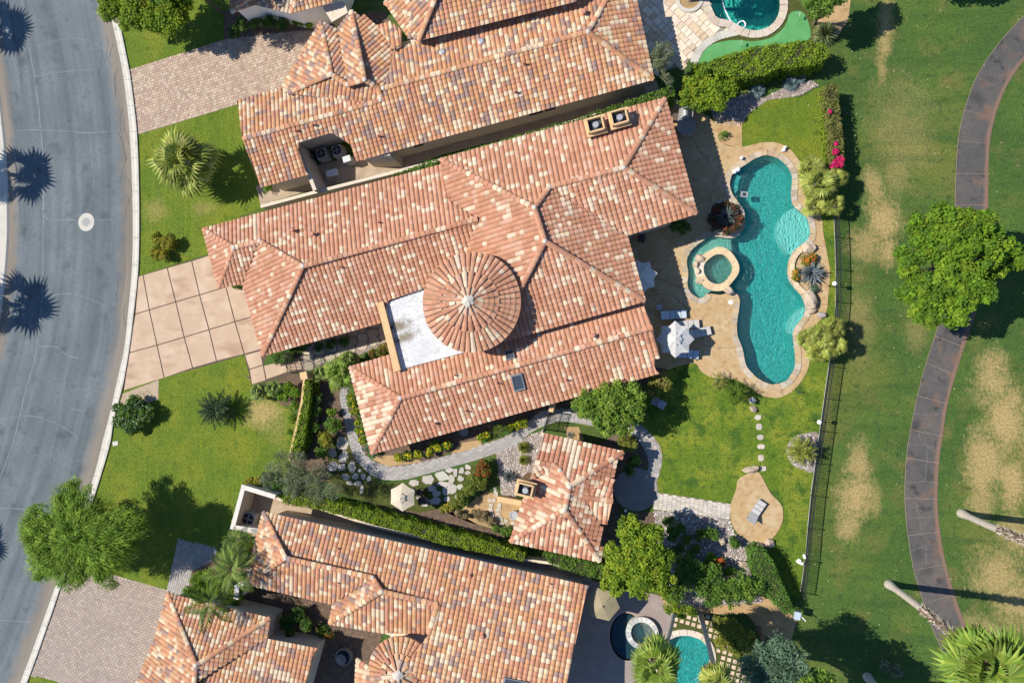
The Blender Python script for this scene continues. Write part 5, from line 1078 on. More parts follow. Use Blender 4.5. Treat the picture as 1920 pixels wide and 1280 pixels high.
# ------------------------------------------------------------------ boulders and small stones
def rock(px, py, rx, ry, hgt, ang, label, name='boulder', m=None, group=None, seed=0, z=.03):
    import bmesh
    rn = np.random.default_rng(seed + 5); bm = bmesh.new(); bmesh.ops.create_icosphere(bm, subdivisions=3, radius=1); c = P(px, py)
    pl = [(Vector(rn.normal(size=3)).normalized(), rn.uniform(.55, .85)) for _ in range(9)]
    for v in bm.verts:
        p = v.co.copy()
        for n_, d_ in pl:
            k = p.dot(n_)
            if k > d_: p -= n_ * (k - d_)
        p *= 1 + .05 * math.sin(7 * p.x + 5 * p.y + seed)
        v.co = p
    R = Matrix.Rotation(-math.radians(ang), 4, 'Z'); wx, wy = pxm(px, py, rx) * 1.25, pxm(px, py, ry) * 1.25
    bm.transform(R @ Matrix.Diagonal((wx, wy, hgt, 1)))
    me = bpy.data.meshes.new(name); bm.to_mesh(me); bm.free(); o = new_obj(name, me, None, m or M['boulder']); o.location = (c.x, c.y, z + hgt * .35); return tag(o, label, 'boulder', group)
rock(1515, 465, 11, 10, .45, 10, 'tan square boulder at the upper end of the agave planter by the pool', seed=1)
rock(1518, 564, 10, 18, .5, -8, 'large pale boulder on the pool edge below the sunny agave', seed=2)
rock(1521, 583, 8, 5, .3, -20, 'small brown boulder just below the large pale pool boulder', seed=3)
rock(1540, 591, 8, 6, .3, 10, 'grey boulder on the deck beside the fan palm clump', seed=4, m=mat('grey_rock', (.33, .30, .27), .9, [(4, (.22, .20, .18), .5, .7)], (6, .6, .06)))
rock(1365, 546, 9, 8, .5, 0, 'tan boulder at the lower corner of the spa', seed=5)
rock(1407, 880, 14, 6, .45, -14, 'long tan boulder at the top of the kidney patio', seed=6)
rock(1425, 1021, 7.5, 6, .4, 0, 'rounder of the two boulders at the foot of the kidney patio', seed=7)
rock(1442, 1018, 8, 9, .45, 20, 'squarer boulder at the foot of the kidney patio beside the curved hedge', seed=8)
rock(1393, 1055, 8, 6, .35, 0, 'pale boulder beside the red flowers in the pebble bed', seed=9)
rock(1412, 767, 6.5, 6, .3, 15, 'brown boulder at the head of the stepping stones', seed=10)
rock(1353, 1013, 6, 8, .3, 15, 'pinkish boulder between two shrubs in the pebble bed', seed=16)
for k, (x, y, rx, ry) in enumerate(((1314, 485, 9, 8), (1306, 497, 6, 7), (1309, 509, 6, 6), (1312, 524, 8, 8))): rock(x, y, rx, ry, .5, 20 * k, ['brown boulder at the top of the spa waterfall', 'slim boulder second from the top of the spa waterfall', 'small boulder third from the top of the spa waterfall', 'olive brown boulder at the bottom of the spa waterfall'][k], group='spa waterfall boulders', seed=20 + k, z=-.05)
for k, (x, y, rx, ry) in enumerate(((1496.5, 1051, 5, 4.5), (1507.5, 1042, 3, 4), (1503, 1055, 3, 3))):
    rock(x, y, rx, ry, .18, 0, ['pale flat stone on the grass a step from the fence', 'pale upright stone against the fence', 'smallest pale stone by the fence'][k], 'garden_stone', M['white_stucco'], 'white stones by the fence', 30 + k)
c = P(217, 831); mb = MB(); mb.box((c.x, c.y, .03), (.55, .38, .06), .2); t = thing('utility_cover', 'small pale utility box lid at the kerb in the lower front lawn', 'utility lid', c); mb.build('lid', M['concrete'], t)
c = P(1370, 566.5, .06); t = thing('skimmer_lid', 'round white skimmer lid in the deck near the spa', 'lid', c); mb = MB(); mb.disc(c, .17, .05, .064, 20); mb.disc(c, .1, .064, .07, 16); mb.build('lid', M['white_paint'], t)
# pool things
def globe(px, py, h, label, name='globe_lamp', group=None, r=.16):
    p = P(px, py, h); t = thing(name, label, 'lamp', (p.x, p.y, 0), group); mb = MB(); mb.ball(p, r, 14, 10); mb.build('globe', M['globe'], t, True)
    if h > .5: mb = MB(); mb.tube([(p.x, p.y, 0), (p.x, p.y, h - r * .8)], .03, 8); mb.disc(p, .07, h - r - .03, h - r + .02, 10); mb.build('post', M['iron'], t)
    else: mb = MB(); mb.disc(p, .07, .05, h - r + .04, 10); mb.build('base', M['grey_metal'], t)
    return t
globe(1390.5, 296, .3, 'white globe light on the deck at the top of the pool', r=.14)
globe(1384, 318, .27, 'upper of the two white globe floats touching at the pool steps', 'globe_light', 'globes at the pool steps', .17); globe(1377.5, 322, .27, 'lower of the two white globe floats touching at the pool steps', 'globe_light', 'globes at the pool steps', .17)
globe(1565, 531.5, 1.75, 'white globe lamp on the fence beside the sunny agave', 'fence_lamp', 'globe lamps on the fence', .17); globe(1536.5, 791, 1.75, 'white globe lamp on the fence above the round pebble bed', 'fence_lamp', 'globe lamps on the fence', .17)
globe(1172.5, 957, .4, 'small white globe light in the shade by the round patio', 'garden_light', None, .11)
p = P(1395.5, 365, -.05); t = thing('pool_skimmer', 'small grey floating pool skimmer robot near the pool steps', 'pool robot', p); mb = MB()
R_ = -.15
for sx in (-1, 1): mb.box(p + Matrix.Rotation(R_, 4, 'Z') @ Vector((sx * .2, 0, .03)), (.12, .42, .14), R_)
for sy in (-1, 1): mb.box(p + Matrix.Rotation(R_, 4, 'Z') @ Vector((0, sy * .17, .03)), (.28, .08, .12), R_)
mb.build('float', M['grey_metal'], t); mb = MB(); mb.box(p + Vector((0, 0, .05)), (.10, .2, .06), R_); mb.build('solar_panel', M['glass'], t)
p = P(1469, 282, .05); t = thing('frog_statue', 'small white frog statue on the deck at the top of the pool', 'statue', p); mb = MB(); mb.ball(p + Vector((0, 0, .14)), .15, 10, 8, sq=.95); mb.ball(p + Vector((.05, .12, .27)), .1, 10, 7)
for dx, dy in ((-.13, -.08), (.13, -.1), (.0, .2), (.11, .17)): mb.ball(p + Vector((dx, dy, .06 if dy < .1 else .34)), .06, 8, 6)
mb.build('body', M['white_paint'], t, True)
p = P(1409, 750, .0); t = thing('garden_lantern', 'pale stone lantern between the palms at the foot of the pool', 'lantern', p); mb = MB(); mb.box(p + Vector((0, 0, .1)), (.34, .34, .2), .2); mb.box(p + Vector((0, 0, .32)), (.24, .24, .24), .2); mb.build('body', M['white_stucco'], t); mb = MB(); mb.disc(p, .3, .44, .6, 4, r2=.05); mb.build('cap', M['grey_metal'], t)
p = P(1498, 735); t = thing('garden_spigot', 'small dark spigot at the rounded lower end of the deck', 'spigot', p); mb = MB(); mb.tube([p, p + Vector((0, 0, .3)), p + Vector((.15, .02, .3))], .04, 8); mb.disc(p, .08, 0, .06, 10); mb.build('pipe', M['dark_metal'], t)
# ------------------------------------------------------------------ furniture
def lounger(px, py, ang, label, m, length=1.95, wid=.68, group='pool loungers', legs=True, back=.28, throw=False):
    c = P(px, py, .3); a = -math.radians(ang); R = Matrix.Rotation(a, 4, 'Z'); t = thing('sun_lounger', label, 'sun lounger', (c.x, c.y, .05), group)
    g = lambda x, y, z: Vector((c.x, c.y, 0)) + R @ Vector((x, y, z)); hl, hw = length / 2, wid / 2
    mb = MB()
    for s in (-1, 1): mb.box(g(0, s * (hw - .03), .30), (length, .05, .06), a)
    for s in (-1, 1): mb.box(g(s * (hl - .03), 0, .30), (.05, wid - .11, .055), a)
    mb.build('frame', M['grey_metal'], t)
    for sx in (-1, 1):
        for sy in (-1, 1): mb = MB(); mb.box(g(sx * (hl - .12), sy * (hw - .03), .16), (.05, .045, .22), a); mb.build('leg', M['grey_metal'], t)
    mb = MB(); q = [(-hl + .68, -hw + .02), (hl, -hw + .02), (hl, hw - .02), (-hl + .68, hw - .02)]
    for k in range(3): x0 = -hl + .70 + k * (length - .70) / 3; x1 = x0 + (length - .70) / 3 - .015; mb.prism([g(x, y, 0) for x, y in ((x0, -hw + .02), (x1, -hw + .02), (x1, hw - .02), (x0, hw - .02))], .335, .41, (1, 1, 1), .015)
    mb.build('seat_cushion', m, t); mb = MB(); x0, x1 = -hl + .68, -hl + .02; vs = []
    for dz in (0, .075):
        for x, y, z in ((x0, -hw + .02, .335), (x0, hw - .02, .335), (x1, hw - .02, .335 + back), (x1, -hw + .02, .335 + back)): vs.append(g(x, y, z + dz))
    mb.add(vs, [(0, 1, 2, 3), (7, 6, 5, 4), (0, 4, 5, 1), (1, 5, 6, 2), (2, 6, 7, 3), (3, 7, 4, 0)]); mb.build('backrest', m, t); return t
lounger(1263, 590, -4, 'lounger tinted shade blue, in the house shade beside the small side table', M['shade_and_sign_blue'])
lounger(1287, 609, -5, 'lounger sticking out above the star parasol', M['cushion']); lounger(1309, 624, -13, 'tilted sunlit lounger to the right of the star parasol', M['cushion']); lounger(1286, 663, 6, 'pale lounger below the star parasol', M['shade_and_sign_blue'])
lounger(1418, 958, -57, 'lone lounger on the kidney shaped patio with raised dark backrest', M['cushion'], 1.8, .66, None, back=.5).children
p = P(1236, 576, .45); t = thing('side_table', 'small dark square side table above the shaded lounger', 'side table', (p.x, p.y, .05)); mb = MB(); mb.box(p, (.42, .42, .04), .05); mb.build('table_top', M['grey_metal'], t)
for sx in (-1, 1):
    for sy in (-1, 1): mb = MB(); mb.box((p.x + sx * .17, p.y + sy * .17, .24), (.04, .04, .38)); mb.build('leg', M['dark_metal'], t)
def parasol(px, py, h, r, n, m, label, concave=.86, a0=0, tiers=True, rise=.55, name='parasol'):
    c = P(px, py, h); t = thing(name, label, 'parasol', (c.x, c.y, 0)); top = Vector((c.x, c.y, h + rise)); k = 2 * n; vs = [top]; fs = []
    for ring, f, z in ((1, .5, h + rise * .52), (2, 1.0, h)):
        for i in range(k):
            a = a0 + 2 * PI * i / k; rr = r * f * (1 if i % 2 == 0 else concave); vs.append(Vector((c.x + rr * math.cos(a), c.y + rr * math.sin(a), z + (0 if i % 2 == 0 else .05 * f))))
    for i in range(0, k, 2):
        i1, i2 = (i + 1) % k, (i + 2) % k; q = [top, vs[1 + i], vs[1 + i1], vs[1 + i2], vs[1 + k + i], vs[1 + k + i1], vs[1 + k + i2]]; q = [v + (v - top) * .0 for v in q]
        mb = MB(); mb.add(q, [(0, 1, 2), (0, 2, 3), (1, 4, 5, 2), (2, 5, 6, 3)]); mb.build('canopy_panel', m, t)
    mb = MB()
    for i in range(0, k, 2): mb.tube([top - Vector((0, 0, .06)), vs[1 + i] - Vector((0, 0, .05)), vs[1 + k + i] - Vector((0, 0, .04))], .014, 5)
    mb.build('ribs', M['grey_metal'], t); mb = MB(); mb.tube([(c.x, c.y, .05), (c.x, c.y, h + rise)], .03, 8); mb.build('pole', M['grey_metal'], t)
    mb = MB(); mb.ball(top + Vector((0, 0, .05)), .07, 8, 6); mb.build('finial', m, t); mb = MB(); mb.disc(c, .3, .05, .14, 16); mb.build('base', M['dark_metal'], t)
    if tiers:
        q = [Vector((c.x, c.y, h + rise + .10))] + [Vector((c.x + r * .36 * (1 if i % 2 == 0 else .8) * math.cos(a0 + PI * i / n), c.y + r * .36 * (1 if i % 2 == 0 else .8) * math.sin(a0 + PI * i / n), h + rise * .74 + .06)) for i in range(k)]
        mb = MB(); mb.add(q, [(0, 1 + i, 1 + (i + 1) % k) for i in range(k)]); mb.build('vent_cap', m, t)
    return t
parasol(1266, 636, 2.1, 1.38, 8, M['fabric'], 'white eight pointed parasol half in shade over the pool loungers', .78, .0)
parasol(1199, 519, 2.45, 1.34, 8, M['fabric'], 'shaded white parasol half under the villa eave by the patio door', .78, .2)
parasol(755, 931.5, 2.4, 1.12, 6, M['beige_fabric'], 'beige six sided parasol on the flagstone garden terrace', .83, .52, True, .5)
parasol(1130, 1132, 2.5, 1.28, 6, M['olive_fabric'], 'olive beige parasol beside the lower house wall', .84, .9, False, .5)
def chair(px, py, ang, label, m):
    c = P(px, py); a = -math.radians(ang); R = Matrix.Rotation(a, 4, 'Z'); g = lambda x, y, z: c + R @ Vector((x, y, z)); t = thing('garden_chair', label, 'chair', c)
    mb = MB(); mb.box(g(0, 0, .43), (.5, .5, .08), a); mb.build('seat', m, t); mb = MB(); mb.box(g(-.25, 0, .72), (.06, .5, .5), a); mb.build('backrest', m, t)
    for s in (-1, 1):
        mb = MB(); mb.box(g(0, s * .28, .62), (.5, .06, .05), a); mb.build('armrest', m, t)
        for q in (-1, 1): mb = MB(); mb.box(g(q * .22, s * .25, .2), (.05, .05, .38), a); mb.build('leg', m, t)
chair(791, 922, 20, 'dark wicker chair beside the beige parasol', M['wicker']); chair(796, 936, -15, 'second dark wicker chair below the first one by the beige parasol', M['wicker']); chair(1203, 449, 10, 'dark chair in deep shade at the inner corner of the villa', M['dark_metal'])
chair(1241, 758, 30, 'pale metal chair half hidden under the tree by the garden wing', M['grey_metal']); chair(1228, 751, 200, 'pale metal chair closer to the trunk under the tree by the garden wing', M['grey_metal'])
# grill island
c = P(1284, 230); t = thing('grill_island', 'curved stone barbecue island with a steel grill by the villa corner', 'barbecue', c); a = .15
mb = MB(); R = Matrix.Rotation(-.15, 4, 'Z'); mb.box(c + Vector((0, .3, .42)), (1.0, 1.3, .84), -.15); mb.disc(c + Vector((.05, -.55, 0)), .62, 0, .84, 20); mb.build('base', M['boulder'], t)
mb = MB(); mb.box(c + Vector((0, .3, .87)), (1.1, 1.4, .06), -.15); mb.disc(c + Vector((.05, -.55, 0)), .70, .843, .905, 24); mb.build('counter', M['grey_patio'], t)
mb = MB(); mb.box(c + Vector((-.05, .35, .98)), (.62, .85, .16), -.15); mb.tube([c + Vector((-.05, -.02, 1.06)), c + Vector((-.05, .72, 1.06))], .26, 12); mb.build('grill', M['grey_metal'], t); mb = MB(); mb.tube([c + Vector((.26, .05, 1.1)), c + Vector((.26, .65, 1.1))], .025, 6); mb.build('handle', M['dark_metal'], t)
c = P(1269, 226); t = thing('storage_box', 'small dark box next to the barbecue island', 'box', c); mb = MB(); mb.box(c + Vector((0, 0, .35)), (.6, .5, .7), -.15); mb.build('body', M['wicker'], t); mb = MB(); mb.box(c + Vector((0, 0, .73)), (.66, .56, .06), -.15); mb.build('lid', M['wicker'], t)
# pots, fountain, air conditioners
def pot(px, py, r, h, label, m, name='plant_pot', cat='pot'):
    c = P(px, py); t = thing(name, label, cat, c); mb = MB(); mb.disc(c, r * .75, 0, h, 20, r2=r); mb.disc(c, r, h, h + .05, 20, rin=r * .72); mb.build('body', m, t); mb = MB(); mb.disc(c, r * .72, h - .1, h - .04, 16); mb.build('soil', M['dirt'], t); return t
pot(872, 808, .36, .5, 'round grey pot against the garden wing wall', M['grey_patio']); pot(995, 779, .25, .4, 'small dark pot near the iron side gate', M['dark_metal'])
pot(966, 962, .36, .7, 'grey urn in front of the guest house below the tan wall', M['grey_metal'], 'stone_urn', 'urn'); pot(605, 800, .2, .3, 'little clay pot hidden among the round shrubs', M['pipe'])
c = P(647, 1228); t = thing('fountain', 'round tiered stone fountain in the shaded courtyard', 'fountain', c); r = pxm(647, 1228, 15); mb = MB(); mb.disc(c, r, 0, .4, 28, rin=r * .84); mb.build('basin', M['grey_patio'], t); mb = MB(); mb.disc(c, r * .84, .05, .25, 24); mb.build('water', M['water_dark'], t)
mb = MB(); mb.tube([c, c + Vector((0, 0, 1.1))], .1, 10); mb.disc(c, .2, .7, .8, 16, r2=.42); mb.disc(c, .42, .8, .84, 16, rin=.3); mb.disc(c, .1, 1.05, 1.12, 12, r2=.24); mb.build('tier', M['grey_patio'], t)
def ac(px, py, s, ang, label):
    c = P(px, py); a = -math.radians(ang); t = thing('air_conditioner', label, 'air conditioner', c, 'air conditioners'); h = .85; mb = MB(); mb.box(c + Vector((0, 0, h / 2 + .05)), (s, s, h), a); mb.build('casing', M['ac'], t)
    mb = MB(); mb.disc(c, s * .44, h + .05, h + .10, 22, rin=s * .40); 
    for k in range(1, 4): mb.disc(c, s * .10 * k + .01, h + .08, h + .095, 20, rin=s * .10 * k - .008)
    mb.build('fan_grille', M['dark_metal'], t); mb = MB(); mb.disc(c, s * .40, h + .052, h + .056, 20); mb.build('fan_well', M['iron'], t); mb = MB(); mb.disc(c, s * .09, h + .056, h + .085, 10)
    for k in range(4): b_ = a + k * PI / 2; mb.box(c + Vector((math.cos(b_) * s * .22, math.sin(b_) * s * .22, h + .066)), (s * .30, s * .14, .012), b_)
    mb.build('fan', M['grey_metal'], t); mb = MB(); mb.box(c + Vector((0, 0, .03)), (s * 1.1, s * 1.1, .06), a); mb.build('pad', M['concrete'], t)
M['ac'] = mat('ac_casing', (.42, .41, .39), .6)
ac(611, 294, .85, -15, 'left air conditioner in the roof notch of the upper house'); ac(640, 288, .85, -15, 'right air conditioner in the roof notch of the upper house'); ac(476, 968, 1.1, 15, 'lone air conditioner inside the white walled corner')
for px, py, lab, sz in ((592, 297, 'small pump tank beside the left air conditioner', .2),):
    c = P(px, py); t = thing('pump_tank', lab, 'tank', c); mb = MB(); mb.tube([c, c + Vector((0, 0, .8))], .24, 14); mb.ball(c + Vector((0, 0, .8)), .24, 14, 6, sq=.5); mb.build('body', M['dark_metal'], t); mb = MB(); mb.tube([c + Vector((0, 0, .85)), c + Vector((.0, 0, 1.0))], .05, 8); mb.build('valve', M['grey_metal'], t)
c = P(625, 326); t = thing('utility_box', 'white slanted box lying on the gravel in front of the air conditioners', 'utility box', c); mb = MB(); mb.box(c + Vector((0, 0, .15)), (.95, .5, .3), .2); mb.build('body', M['white_stucco'], t); mb = MB(); mb.box(c + Vector((0, 0, .32)), (1.0, .55, .04), .2); mb.build('lid', M['white_paint'], t)
c = P(661, 306); t = thing('electric_cabinet', 'grey electric cabinet at the right end of the roof notch', 'cabinet', c); mb = MB(); mb.box(c + Vector((0, 0, .6)), (.6, .45, 1.2), .25); mb.build('body', M['ac'], t); mb = MB(); mb.box(c + Vector((0, 0, 1.22)), (.66, .5, .04), .25); mb.build('lid', M['grey_metal'], t)
c = P(1495, 1153, 1.2); t = thing('course_sign', 'small pale blue box sign on the fence end near the tree shadow', 'sign', (c.x, c.y, 0)); mb = MB(); mb.tube([(c.x, c.y, 0), (c.x, c.y, 1.15)], .03, 8); mb.build('post', M['grey_metal'], t); mb = MB(); mb.box(c, (.4, .55, .3), -.2); mb.build('box', M['shade_and_sign_blue'], t); mb = MB(); mb.box(c + Vector((.4, -.2, 0)), (.5, .06, .04), -.8); mb.build('arm', M['white_paint'], t)
# ------------------------------------------------------------------ walls
def garden_wall(px, h, label, m, wid=.2, capw=.3, name='garden_wall', cap=None):
    p = [P(x, y, h) for x, y in px]; t = thing(name, label, 'wall', (p[0].x, p[0].y, 0)); mb = MB(); mc = MB()
    for k, (a, b) in enumerate(zip(p, p[1:])):
        d = (b - a).normalized(); n = Vector((-d.y, d.x, 0)); a1 = a + d * (wid * .5 if k else 0); a2 = a + d * (capw * .5 if k else -.05); b2 = b + d * (capw * .5 if k < len(p) - 2 else .05); b1 = b + d * (wid * .5 if k < len(p) - 2 else 0)
        mb.prism([a1 + n * wid / 2, a1 - n * wid / 2, b1 - n * wid / 2, b1 + n * wid / 2], 0, h - .08); mc.prism([a2 + n * capw / 2, a2 - n * capw / 2, b2 - n * capw / 2, b2 + n * capw / 2], h - .08, h + k * .002)
    mb.build('masonry', m, t); mc.build('cap', cap or m, t); return t
garden_wall([(489.5, 387), (591.5, 360), (750, 320), (830, 299), (1000, 250), (1150, 206)], 1.8, 'long low cream wall in the side yard between the two upper houses', M['stucco'], .2, .26)
garden_wall([(515, 931), (456, 913), (436, 988), (484, 995)], 2.0, 'white capped wall corner around the lone air conditioner', M['stucco'], .22, .38, cap=M['stucco_cap'])
garden_wall([(570, 712), (566, 752), (556, 800), (542, 862)], 1.3, 'thin tan wall along the street side of the long leafy hedge', M['tan_stucco'], .16, .2)
garden_wall([(933, 935), (976, 943)], 1.0, 'low tan wall stub joining the guest house below its chimney', M['tan_stucco'], .3, .42)
garden_wall([(520, 935), (600, 953), (700, 986), (800, 1010), (960, 1046), (1030, 1055), (1130, 1085)], 1.0, 'cream boundary wall behind the long hedge above the lower house', M['stucco'], .16, .2)
garden_wall([(556, 271), (580, 330), (590, 356)], 2.6, 'cream screen wall on the left of the roof notch', M['stucco'], .25, .3)
garden_wall([(455, 1092), (444, 1100), (442, 1122)], 1.8, 'short white courtyard wall beside the queen palms', M['white_stucco'], .3, .42)
garden_wall([(1034.5, 756), (1033, 771)], 1.9, 'short brown wall between the garden wing and the iron side gate', M['tan_stucco'], .3, .36)
c = P(569, 704, 2.0); t = thing('gate_pillar', 'square tan gate pillar at the top of the long leafy hedge', 'pillar', (c.x, c.y, 0)); mb = MB(); mb.box((c.x, c.y, .93), (.46, .46, 1.86), .2); mb.build('shaft', M['tan_stucco'], t); mb = MB(); mb.box((c.x, c.y, 1.93), (.6, .6, .14), .2); mb.build('cap', M['tan_stucco'], t)
# ------------------------------------------------------------------ gates and fence
def iron_gate(pa, pb, h, n, label, arch=0.0):
    a, b = P(*pa), P(*pb); d = (b - a); t = thing('iron_gate', label, 'gate', a); R_ = lambda s: h + arch * math.sin(PI * s)
    for s in (0, 1): mb = MB(); q = a.lerp(b, s); mb.box((q.x, q.y, h / 2), (.09, .09, h)); mb.build('post', M['iron'], t)
    for k in range(1, n): s = k / n; q = a.lerp(b, s); mb = MB(); mb.tube([q + Vector((0, 0, .08)), q + Vector((0, 0, R_(s)))], .022 if abs(s - .5) > .01 else .04, 5); mb.build('bar', M['iron'], t)
    for z in (.12, h * .55, h - .12): mb = MB(); mb.tube([a + Vector((0, 0, z)), b + Vector((0, 0, z))], .025, 5); mb.build('rail', M['iron'], t)
    if arch: mb = MB(); mb.tube([a.lerp(b, s / 12) + Vector((0, 0, R_(s / 12))) for s in range(13)], .03, 6); mb.build('arch', M['iron'], t)
    return t
iron_gate((563, 664), (571, 698), 2.3, 13, 'arched black iron gate at the end of the slab walk', .55); iron_gate((1033, 772), (1024, 805), 1.9, 14, 'straight black iron side gate between garden wing and guest house')
FX = [(1563, 385), (1565, 430), (1567, 480), (1568, 530), (1567, 570), (1565.5, 604), (1558, 662), (1552, 700), (1546, 744), (1538, 801), (1530, 860), (1522, 917), (1515.5, 978), (1511, 1037.5), (1508, 1062), (1501, 1110)]
fence = thing('iron_fence', 'long black iron picket fence between back lawn and fairway', 'fence', P(1567, 480)); fp = PP(FX); FH = 1.25
def post(q): mb = MB(); mb.box((q.x, q.y, FH / 2 + .04), (.07, .07, FH + .08)); mb.box((q.x, q.y, FH + .10), (.09, .09, .03)); mb.build('post', M['iron'], fence)
cum = [0]
for a, b in zip(fp, fp[1:]): cum.append(cum[-1] + (b - a).length)
tot = cum[-1]; npost = int(tot / 2.4)
def fpt(s):
    i = max(0, min(len(fp) - 2, int(np.searchsorted(cum, s) - 1))); return fp[i].lerp(fp[i + 1], (s - cum[i]) / (cum[i + 1] - cum[i]))
pickme = None
for k in range(npost + 1):
    q = fpt(tot * k / npost); post(q)
    if k == npost: break
    q2 = fpt(tot * (k + 1) / npost)
    for z in (.12, FH - .05): mb = MB(); mb.tube([q + Vector((0, 0, z)), q2 + Vector((0, 0, z))], .034, 5); mb.build('rail', M['iron'], fence)
    for j in range(1, 20):
        c = q.lerp(q2, j / 20)
        if pickme is None:
            mb = MB(); mb.tube([fence.location + Vector((0, 0, .06)), fence.location + Vector((0, 0, FH - .03))], .022, 5); o = mb.build('picket', M['iron'], fence); pickme = o.data
        else: o = new_obj('picket', pickme, fence)
        o.location = (c.x - fence.location.x, c.y - fence.location.y, 0)
mb = MB()
for a, b in zip(fp, fp[1:]): d = (b - a).normalized(); n = Vector((-d.y, d.x, 0)) * .07; mb.prism([a + n + n * .5, a - n + n * .5, b - n + n * .5, b + n + n * .5], 0, .05)
mb.build('footing', M['concrete'], fence)
# ------------------------------------------------------------------ vegetation
def leaf_mesh(name, pos, nrm, ln, wd, col, parent, m='leaf', kind=None, radial=None):
    n = len(pos); nrm = nrm / (np.linalg.norm(nrm, axis=1, keepdims=True) + 1e-9); r = RNG.normal(size=(n, 3))
    if radial is not None: q = pos - radial; q = np.stack([-q[:, 1], q[:, 0], q[:, 2] * .2], 1); r = q / (np.linalg.norm(q, axis=1, keepdims=True) + 1e-9) + r * .28
    t = np.cross(nrm, r); t /= (np.linalg.norm(t, axis=1, keepdims=True) + 1e-9); b = np.cross(nrm, t)
    ln, wd = ln * RNG.uniform(.7, 1.3, (n, 1)), wd * RNG.uniform(.7, 1.3, (n, 1))
    V = np.stack([pos - t * ln / 2, pos - b * wd / 2 + t * ln * .08, pos + t * ln / 2, pos + b * wd / 2 + t * ln * .08], 1).reshape(-1, 3)
    return mesh_np(name, V, np.arange(4 * n).reshape(-1, 4), M[m], parent, tint=col, kind=kind)
LEAFGAIN = 1.5
def cloud(cl, per, cols, ln, wd, vary=.22, up=.8, fl=None):
    """cl: array of x,y,z,r leaf clumps -> leaf positions, normals, colours"""
    cl = np.asarray(cl); n = len(cl) * per; d = RNG.normal(size=(n, 3)); d /= np.linalg.norm(d, axis=1, keepdims=True); c = np.repeat(cl, per, 0)
    pos = c[:, :3] + d * (c[:, 3:4] * (.45 + .6 * RNG.random((n, 1)))); pos[:, 2] = np.maximum(pos[:, 2], .04)
    nrm = d * .6 + np.array([0, 0, up]) + RNG.normal(size=(n, 3)) * .45
    cb = np.array(cols)[RNG.integers(0, len(cols), len(cl))] * RNG.uniform(1 - vary, 1 + vary, (len(cl), 1)); col = np.repeat(cb, per, 0) * RNG.uniform(.75, 1.25, (n, 1)) * LEAFGAIN
    return pos, nrm, col
def clumps(lobes, h, sq=.75, cr=.42, dens=2.6, base=.0):
    out = []
    for lb in lobes:
        px, py, r = lb[:3]; hh = lb[3] if len(lb) > 3 else h; R = pxm(px, py, r, hh); c = P(px, py, hh); k = max(4, int(dens * 2 * PI * R * R / (cr * cr * 3.1)))
        d = RNG.normal(size=(k, 3)); d /= np.linalg.norm(d, axis=1, keepdims=True); d[:, 2] = np.where(RNG.random(k) < .8, np.abs(d[:, 2]), d[:, 2]); f = RNG.uniform(.55, 1.02, (k, 1))
        p = np.array(c) + d * f * np.array([R, R, R * sq]) * .88; p[:, 2] = np.maximum(p[:, 2], base)
        out.append(np.concatenate([p, RNG.uniform(.65, 1.2, (k, 1)) * cr], 1))
    return np.concatenate(out)
BRIGHT = [(.10, .175, .012), (.085, .155, .012), (.13, .19, .014), (.065, .125, .012)]
LIME = [(.13, .19, .012), (.105, .165, .012), (.165, .205, .015), (.08, .135, .012)]
DARKG = [(.045, .095, .018), (.06, .115, .018), (.035, .075, .016), (.08, .13, .02)]
MIDG = [(.075, .14, .018), (.06, .115, .016), (.10, .16, .022), (.05, .09, .015)]
OLIVE = [(.12, .135, .07), (.09, .105, .05), (.16, .175, .10), (.075, .09, .045)]
MESQ = [(.13, .205, .022), (.11, .18, .02), (.16, .235, .028), (.085, .15, .016)]
GOLD = [(.19, .17, .015), (.14, .15, .012), (.10, .12, .012), (.22, .20, .03)]
BLUEG = [(.09, .145, .085), (.07, .12, .07), (.12, .18, .11), (.06, .10, .055)]
def limbs(mb, base, top, cl, r0, nb=9):
    base, top = Vector(base), Vector(top); fork = base.lerp(top, .38)
    mb.tube([base - Vector((0, 0, .1)), base + Vector((0, 0, .15)), base.lerp(fork, .55), fork], [r0 * 1.5, r0 * 1.1, r0 * .9, r0 * .8], 9)
    pick = RNG.choice(len(cl), min(nb, len(cl)), replace=False)
    for i in pick:
        e = Vector(cl[i][:3]); mid = fork.lerp(e, .5) + Vector((0, 0, (e - fork).length * .12)); mb.tube([fork - Vector((0, 0, .1)), mid, e], [r0 * .5, r0 * .3, r0 * .07], 6)
        for _ in range(2):
            j = int(RNG.integers(0, len(cl))); e2 = Vector(cl[j][:3])
            if (e2 - mid).length < 2.6: mb.tube([mid, mid.lerp(e2, .5) + Vector((0, 0, .1)), e2], [r0 * .24, r0 * .14, r0 * .04], 5)
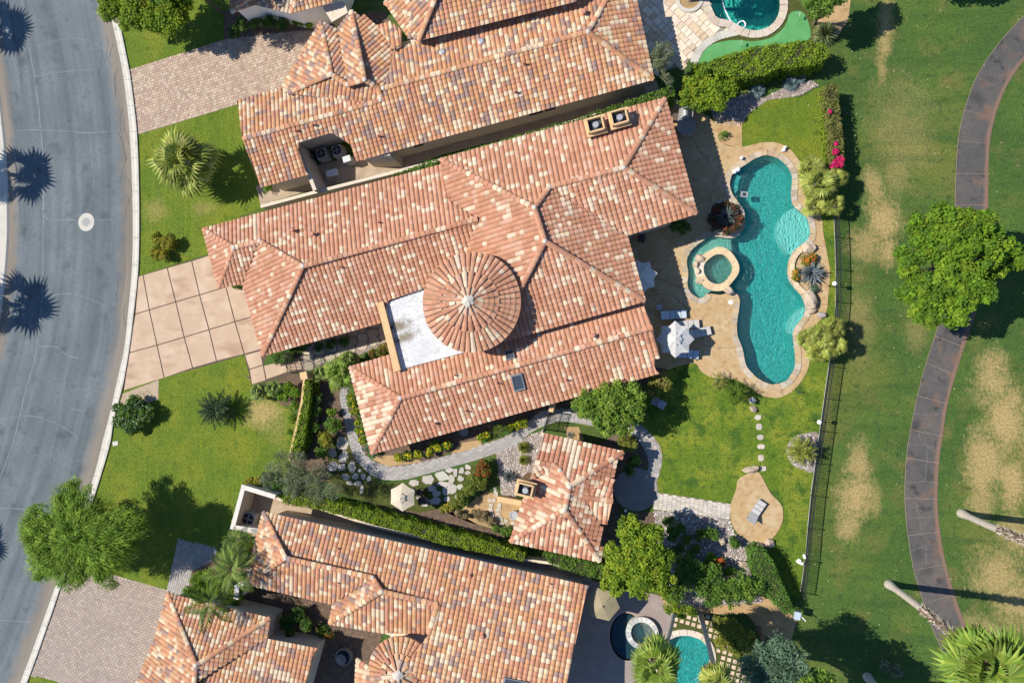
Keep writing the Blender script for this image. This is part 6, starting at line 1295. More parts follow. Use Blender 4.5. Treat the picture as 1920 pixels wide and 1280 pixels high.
def tree(label, lobes, h, cols, per=70, ln=.24, wd=.14, cr=.5, r0=.16, sq=.75, dens=2.6, name='tree', cat='tree', group=None, base=None, flowers=None, basez=0.0, up=.8, vary=.24, m='leaf', radial=False):
    cl = clumps(lobes, h, sq, cr, dens, basez); cen = cl[:, :3].mean(0); b = P(*base) if base else Vector((cen[0], cen[1], 0)); t = thing(name, label, cat, (b.x, b.y, 0), group)
    mb = MB(); limbs(mb, (b.x, b.y, 0), (cen[0], cen[1], cen[2]), cl, r0); mb.build('trunk' if cat == 'tree' else 'stem', M['bark'], t)
    pos, nrm, col = cloud(cl, per, cols, ln, wd, vary, up); leaf_mesh('crown' if cat == 'tree' else 'foliage', pos, nrm, ln, wd, col, t, m, radial=cen if radial else None)
    if flowers:
        fc, cnt, sz = flowers; k = RNG.integers(0, len(cl), cnt); d = RNG.normal(size=(cnt, 3)); d[:, 2] = np.abs(d[:, 2]) + .4; d /= np.linalg.norm(d, axis=1, keepdims=True)
        leaf_mesh('flowers', cl[k, :3] + d * cl[k, 3:4] * 1.02, d + RNG.normal(size=(cnt, 3)) * .3, sz, sz * .9, np.array(fc)[RNG.integers(0, len(fc), cnt)], t)
    return t
def shrub(label, lobes, h, cols, **k):
    k.setdefault('ln', .13); k.setdefault('wd', .085); k.setdefault('cr', .24); k.setdefault('per', 46); k.setdefault('r0', .05); k.setdefault('dens', 2.2); k.setdefault('name', 'shrub'); k.setdefault('cat', 'shrub')
    return tree(label, lobes, h, cols, **k)
def hedge(label, px, h, cols, dens=150, ln=.15, wd=.10, flowers=None, skirt=None, name='hedge', rough=.10, group=None):
    top = PP(px, h); poly = ccw([Vector((p.x, p.y, 0)) for p in top]); cen = sum(poly, Vector()) / len(poly); t = thing(name, label, 'hedge', cen, group)
    mb = MB(); mb.prism(offset(poly, -.16), 0, h - .16); mb.build('stems', M['hedge_core'], t)
    xs = [p.x for p in poly]; ys = [p.y for p in poly]; n = int((max(xs) - min(xs)) * (max(ys) - min(ys)) * dens * 1.6); x = RNG.uniform(min(xs), max(xs), n); y = RNG.uniform(min(ys), max(ys), n); ok = inpoly(x, y, poly); x, y = x[ok], y[ok]; n = len(x)
    bump = rough * (np.sin(x * 3.1 + 1.3 * np.sin(y * 2.3)) * np.sin(y * 2.7 + x) + .6 * np.sin(x * 6.3 - y * 5.1)); z = h + bump - RNG.random(n) * .2
    pos = [np.stack([x, y, z], 1)]; nr = [np.stack([RNG.normal(size=n) * .5, RNG.normal(size=n) * .5, np.ones(n) * 1.2], 1)]
    for i in range(len(poly)):
        a, b = poly[i], poly[(i + 1) % len(poly)]; l = (b - a).length; k = int(l * h * dens * 1.1)
        if k < 1: continue
        s = RNG.random(k); d = (b - a) / max(l, 1e-6); nn = np.array([d.y, -d.x, 0]); zz = RNG.uniform(.05, h, k); pp = np.array(a)[None] + s[:, None] * np.array(b - a)[None]; off = RNG.uniform(-.16, .07, (k, 1)) + (rough * .6 * np.sin(s * l * 4 + zz * 3))[:, None]
        pp = pp + nn * off; pp[:, 2] = zz; pos.append(pp); nr.append(nn[None] * .8 + RNG.normal(size=(k, 3)) * .4 + np.array([0, 0, .45]))
    pos, nr = np.concatenate(pos), np.concatenate(nr); blk = (np.floor(pos[:, 0] / .45) * 7 + np.floor(pos[:, 1] / .45) * 13 + np.floor(pos[:, 2] / .5) * 5).astype(int) % 97; bl = RNG.uniform(.82, 1.2, 97)
    c = np.array(cols)[RNG.integers(0, len(cols), len(pos))] * RNG.uniform(.75, 1.25, (len(pos), 1)) * bl[blk][:, None] * LEAFGAIN
    if skirt: fn, sc = skirt; mk = np.array([fn(p) for p in pos]); c[mk] = np.array(sc)[RNG.integers(0, len(sc), mk.sum())]
    leaf_mesh('foliage', pos, nr, ln, wd, c, t)
    if flowers:
        fpx, fr, fc, cnt, sz = flowers; q = []
        for (a_, b_, rr) in fpx:
            cc = P(a_, b_, h); R = pxm(a_, b_, rr, h); k = int(cnt * rr); an = RNG.uniform(0, 6.3, k); rd = R * np.sqrt(RNG.random(k)); q.append(np.stack([cc.x + rd * np.cos(an), cc.y + rd * np.sin(an), h + .06 + RNG.uniform(-.1, .1, k)], 1))
        q = np.concatenate(q); leaf_mesh('flowers', q, RNG.normal(size=q.shape) * .5 + np.array([0, 0, 1.]), sz, sz * .9, np.array(fc)[RNG.integers(0, len(fc), len(q))], t)
    return t
M['hedge_core'] = mat('hedge_branches', (.035, .04, .015), 1)
# fronds -------------------------------------------------------------
def fan_frond(cols, nseg=16, pet=.52, seed=0):
    rn = random.Random(seed + 11); vs = [(0, -.022, 0), (0, .022, 0), (pet, -.014, .03), (pet, .014, .03)]; fs = [(0, 2, 3, 1)]; cs = [(.20, .19, .06)]; span = math.radians(125); bright = (.62, .85, 1.05, 1.3)[seed % 4]
    for k in range(nseg):
        a0 = -span + 2 * span * k / nseg; am = a0 + span / nseg; a1 = a0 + 2 * span / nseg; L1 = (.47 + .07 * math.cos(am * .7)) * rn.uniform(.9, 1.07); mid = .66; b = len(vs); zf = .022
        pt = lambda a, r, z: (pet + math.cos(a) * r, math.sin(a) * r, .03 + z - .75 * r * r)
        vs += [(pet, 0, .03), pt(a0, L1 * mid, 0), pt(am, L1 * mid, zf), pt(a1, L1 * mid, 0), pt(am + rn.uniform(-.04, .04), L1, -.05 - rn.random() * .07)]
        fs += [(b, b + 1, b + 2), (b, b + 2, b + 3), (b + 1, b + 4, b + 2), (b + 2, b + 4, b + 3)]; c = rn.choice(cols); k_ = rn.uniform(.85, 1.15) * bright; cs += [tuple(x * k_ for x in c)] * 2 + [tuple(x * k_ * 1.08 for x in c)] * 2
    return vs, fs, cs
def pin_frond(cols, n=26, seed=0, droop=.5, lw=.03, ll=.34):
    rn = random.Random(seed); vs = []; fs = []; cs = []; R = lambda t: (t, 0, .22 * t - droop * t * t)
    for k in range(10): p = R(k / 9); w_ = .016 * (1 - .7 * k / 9); vs += [(p[0], -w_, p[2]), (p[0], w_, p[2])]
    fs += [(2 * k, 2 * k + 2, 2 * k + 3, 2 * k + 1) for k in range(9)]; cs += [(.17, .15, .05)] * 9
    for k in range(n):
        t = .16 + .84 * (k + .5) / n; p = R(t); l = ll * math.sin(PI * min(1, .18 + .80 * t)) * rn.uniform(.85, 1.1) + .06
        for s in (-1, 1):
            a = math.radians(58 - 30 * t + rn.uniform(-6, 6)); dx, dy = math.cos(a) * l, s * math.sin(a) * l; b = len(vs); dz = -.35 * l - rn.random() * .05
            vs += [(p[0] - lw, 0, p[2]), (p[0] + dx * .5 - lw * .3, dy * .5, p[2] + .05 + dz * .3), (p[0] + dx, dy, p[2] + dz), (p[0] + dx * .5 + lw, dy * .5, p[2] + .03 + dz * .3)]; fs.append((b, b + 1, b + 2, b + 3)); c = rn.choice(cols); k_ = rn.uniform(.8, 1.2); cs.append(tuple(x * k_ for x in c))
    return vs, fs, cs
def blade_leaf(cols, wd=.085, seed=0, curve=.25):
    rn = random.Random(seed); vs = []; fs = []; cs = []; c = rn.choice(cols); n = 5
    for k in range(n + 1):
        t = k / n; w_ = wd * (math.sin(PI * min(1, .25 + .75 * t)) if k < n else 0) ; z = .25 * t - curve * t * t
        vs += [(t, -w_, z + .25 * w_), (t, 0, z - .2 * w_), (t, w_, z + .25 * w_)]
    for k in range(n): fs += [(3 * k, 3 * k + 3, 3 * k + 4, 3 * k + 1), (3 * k + 1, 3 * k + 4, 3 * k + 5, 3 * k + 2)]; cs += [tuple(x * rn.uniform(.9, 1.1) for x in c)] * 2
    return vs, fs, cs
FCACHE = {}
def frond_mesh(name, kind, cols, key, fn):
    if key not in FCACHE:
        vs, fs, cs = fn(); me = bpy.data.meshes.new(name); me.from_pydata(vs, [], fs); me.materials.append(M['frond']); at = me.attributes.new('tint', 'FLOAT_COLOR', 'FACE')
        for d, c in zip(at.data, cs): d.color = (*c, 1)
        FCACHE[key] = me
    return FCACHE[key]
FANC = [(.19, .25, .05), (.15, .21, .045), (.24, .29, .08), (.12, .17, .035)]; FANY = [(.30, .32, .05), (.23, .27, .04), (.37, .38, .09), (.17, .21, .035)]; FANB = [(.17, .26, .03), (.13, .21, .025), (.24, .31, .045)]
DRYF = [(.36, .26, .13), (.30, .21, .10), (.42, .32, .18)]
PINC = [(.19, .27, .05), (.24, .32, .06), (.15, .22, .045)]; CYC = [(.06, .11, .05), (.08, .13, .06), (.05, .09, .04)]; AGV = [(.17, .21, .21), (.22, .26, .25), (.14, .18, .18)]; AGD = [(.10, .13, .12), (.13, .16, .15), (.08, .10, .095)]
def rosette(t, c, r, n, kind, cols, el0, el1, tag_, name='frond', sway=.12, scale=(.8, 1.1)):
    for k in range(n):
        s_ = (k + .5) / n; az = k * 2.399963 + random.uniform(-.2, .2); el = math.radians(el0 + (el1 - el0) * s_ ** .9 + random.uniform(-7, 7)); v = random.randrange(4); key = (kind, tag_, v)
        fn = {'fan': lambda: fan_frond(cols, 16, .52, v), 'pin': lambda: pin_frond(cols, 26, v), 'cyc': lambda: pin_frond(cols, 30, v, .35, .02, .20), 'blade': lambda: blade_leaf(cols, .075, v)}[kind]
        o = new_obj(name, frond_mesh(name, kind, cols, key, fn), t); sc = r * random.uniform(*scale)
        o.matrix_basis = Matrix.Translation(c - t.location + Vector((random.uniform(-.05, .05), random.uniform(-.05, .05), -.10 * s_ * r))) @ Matrix.Rotation(az, 4, 'Z') @ Matrix.Rotation(-el, 4, 'Y') @ Matrix.Rotation(random.uniform(-sway, sway) * 2, 4, 'X') @ Matrix.Diagonal((sc, sc, sc, 1))
def palm(label, px, py, h, r, n=24, kind='fan', cols=FANC, tag_='c', base=None, tr=.14, name='fan_palm', group=None, skirt=0, el=(78, -28), two_tone=False, world=None, fname='frond'):
    c = P(px, py, h) if world is None else Vector(world); R = r if world is not None else pxm(px, py, r, h); b = P(*base) if base else Vector((c.x, c.y, 0)); t = thing(name, label, 'palm', (b.x, b.y, 0), group); mb = MB(); L_ = c - b; n_ = 14
    bend = Vector((random.uniform(-.2, .2), random.uniform(-.2, .2), 0)); pt = lambda s: b + L_ * s + bend * math.sin(PI * s)
    split = .40 if two_tone else 1.0
    rad = [tr * (1.45 - .5 * min(1, i / 3)) * (1 + .05 * (i % 2)) for i in range(n_ + 1)]
    mb.tube([pt(split * i / n_) for i in range(n_ + 1)], rad, 10); mb.build('trunk', M['palm_bark'], t)
    if two_tone:                                    # shaggy old leaf bases on the upper trunk
        V, F, C = [], [], []; m2 = MB(); m2.tube([pt(split + (1 - split) * i / 10) for i in range(11)], [tr * .95] * 11, 8); m2.build('upper_trunk', M['bark'], t)
        for k in range(420):
            s = split + (1 - split) * random.random(); a = random.uniform(0, 2 * PI); p = pt(s); d = Vector((math.cos(a), math.sin(a), 0)); e = Vector((-d.y, d.x, 0)) * random.uniform(.03, .07); l = random.uniform(.14, .34); q = len(V)
            V += [p + d * tr * .9 + e, p + d * tr * .9 - e, p + d * (tr + l * .7) + Vector((0, 0, random.choice((-.6, .5)) * l)) + e * .3]; F.append((q, q + 1, q + 2)); C.append(jit(random.choice(((.34, .27, .20), (.26, .20, .15), (.42, .35, .27))), .15))
        mesh_np('leaf_bases', [tuple(v) for v in V], F, M['boots'], t, tint=np.array(C), kind='stuff')
    rosette(t, c, R, n, kind, cols, el[0], el[1], tag_, fname)
    if kind == 'fan': rosette(t, c + Vector((0, 0, .08)), R, 5, kind, cols, 84, 62, tag_, fname, .2, (.45, .62))
    if skirt: rosette(t, c - Vector((0, 0, .25)), R * .95, skirt, kind, DRYF, -35, -70, 'dry', 'dead_frond')
    return t
def spiky(label, px, py, h, r, cols, n=260, wd=.022, name='ornamental_grass', cat='plant', group=None, flat=.2, droop=.25):
    c = P(px, py, 0); R = pxm(px, py, r); t = thing(name, label, cat, c, group); V, F, C = [], [], []
    for k in range(n):
        az = random.uniform(0, 2 * PI); el = math.asin(random.uniform(flat, 1)); l = R * random.uniform(.75, 1.08); d = Vector((math.cos(az) * math.cos(el), math.sin(az) * math.cos(el), math.sin(el) * h / R)); e = Vector((-math.sin(az), math.cos(az), 0)) * wd; p0 = c + Vector((random.uniform(-.1, .1) * R, random.uniform(-.1, .1) * R, .05)); m_ = p0 + d * l * .55 + Vector((0, 0, .04)); tip = p0 + d * l - Vector((0, 0, droop * l * math.cos(el))); q = len(V)
        V += [p0 - e * .6, p0 + e * .6, m_ + e, m_ - e, tip + e * .1, tip - e * .1]; F += [(q, q + 1, q + 2, q + 3), (q + 3, q + 2, q + 4, q + 5)]; C += [jit(random.choice(cols), .18)] * 2
    mesh_np('leaves', [tuple(v) for v in V], F, M['frond'], t, tint=np.array(C)); return t
def agave(label, px, py, r, n, cols, tag_, h=.35, name='agave', z=.0):
    c = P(px, py, z + h * .4); t = thing(name, label, 'agave', (c.x, c.y, z)); mb = MB(); mb.disc(c, .12, z, c.z, 10); mb.build('stem', M['bark'], t); rosette(t, c, pxm(px, py, r, .4), n, 'blade', cols, 72, 2, tag_, 'leaf', .05, (.85, 1.08)); return t
# trees ---------------------------------------------------------------
tree('big bright green tree standing over the golf cart path', [(1765, 415, 34), (1800, 425, 40), (1838, 420, 26), (1715, 425, 22), (1850, 440, 26, 4.6), (1735, 460, 34), (1785, 470, 48), (1830, 480, 44), (1705, 500, 24), (1690, 545, 14), (1720, 545, 32), (1760, 540, 44), (1805, 545, 44), (1838, 545, 26), (1750, 590, 22), (1795, 592, 24), (1715, 585, 18), (1890, 468, 26, 4.2), (1905, 490, 20, 4.0), (1865, 475, 26, 4.4), (1688, 470, 12), (1860, 510, 24, 4.4)], 5.4, BRIGHT, per=66, ln=.26, wd=.15, cr=.42, r0=.22, dens=2.4)
tree('feathery pale green street tree leaning over the kerb with a dark shadow on the lawn', [(95, 1000, 52), (150, 950, 50), (205, 1005, 58), (135, 1055, 46), (240, 985, 36), (160, 1005, 58), (90, 1050, 36), (205, 1060, 40), (70, 980, 30)], 5.0, MESQ, per=95, ln=.42, wd=.05, cr=.6, r0=.2, dens=2.3, sq=.55, radial=True)
tree('yellow green tree overhanging the kerb at the top edge', [(212, 12, 28), (258, 18, 34), (292, 38, 26), (325, 22, 34), (245, 40, 18), (330, 45, 22), (285, -10, 40), (350, -15, 34)], 3.8, LIME, per=66, cr=.45, ln=.2, wd=.12)
tree('tall dark tree behind the one overhanging the kerb at the top edge', [(300, -50, 50), (350, -75, 55), (260, -80, 45)], 7.5, MIDG, per=70, ln=.28, wd=.16, cr=.55)
tree('dense citrus like tree by the iron side gate', [(1105, 758, 31), (1150, 745, 33), (1185, 770, 30), (1138, 788, 28), (1190, 738, 20), (1145, 765, 36), (1170, 795, 20)], 3.4, [(.12, .18, .02), (.09, .15, .018), (.15, .20, .03), (.06, .11, .015)], per=60, ln=.2, wd=.12, cr=.38, r0=.12)
tree('bright green tree at the lower corner of the guest house', [(1182, 992, 28), (1208, 1030, 36), (1165, 1062, 33), (1200, 1085, 34), (1240, 1085, 28), (1148, 1092, 22), (1225, 1000, 18), (1150, 1030, 16), (1245, 1045, 18), (1195, 1050, 40)], 4.6, LIME, per=62, ln=.22, wd=.14, cr=.42, r0=.15)
tree('wispy grey green olive tree over the white walled corner', [(515, 885, 22), (555, 868, 28), (598, 895, 28), (560, 905, 32), (625, 920, 16), (500, 905, 12), (590, 925, 18), (530, 855, 14)], 3.4, OLIVE, per=46, ln=.2, wd=.04, cr=.42, r0=.1, dens=2.0)
tree('small olive tree at the eave corner of the upper house', [(1243, 100, 20), (1238, 122, 16), (1250, 150, 12), (1228, 108, 12)], 3.2, OLIVE, per=46, ln=.16, wd=.045, cr=.3, r0=.08)
tree('blue green acacia at the lower right with a broad shadow on the fairway', [(1450, 1235, 42), (1415, 1255, 32), (1490, 1245, 32), (1450, 1270, 45), (1500, 1290, 40), (1470, 1215, 25)], 7.2, BLUEG, per=70, ln=.26, wd=.07, cr=.5, r0=.2)
tree('dark leafy tree at the lower edge beside the acacia', [(1540, 1310, 55), (1500, 1330, 60), (1570, 1330, 40)], 8.0, MIDG, per=60, ln=.3, wd=.18, cr=.6, r0=.2)
tree('leafy tree at the top edge casting shade on the fairway', [(1522, 6, 16), (1545, 16, 18), (1530, 30, 12), (1562, -12, 26), (1590, -35, 32), (1540, -20, 26)], 4.4, MIDG, per=60, ln=.2, wd=.13, cr=.38, r0=.12)
tree('unseen fairway tree beyond the top right edge', [(1790, -75, 38), (1830, -80, 34), (1760, -72, 28)], 3.6, MIDG, per=60, ln=.26, wd=.16, cr=.5) ['label'] = 'round fairway tree just beyond the top right edge'
# hedges ---------------------------------------------------------------
hedge('wide bright green hedge below the putting green', [(1300, 122), (1359, 104), (1418, 86), (1465, 80), (1519, 74), (1548, 84), (1555, 100), (1552, 110), (1519, 123), (1465, 126), (1434, 139), (1386, 146), (1330, 138)], 2.2, LIME, 105, .17, .11)
hedge('thin ivy hedge in the side yard along the villa roof', [(738, 325), (800, 303), (880, 280), (960, 256), (1080, 222), (1150, 197), (1262, 160), (1266, 178), (1155, 210), (1085, 236), (965, 270), (885, 294), (805, 316), (742, 330)], 2.6, MIDG, 110, .15, .10)
hedge('tall clipped bougainvillea hedge with magenta flowers at its lower end', [(1549, 158), (1570, 157), (1577, 220), (1583, 280), (1581, 318), (1562, 317), (1557, 240)], 1.9, [(.13, .135, .03), (.10, .12, .025), (.17, .13, .05), (.085, .10, .02)], 110, .15, .10, ([(1571, 306, 10), (1566, 285, 6), (1575, 300, 7), (1560, 312, 4), (1567, 270, 3), (1556, 210, 3)], 0, [(.62, .02, .12), (.75, .05, .2), (.5, .02, .1)], 16, .14))
hedge('low bright green strip at the foot of the bougainvillea hedge', [(1543, 175), (1550, 165), (1553, 240), (1558, 315), (1548, 315), (1544, 240)], .8, LIME, 110, .14, .09)
hedge('long lime hedge behind the thin tan front wall', [(571, 712), (583, 718), (578, 765), (569, 830), (554, 862), (541, 860), (556, 800), (566, 752)], 1.6, LIME, 130, .16, .10)
hedge('long lime hedge between the garden terrace and the lower house', [(520, 927), (560, 932), (605, 937), (700, 958), (800, 986), (900, 1011), (985, 1036), (980, 1052), (960, 1047), (830, 1022), (771, 1000), (700, 982), (600, 956), (530, 944)], 1.7, LIME, 130, .16, .10)
hedge('hedge stretch under the guest house eave', [(1020, 1034), (1080, 1046), (1140, 1062), (1140, 1092), (1100, 1082), (1030, 1058)], 1.6, MIDG, 125, .16, .10)
hedge('smooth curved green hedge below the kidney patio', [(1405, 1034), (1420, 1027), (1434, 1030), (1450, 1052), (1462, 1082), (1478, 1118), (1489, 1143), (1475, 1154), (1455, 1135), (1436, 1116), (1418, 1090), (1408, 1064)], 1.8, [(.07, .145, .02), (.055, .12, .018), (.09, .165, .028)], 150, .11, .075, rough=.05)
hedge('low dark hedge block by the walk beside the garage wing', [(505, 666), (538, 655), (549, 663), (545, 675), (516, 684)], .8, DARKG, 130, .13, .09)
hedge('narrow ivy strip outside the white walled corner', [(445, 930), (453, 932), (438, 987), (430, 985)], 1.0, BRIGHT, 130, .13, .09)
# shrubs ---------------------------------------------------------------
shrub('big loose bright shrub below the wide hedge by the barbecue', [(1300, 165, 24), (1340, 178, 25), (1322, 152, 24), (1288, 188, 18), (1365, 168, 18), (1350, 195, 15), (1315, 195, 18)], 2.0, LIME, cr=.34, ln=.18, wd=.11, per=55)
shrub('golden green shrub on the upper front lawn', [(297, 447, 12), (294, 474, 12), (318, 456, 14), (308, 480, 9)], .7, GOLD, per=55); shrub('round white flowering shrub at the kerb by the slab driveway', [(230, 790, 16), (255, 760, 19), (277, 775, 16), (225, 765, 11), (247, 800, 14), (262, 785, 14), (240, 775, 16)], .8, DARKG, per=50, flowers=([(.8, .8, .75)], 260, .09))
shrub('upper of the round shrubs in the dark front bed', [(626, 796, 15)], 1.0, MIDG); shrub('middle round yellowish shrub in the dark front bed', [(610, 822, 14)], .9, GOLD); shrub('lowest round shrub in the dark front bed', [(605, 848, 12)], .8, MIDG); shrub('small tuft shrub at the top of the dark front bed', [(622, 772, 8)], .6, BRIGHT)
shrub('bright shrub row on the street side of the thin front wall', [(540, 727, 10), (553, 737, 10), (552, 760, 9), (549, 785, 8), (545, 810, 7), (530, 745, 9)], .8, BRIGHT); shrub('rusty gold shrub by the white flat roof parapet', [(715, 657, 10), (724, 650, 8), (700, 662, 7)], .8, [(.14, .12, .02), (.10, .11, .02), (.17, .11, .03)])
shrub('bright small shrub at the end of the entry court', [(730, 652, 6), (735, 655, 5)], .6, BRIGHT); shrub('tiny plant between slab driveway and garage eave', [(446, 533, 6), (440, 535, 4)], .3, MIDG)
YF = [(.85, .58, .02), (.9, .66, .05)]
shrub('yellow flowering strip along the wing end wall', [(656, 745, 6), (661, 758, 7), (666, 772, 7), (671, 790, 6), (675, 808, 7), (680, 825, 7)], .55, BRIGHT, cr=.2, flowers=(YF, 190, .09)); shrub('long yellow lantana bed below the garden wing eave', [(748, 857, 8), (765, 853, 8), (785, 850, 9), (805, 845, 9), (824, 838, 9), (838, 832, 8), (815, 832, 8)], .6, BRIGHT, cr=.22, flowers=(YF, 420, .10))
shrub('yellow green shrub by the small dark pot', [(972, 795, 9), (983, 793, 8), (960, 800, 7)], .7, LIME, flowers=(YF, 70, .09)); shrub('small yellow clump left of the fern palm by the path', [(903, 820, 7), (913, 815, 6)], .45, BRIGHT, flowers=(YF, 60, .09))
shrub('rust red topped shrub at the bend of the flagstone terrace', [(906, 872, 13), (898, 882, 11), (912, 884, 9)], 1.0, [(.10, .10, .02), (.14, .08, .02), (.07, .09, .015)], flowers=([(.42, .07, .02), (.5, .12, .03)], 330, .10)); shrub('long green shrub bank below the rust red shrub', [(893, 898, 15), (880, 915, 16), (868, 932, 14), (855, 942, 11), (902, 905, 11)], .95, [(.10, .13, .02), (.13, .14, .025), (.075, .105, .016)]); shrub('low pale shrub at the lower tip of the shrub bank', [(843, 950, 8), (833, 955, 7)], .5, GOLD)
shrub('yellowish shrub at the right end of the garden wing', [(1240, 712, 17), (1225, 730, 15), (1250, 722, 12), (1222, 712, 10)], 1.3, [(.15, .14, .03), (.11, .13, .02), (.18, .15, .04)], cr=.3); shrub('loose shrub beside the paver arc under the dense tree', [(1172, 825, 12), (1184, 832, 11), (1168, 838, 9)], 1.0, [(.12, .14, .02), (.09, .12, .018), (.15, .14, .03)]); shrub('dark shrub in the shade right of the guest house', [(1190, 862, 12), (1180, 880, 9)], .8, DARKG)
shrub('twin green shrub in the middle of the pebble bed', [(1310, 1002, 10), (1325, 998, 11), (1338, 1001, 10)], .7, MIDG); shrub('round dark green shrub nearest the kidney patio', [(1375, 1016, 12)], .7, DARKG); shrub('small shrub low in the pebble bed', [(1305, 1027, 9)], .5, MIDG); shrub('orange red flowering plant in the pebble bed', [(1345, 1055, 8), (1355, 1054, 6)], .4, MIDG, flowers=([(.8, .10, .03), (.75, .18, .05)], 150, .13)); shrub('dark shrub in the shade left of the pebble bed', [(1262, 1000, 14), (1275, 990, 10)], .8, DARKG)
shrub('broad leafy shrub mass joining the guest house tree', [(1285, 1082, 22), (1318, 1092, 24), (1350, 1102, 22), (1380, 1100, 24), (1402, 1112, 16), (1335, 1120, 18), (1300, 1065, 16), (1265, 1108, 20), (1370, 1122, 16), (1338, 1072, 17), (1282, 1060, 17), (1396, 1086, 15), (1420, 1102, 12), (1312, 1068, 14)], 1.9, MIDG, cr=.36, ln=.17, wd=.11, per=55)
shrub('yellow green shrub mass beside the square paver lawn', [(1370, 1180, 23), (1400, 1198, 24), (1360, 1205, 18), (1418, 1215, 16), (1350, 1170, 14), (1385, 1215, 18)], 1.5, [(.14, .155, .02), (.11, .135, .018), (.17, .17, .03)], cr=.34, ln=.16, wd=.10, per=55); shrub('bright shrub behind the upper edge of the lower pool', [(1258, 1138, 13), (1275, 1146, 12), (1293, 1142, 13), (1262, 1125, 10)], 1.3, LIME, cr=.3)
shrub('dark shrub in the shaded corner below the east wing', [(1270, 424, 13), (1285, 428, 12)], .8, DARKG); shrub('tiny round shrub in the tan sandy bed', [(1357, 252, 6)], .35, MIDG)
shrub('sunlit round shrub by the courtyard entrance', [(440, 1108, 15), (452, 1100, 10)], 1.2, LIME); shrub('lime shrub under the upper queen palm', [(464, 1025, 13), (455, 1040, 10), (470, 1040, 9)], 1.3, LIME); shrub('green shrub between the two queen palms', [(378, 1095, 12), (395, 1098, 12), (365, 1100, 8)], .8, MIDG)
shrub('dark courtyard shrub in shade above the fountain', [(560, 1150, 14), (540, 1165, 14), (575, 1170, 12), (545, 1185, 10)], .9, DARKG); shrub('red flowered plant by the courtyard fountain', [(618, 1190, 8)], .5, DARKG, flowers=([(.7, .06, .03)], 30, .1)); shrub('olive scrub beside the white walled corner', [(470, 905, 11), (485, 900, 10), (460, 912, 7)], .8, GOLD)
shrub('pale round shrub at the bottom edge of the fairway', [(1676, 1257, 13), (1660, 1250, 10), (1688, 1262, 8)], .9, OLIVE); shrub('bright green plant at the house wall near the top edge', [(570, 45, 8), (580, 50, 7), (555, 42, 7)], .7, BRIGHT); shrub('dark shrub row below the house at the top edge', [(480, 40, 14), (505, 42, 13), (530, 45, 12), (455, 45, 12), (440, 60, 12)], .9, DARKG); shrub('small shrub at the tip of the notched gravel yard', [(502, 352, 8)], .5, BRIGHT)
shrub('small dark shrub along the wall beside the stone entry court', [(600, 650, 8), (620, 645, 9), (645, 640, 9)], .6, DARKG); shrub('dusty sage plant at the outer corner of the garden wing', [(700, 848, 8), (690, 842, 6)], .4, BLUEG); shrub('grey green cactus clump at the foot of the sunny agave', [(1525, 540, 7)], .4, BLUEG)
for k, (x, y, r) in enumerate(((1292, 1043, 10), (1268, 1030, 11), (1330, 1046, 9), (1284, 1012, 9), (1252, 978, 9), (1366, 1072, 11), (1318, 1062, 12))):
    shrub(['green shrub in the pebble bed above the leafy shrub mass', 'shrub at the left margin of the pebble bed beside the guest house tree', 'small shrub left of the orange red flowers', 'shaded shrub near the twin green shrub', 'shrub at the top left corner of the pebble bed', 'shrub right below the pale boulder in the pebble bed', 'shrub tucked against the leafy shrub mass'][k], [(x, y, r), (x + r * .7, y - r * .4, r * .6)], .6, [MIDG, DARKG, BRIGHT][k % 3])
shrub('sprawling leafy bush between walkway and courtyard wall', [(372, 1085, 14), (392, 1078, 14), (412, 1088, 15), (404, 1102, 12), (428, 1085, 12), (385, 1110, 10)], 1.3, BRIGHT, cr=.3); shrub('leafy lime bush above the upper queen palm', [(425, 1048, 12), (440, 1040, 13), (452, 1052, 11), (415, 1062, 10)], 2.2, BRIGHT, cr=.3); shrub('trailing green bush at the garage roof corner', [(352, 1108, 9), (366, 1118, 9), (380, 1128, 8)], 2.4, BRIGHT, cr=.28); shrub('lime bush at the right end of the courtyard wall', [(445, 1125, 10), (432, 1128, 9)], 1.2, LIME)
shrub('dark ground shrub under the olive tree', [(520, 905, 13), (545, 915, 12), (500, 895, 10)], .7, DARKG); shrub('dark shrub strip at the foot of the long front hedge', [(597, 745, 9), (594, 770, 9), (590, 800, 9)], .7, DARKG)
BRN = [(.16, .12, .06), (.12, .10, .045), (.20, .15, .08)]
shrub('dry brown scrub on the granite bed before the guest house', [(905, 968, 10), (918, 975, 9), (893, 963, 7)], .4, BRN); shrub('low green scrub at the lower right of the granite bed', [(945, 992, 9), (958, 998, 8), (930, 990, 7)], .4, MIDG); shrub('dry scrub tuft at the hedge end of the granite bed', [(862, 962, 7), (872, 968, 6)], .35, BRN)
n = 420; lx = RNG.uniform(1500, 1915, n); ly = RNG.uniform(10, 1270, n); LP_ = [P(a, b, .03) for a, b in zip(lx, ly)]
leaf_mesh('leaf_litter', np.array([tuple(p) for p in LP_]), np.array([0, 0, 1.]) + RNG.normal(size=(n, 3)) * .3, .15, .06, np.array([(.45, .38, .2), (.38, .28, .12), (.5, .46, .3)])[RNG.integers(0, 3, n)], None, kind='stuff')
tag(SC.objects['leaf_litter'], 'scattered pale dry leaf bits lying on the fairway', 'leaf litter')
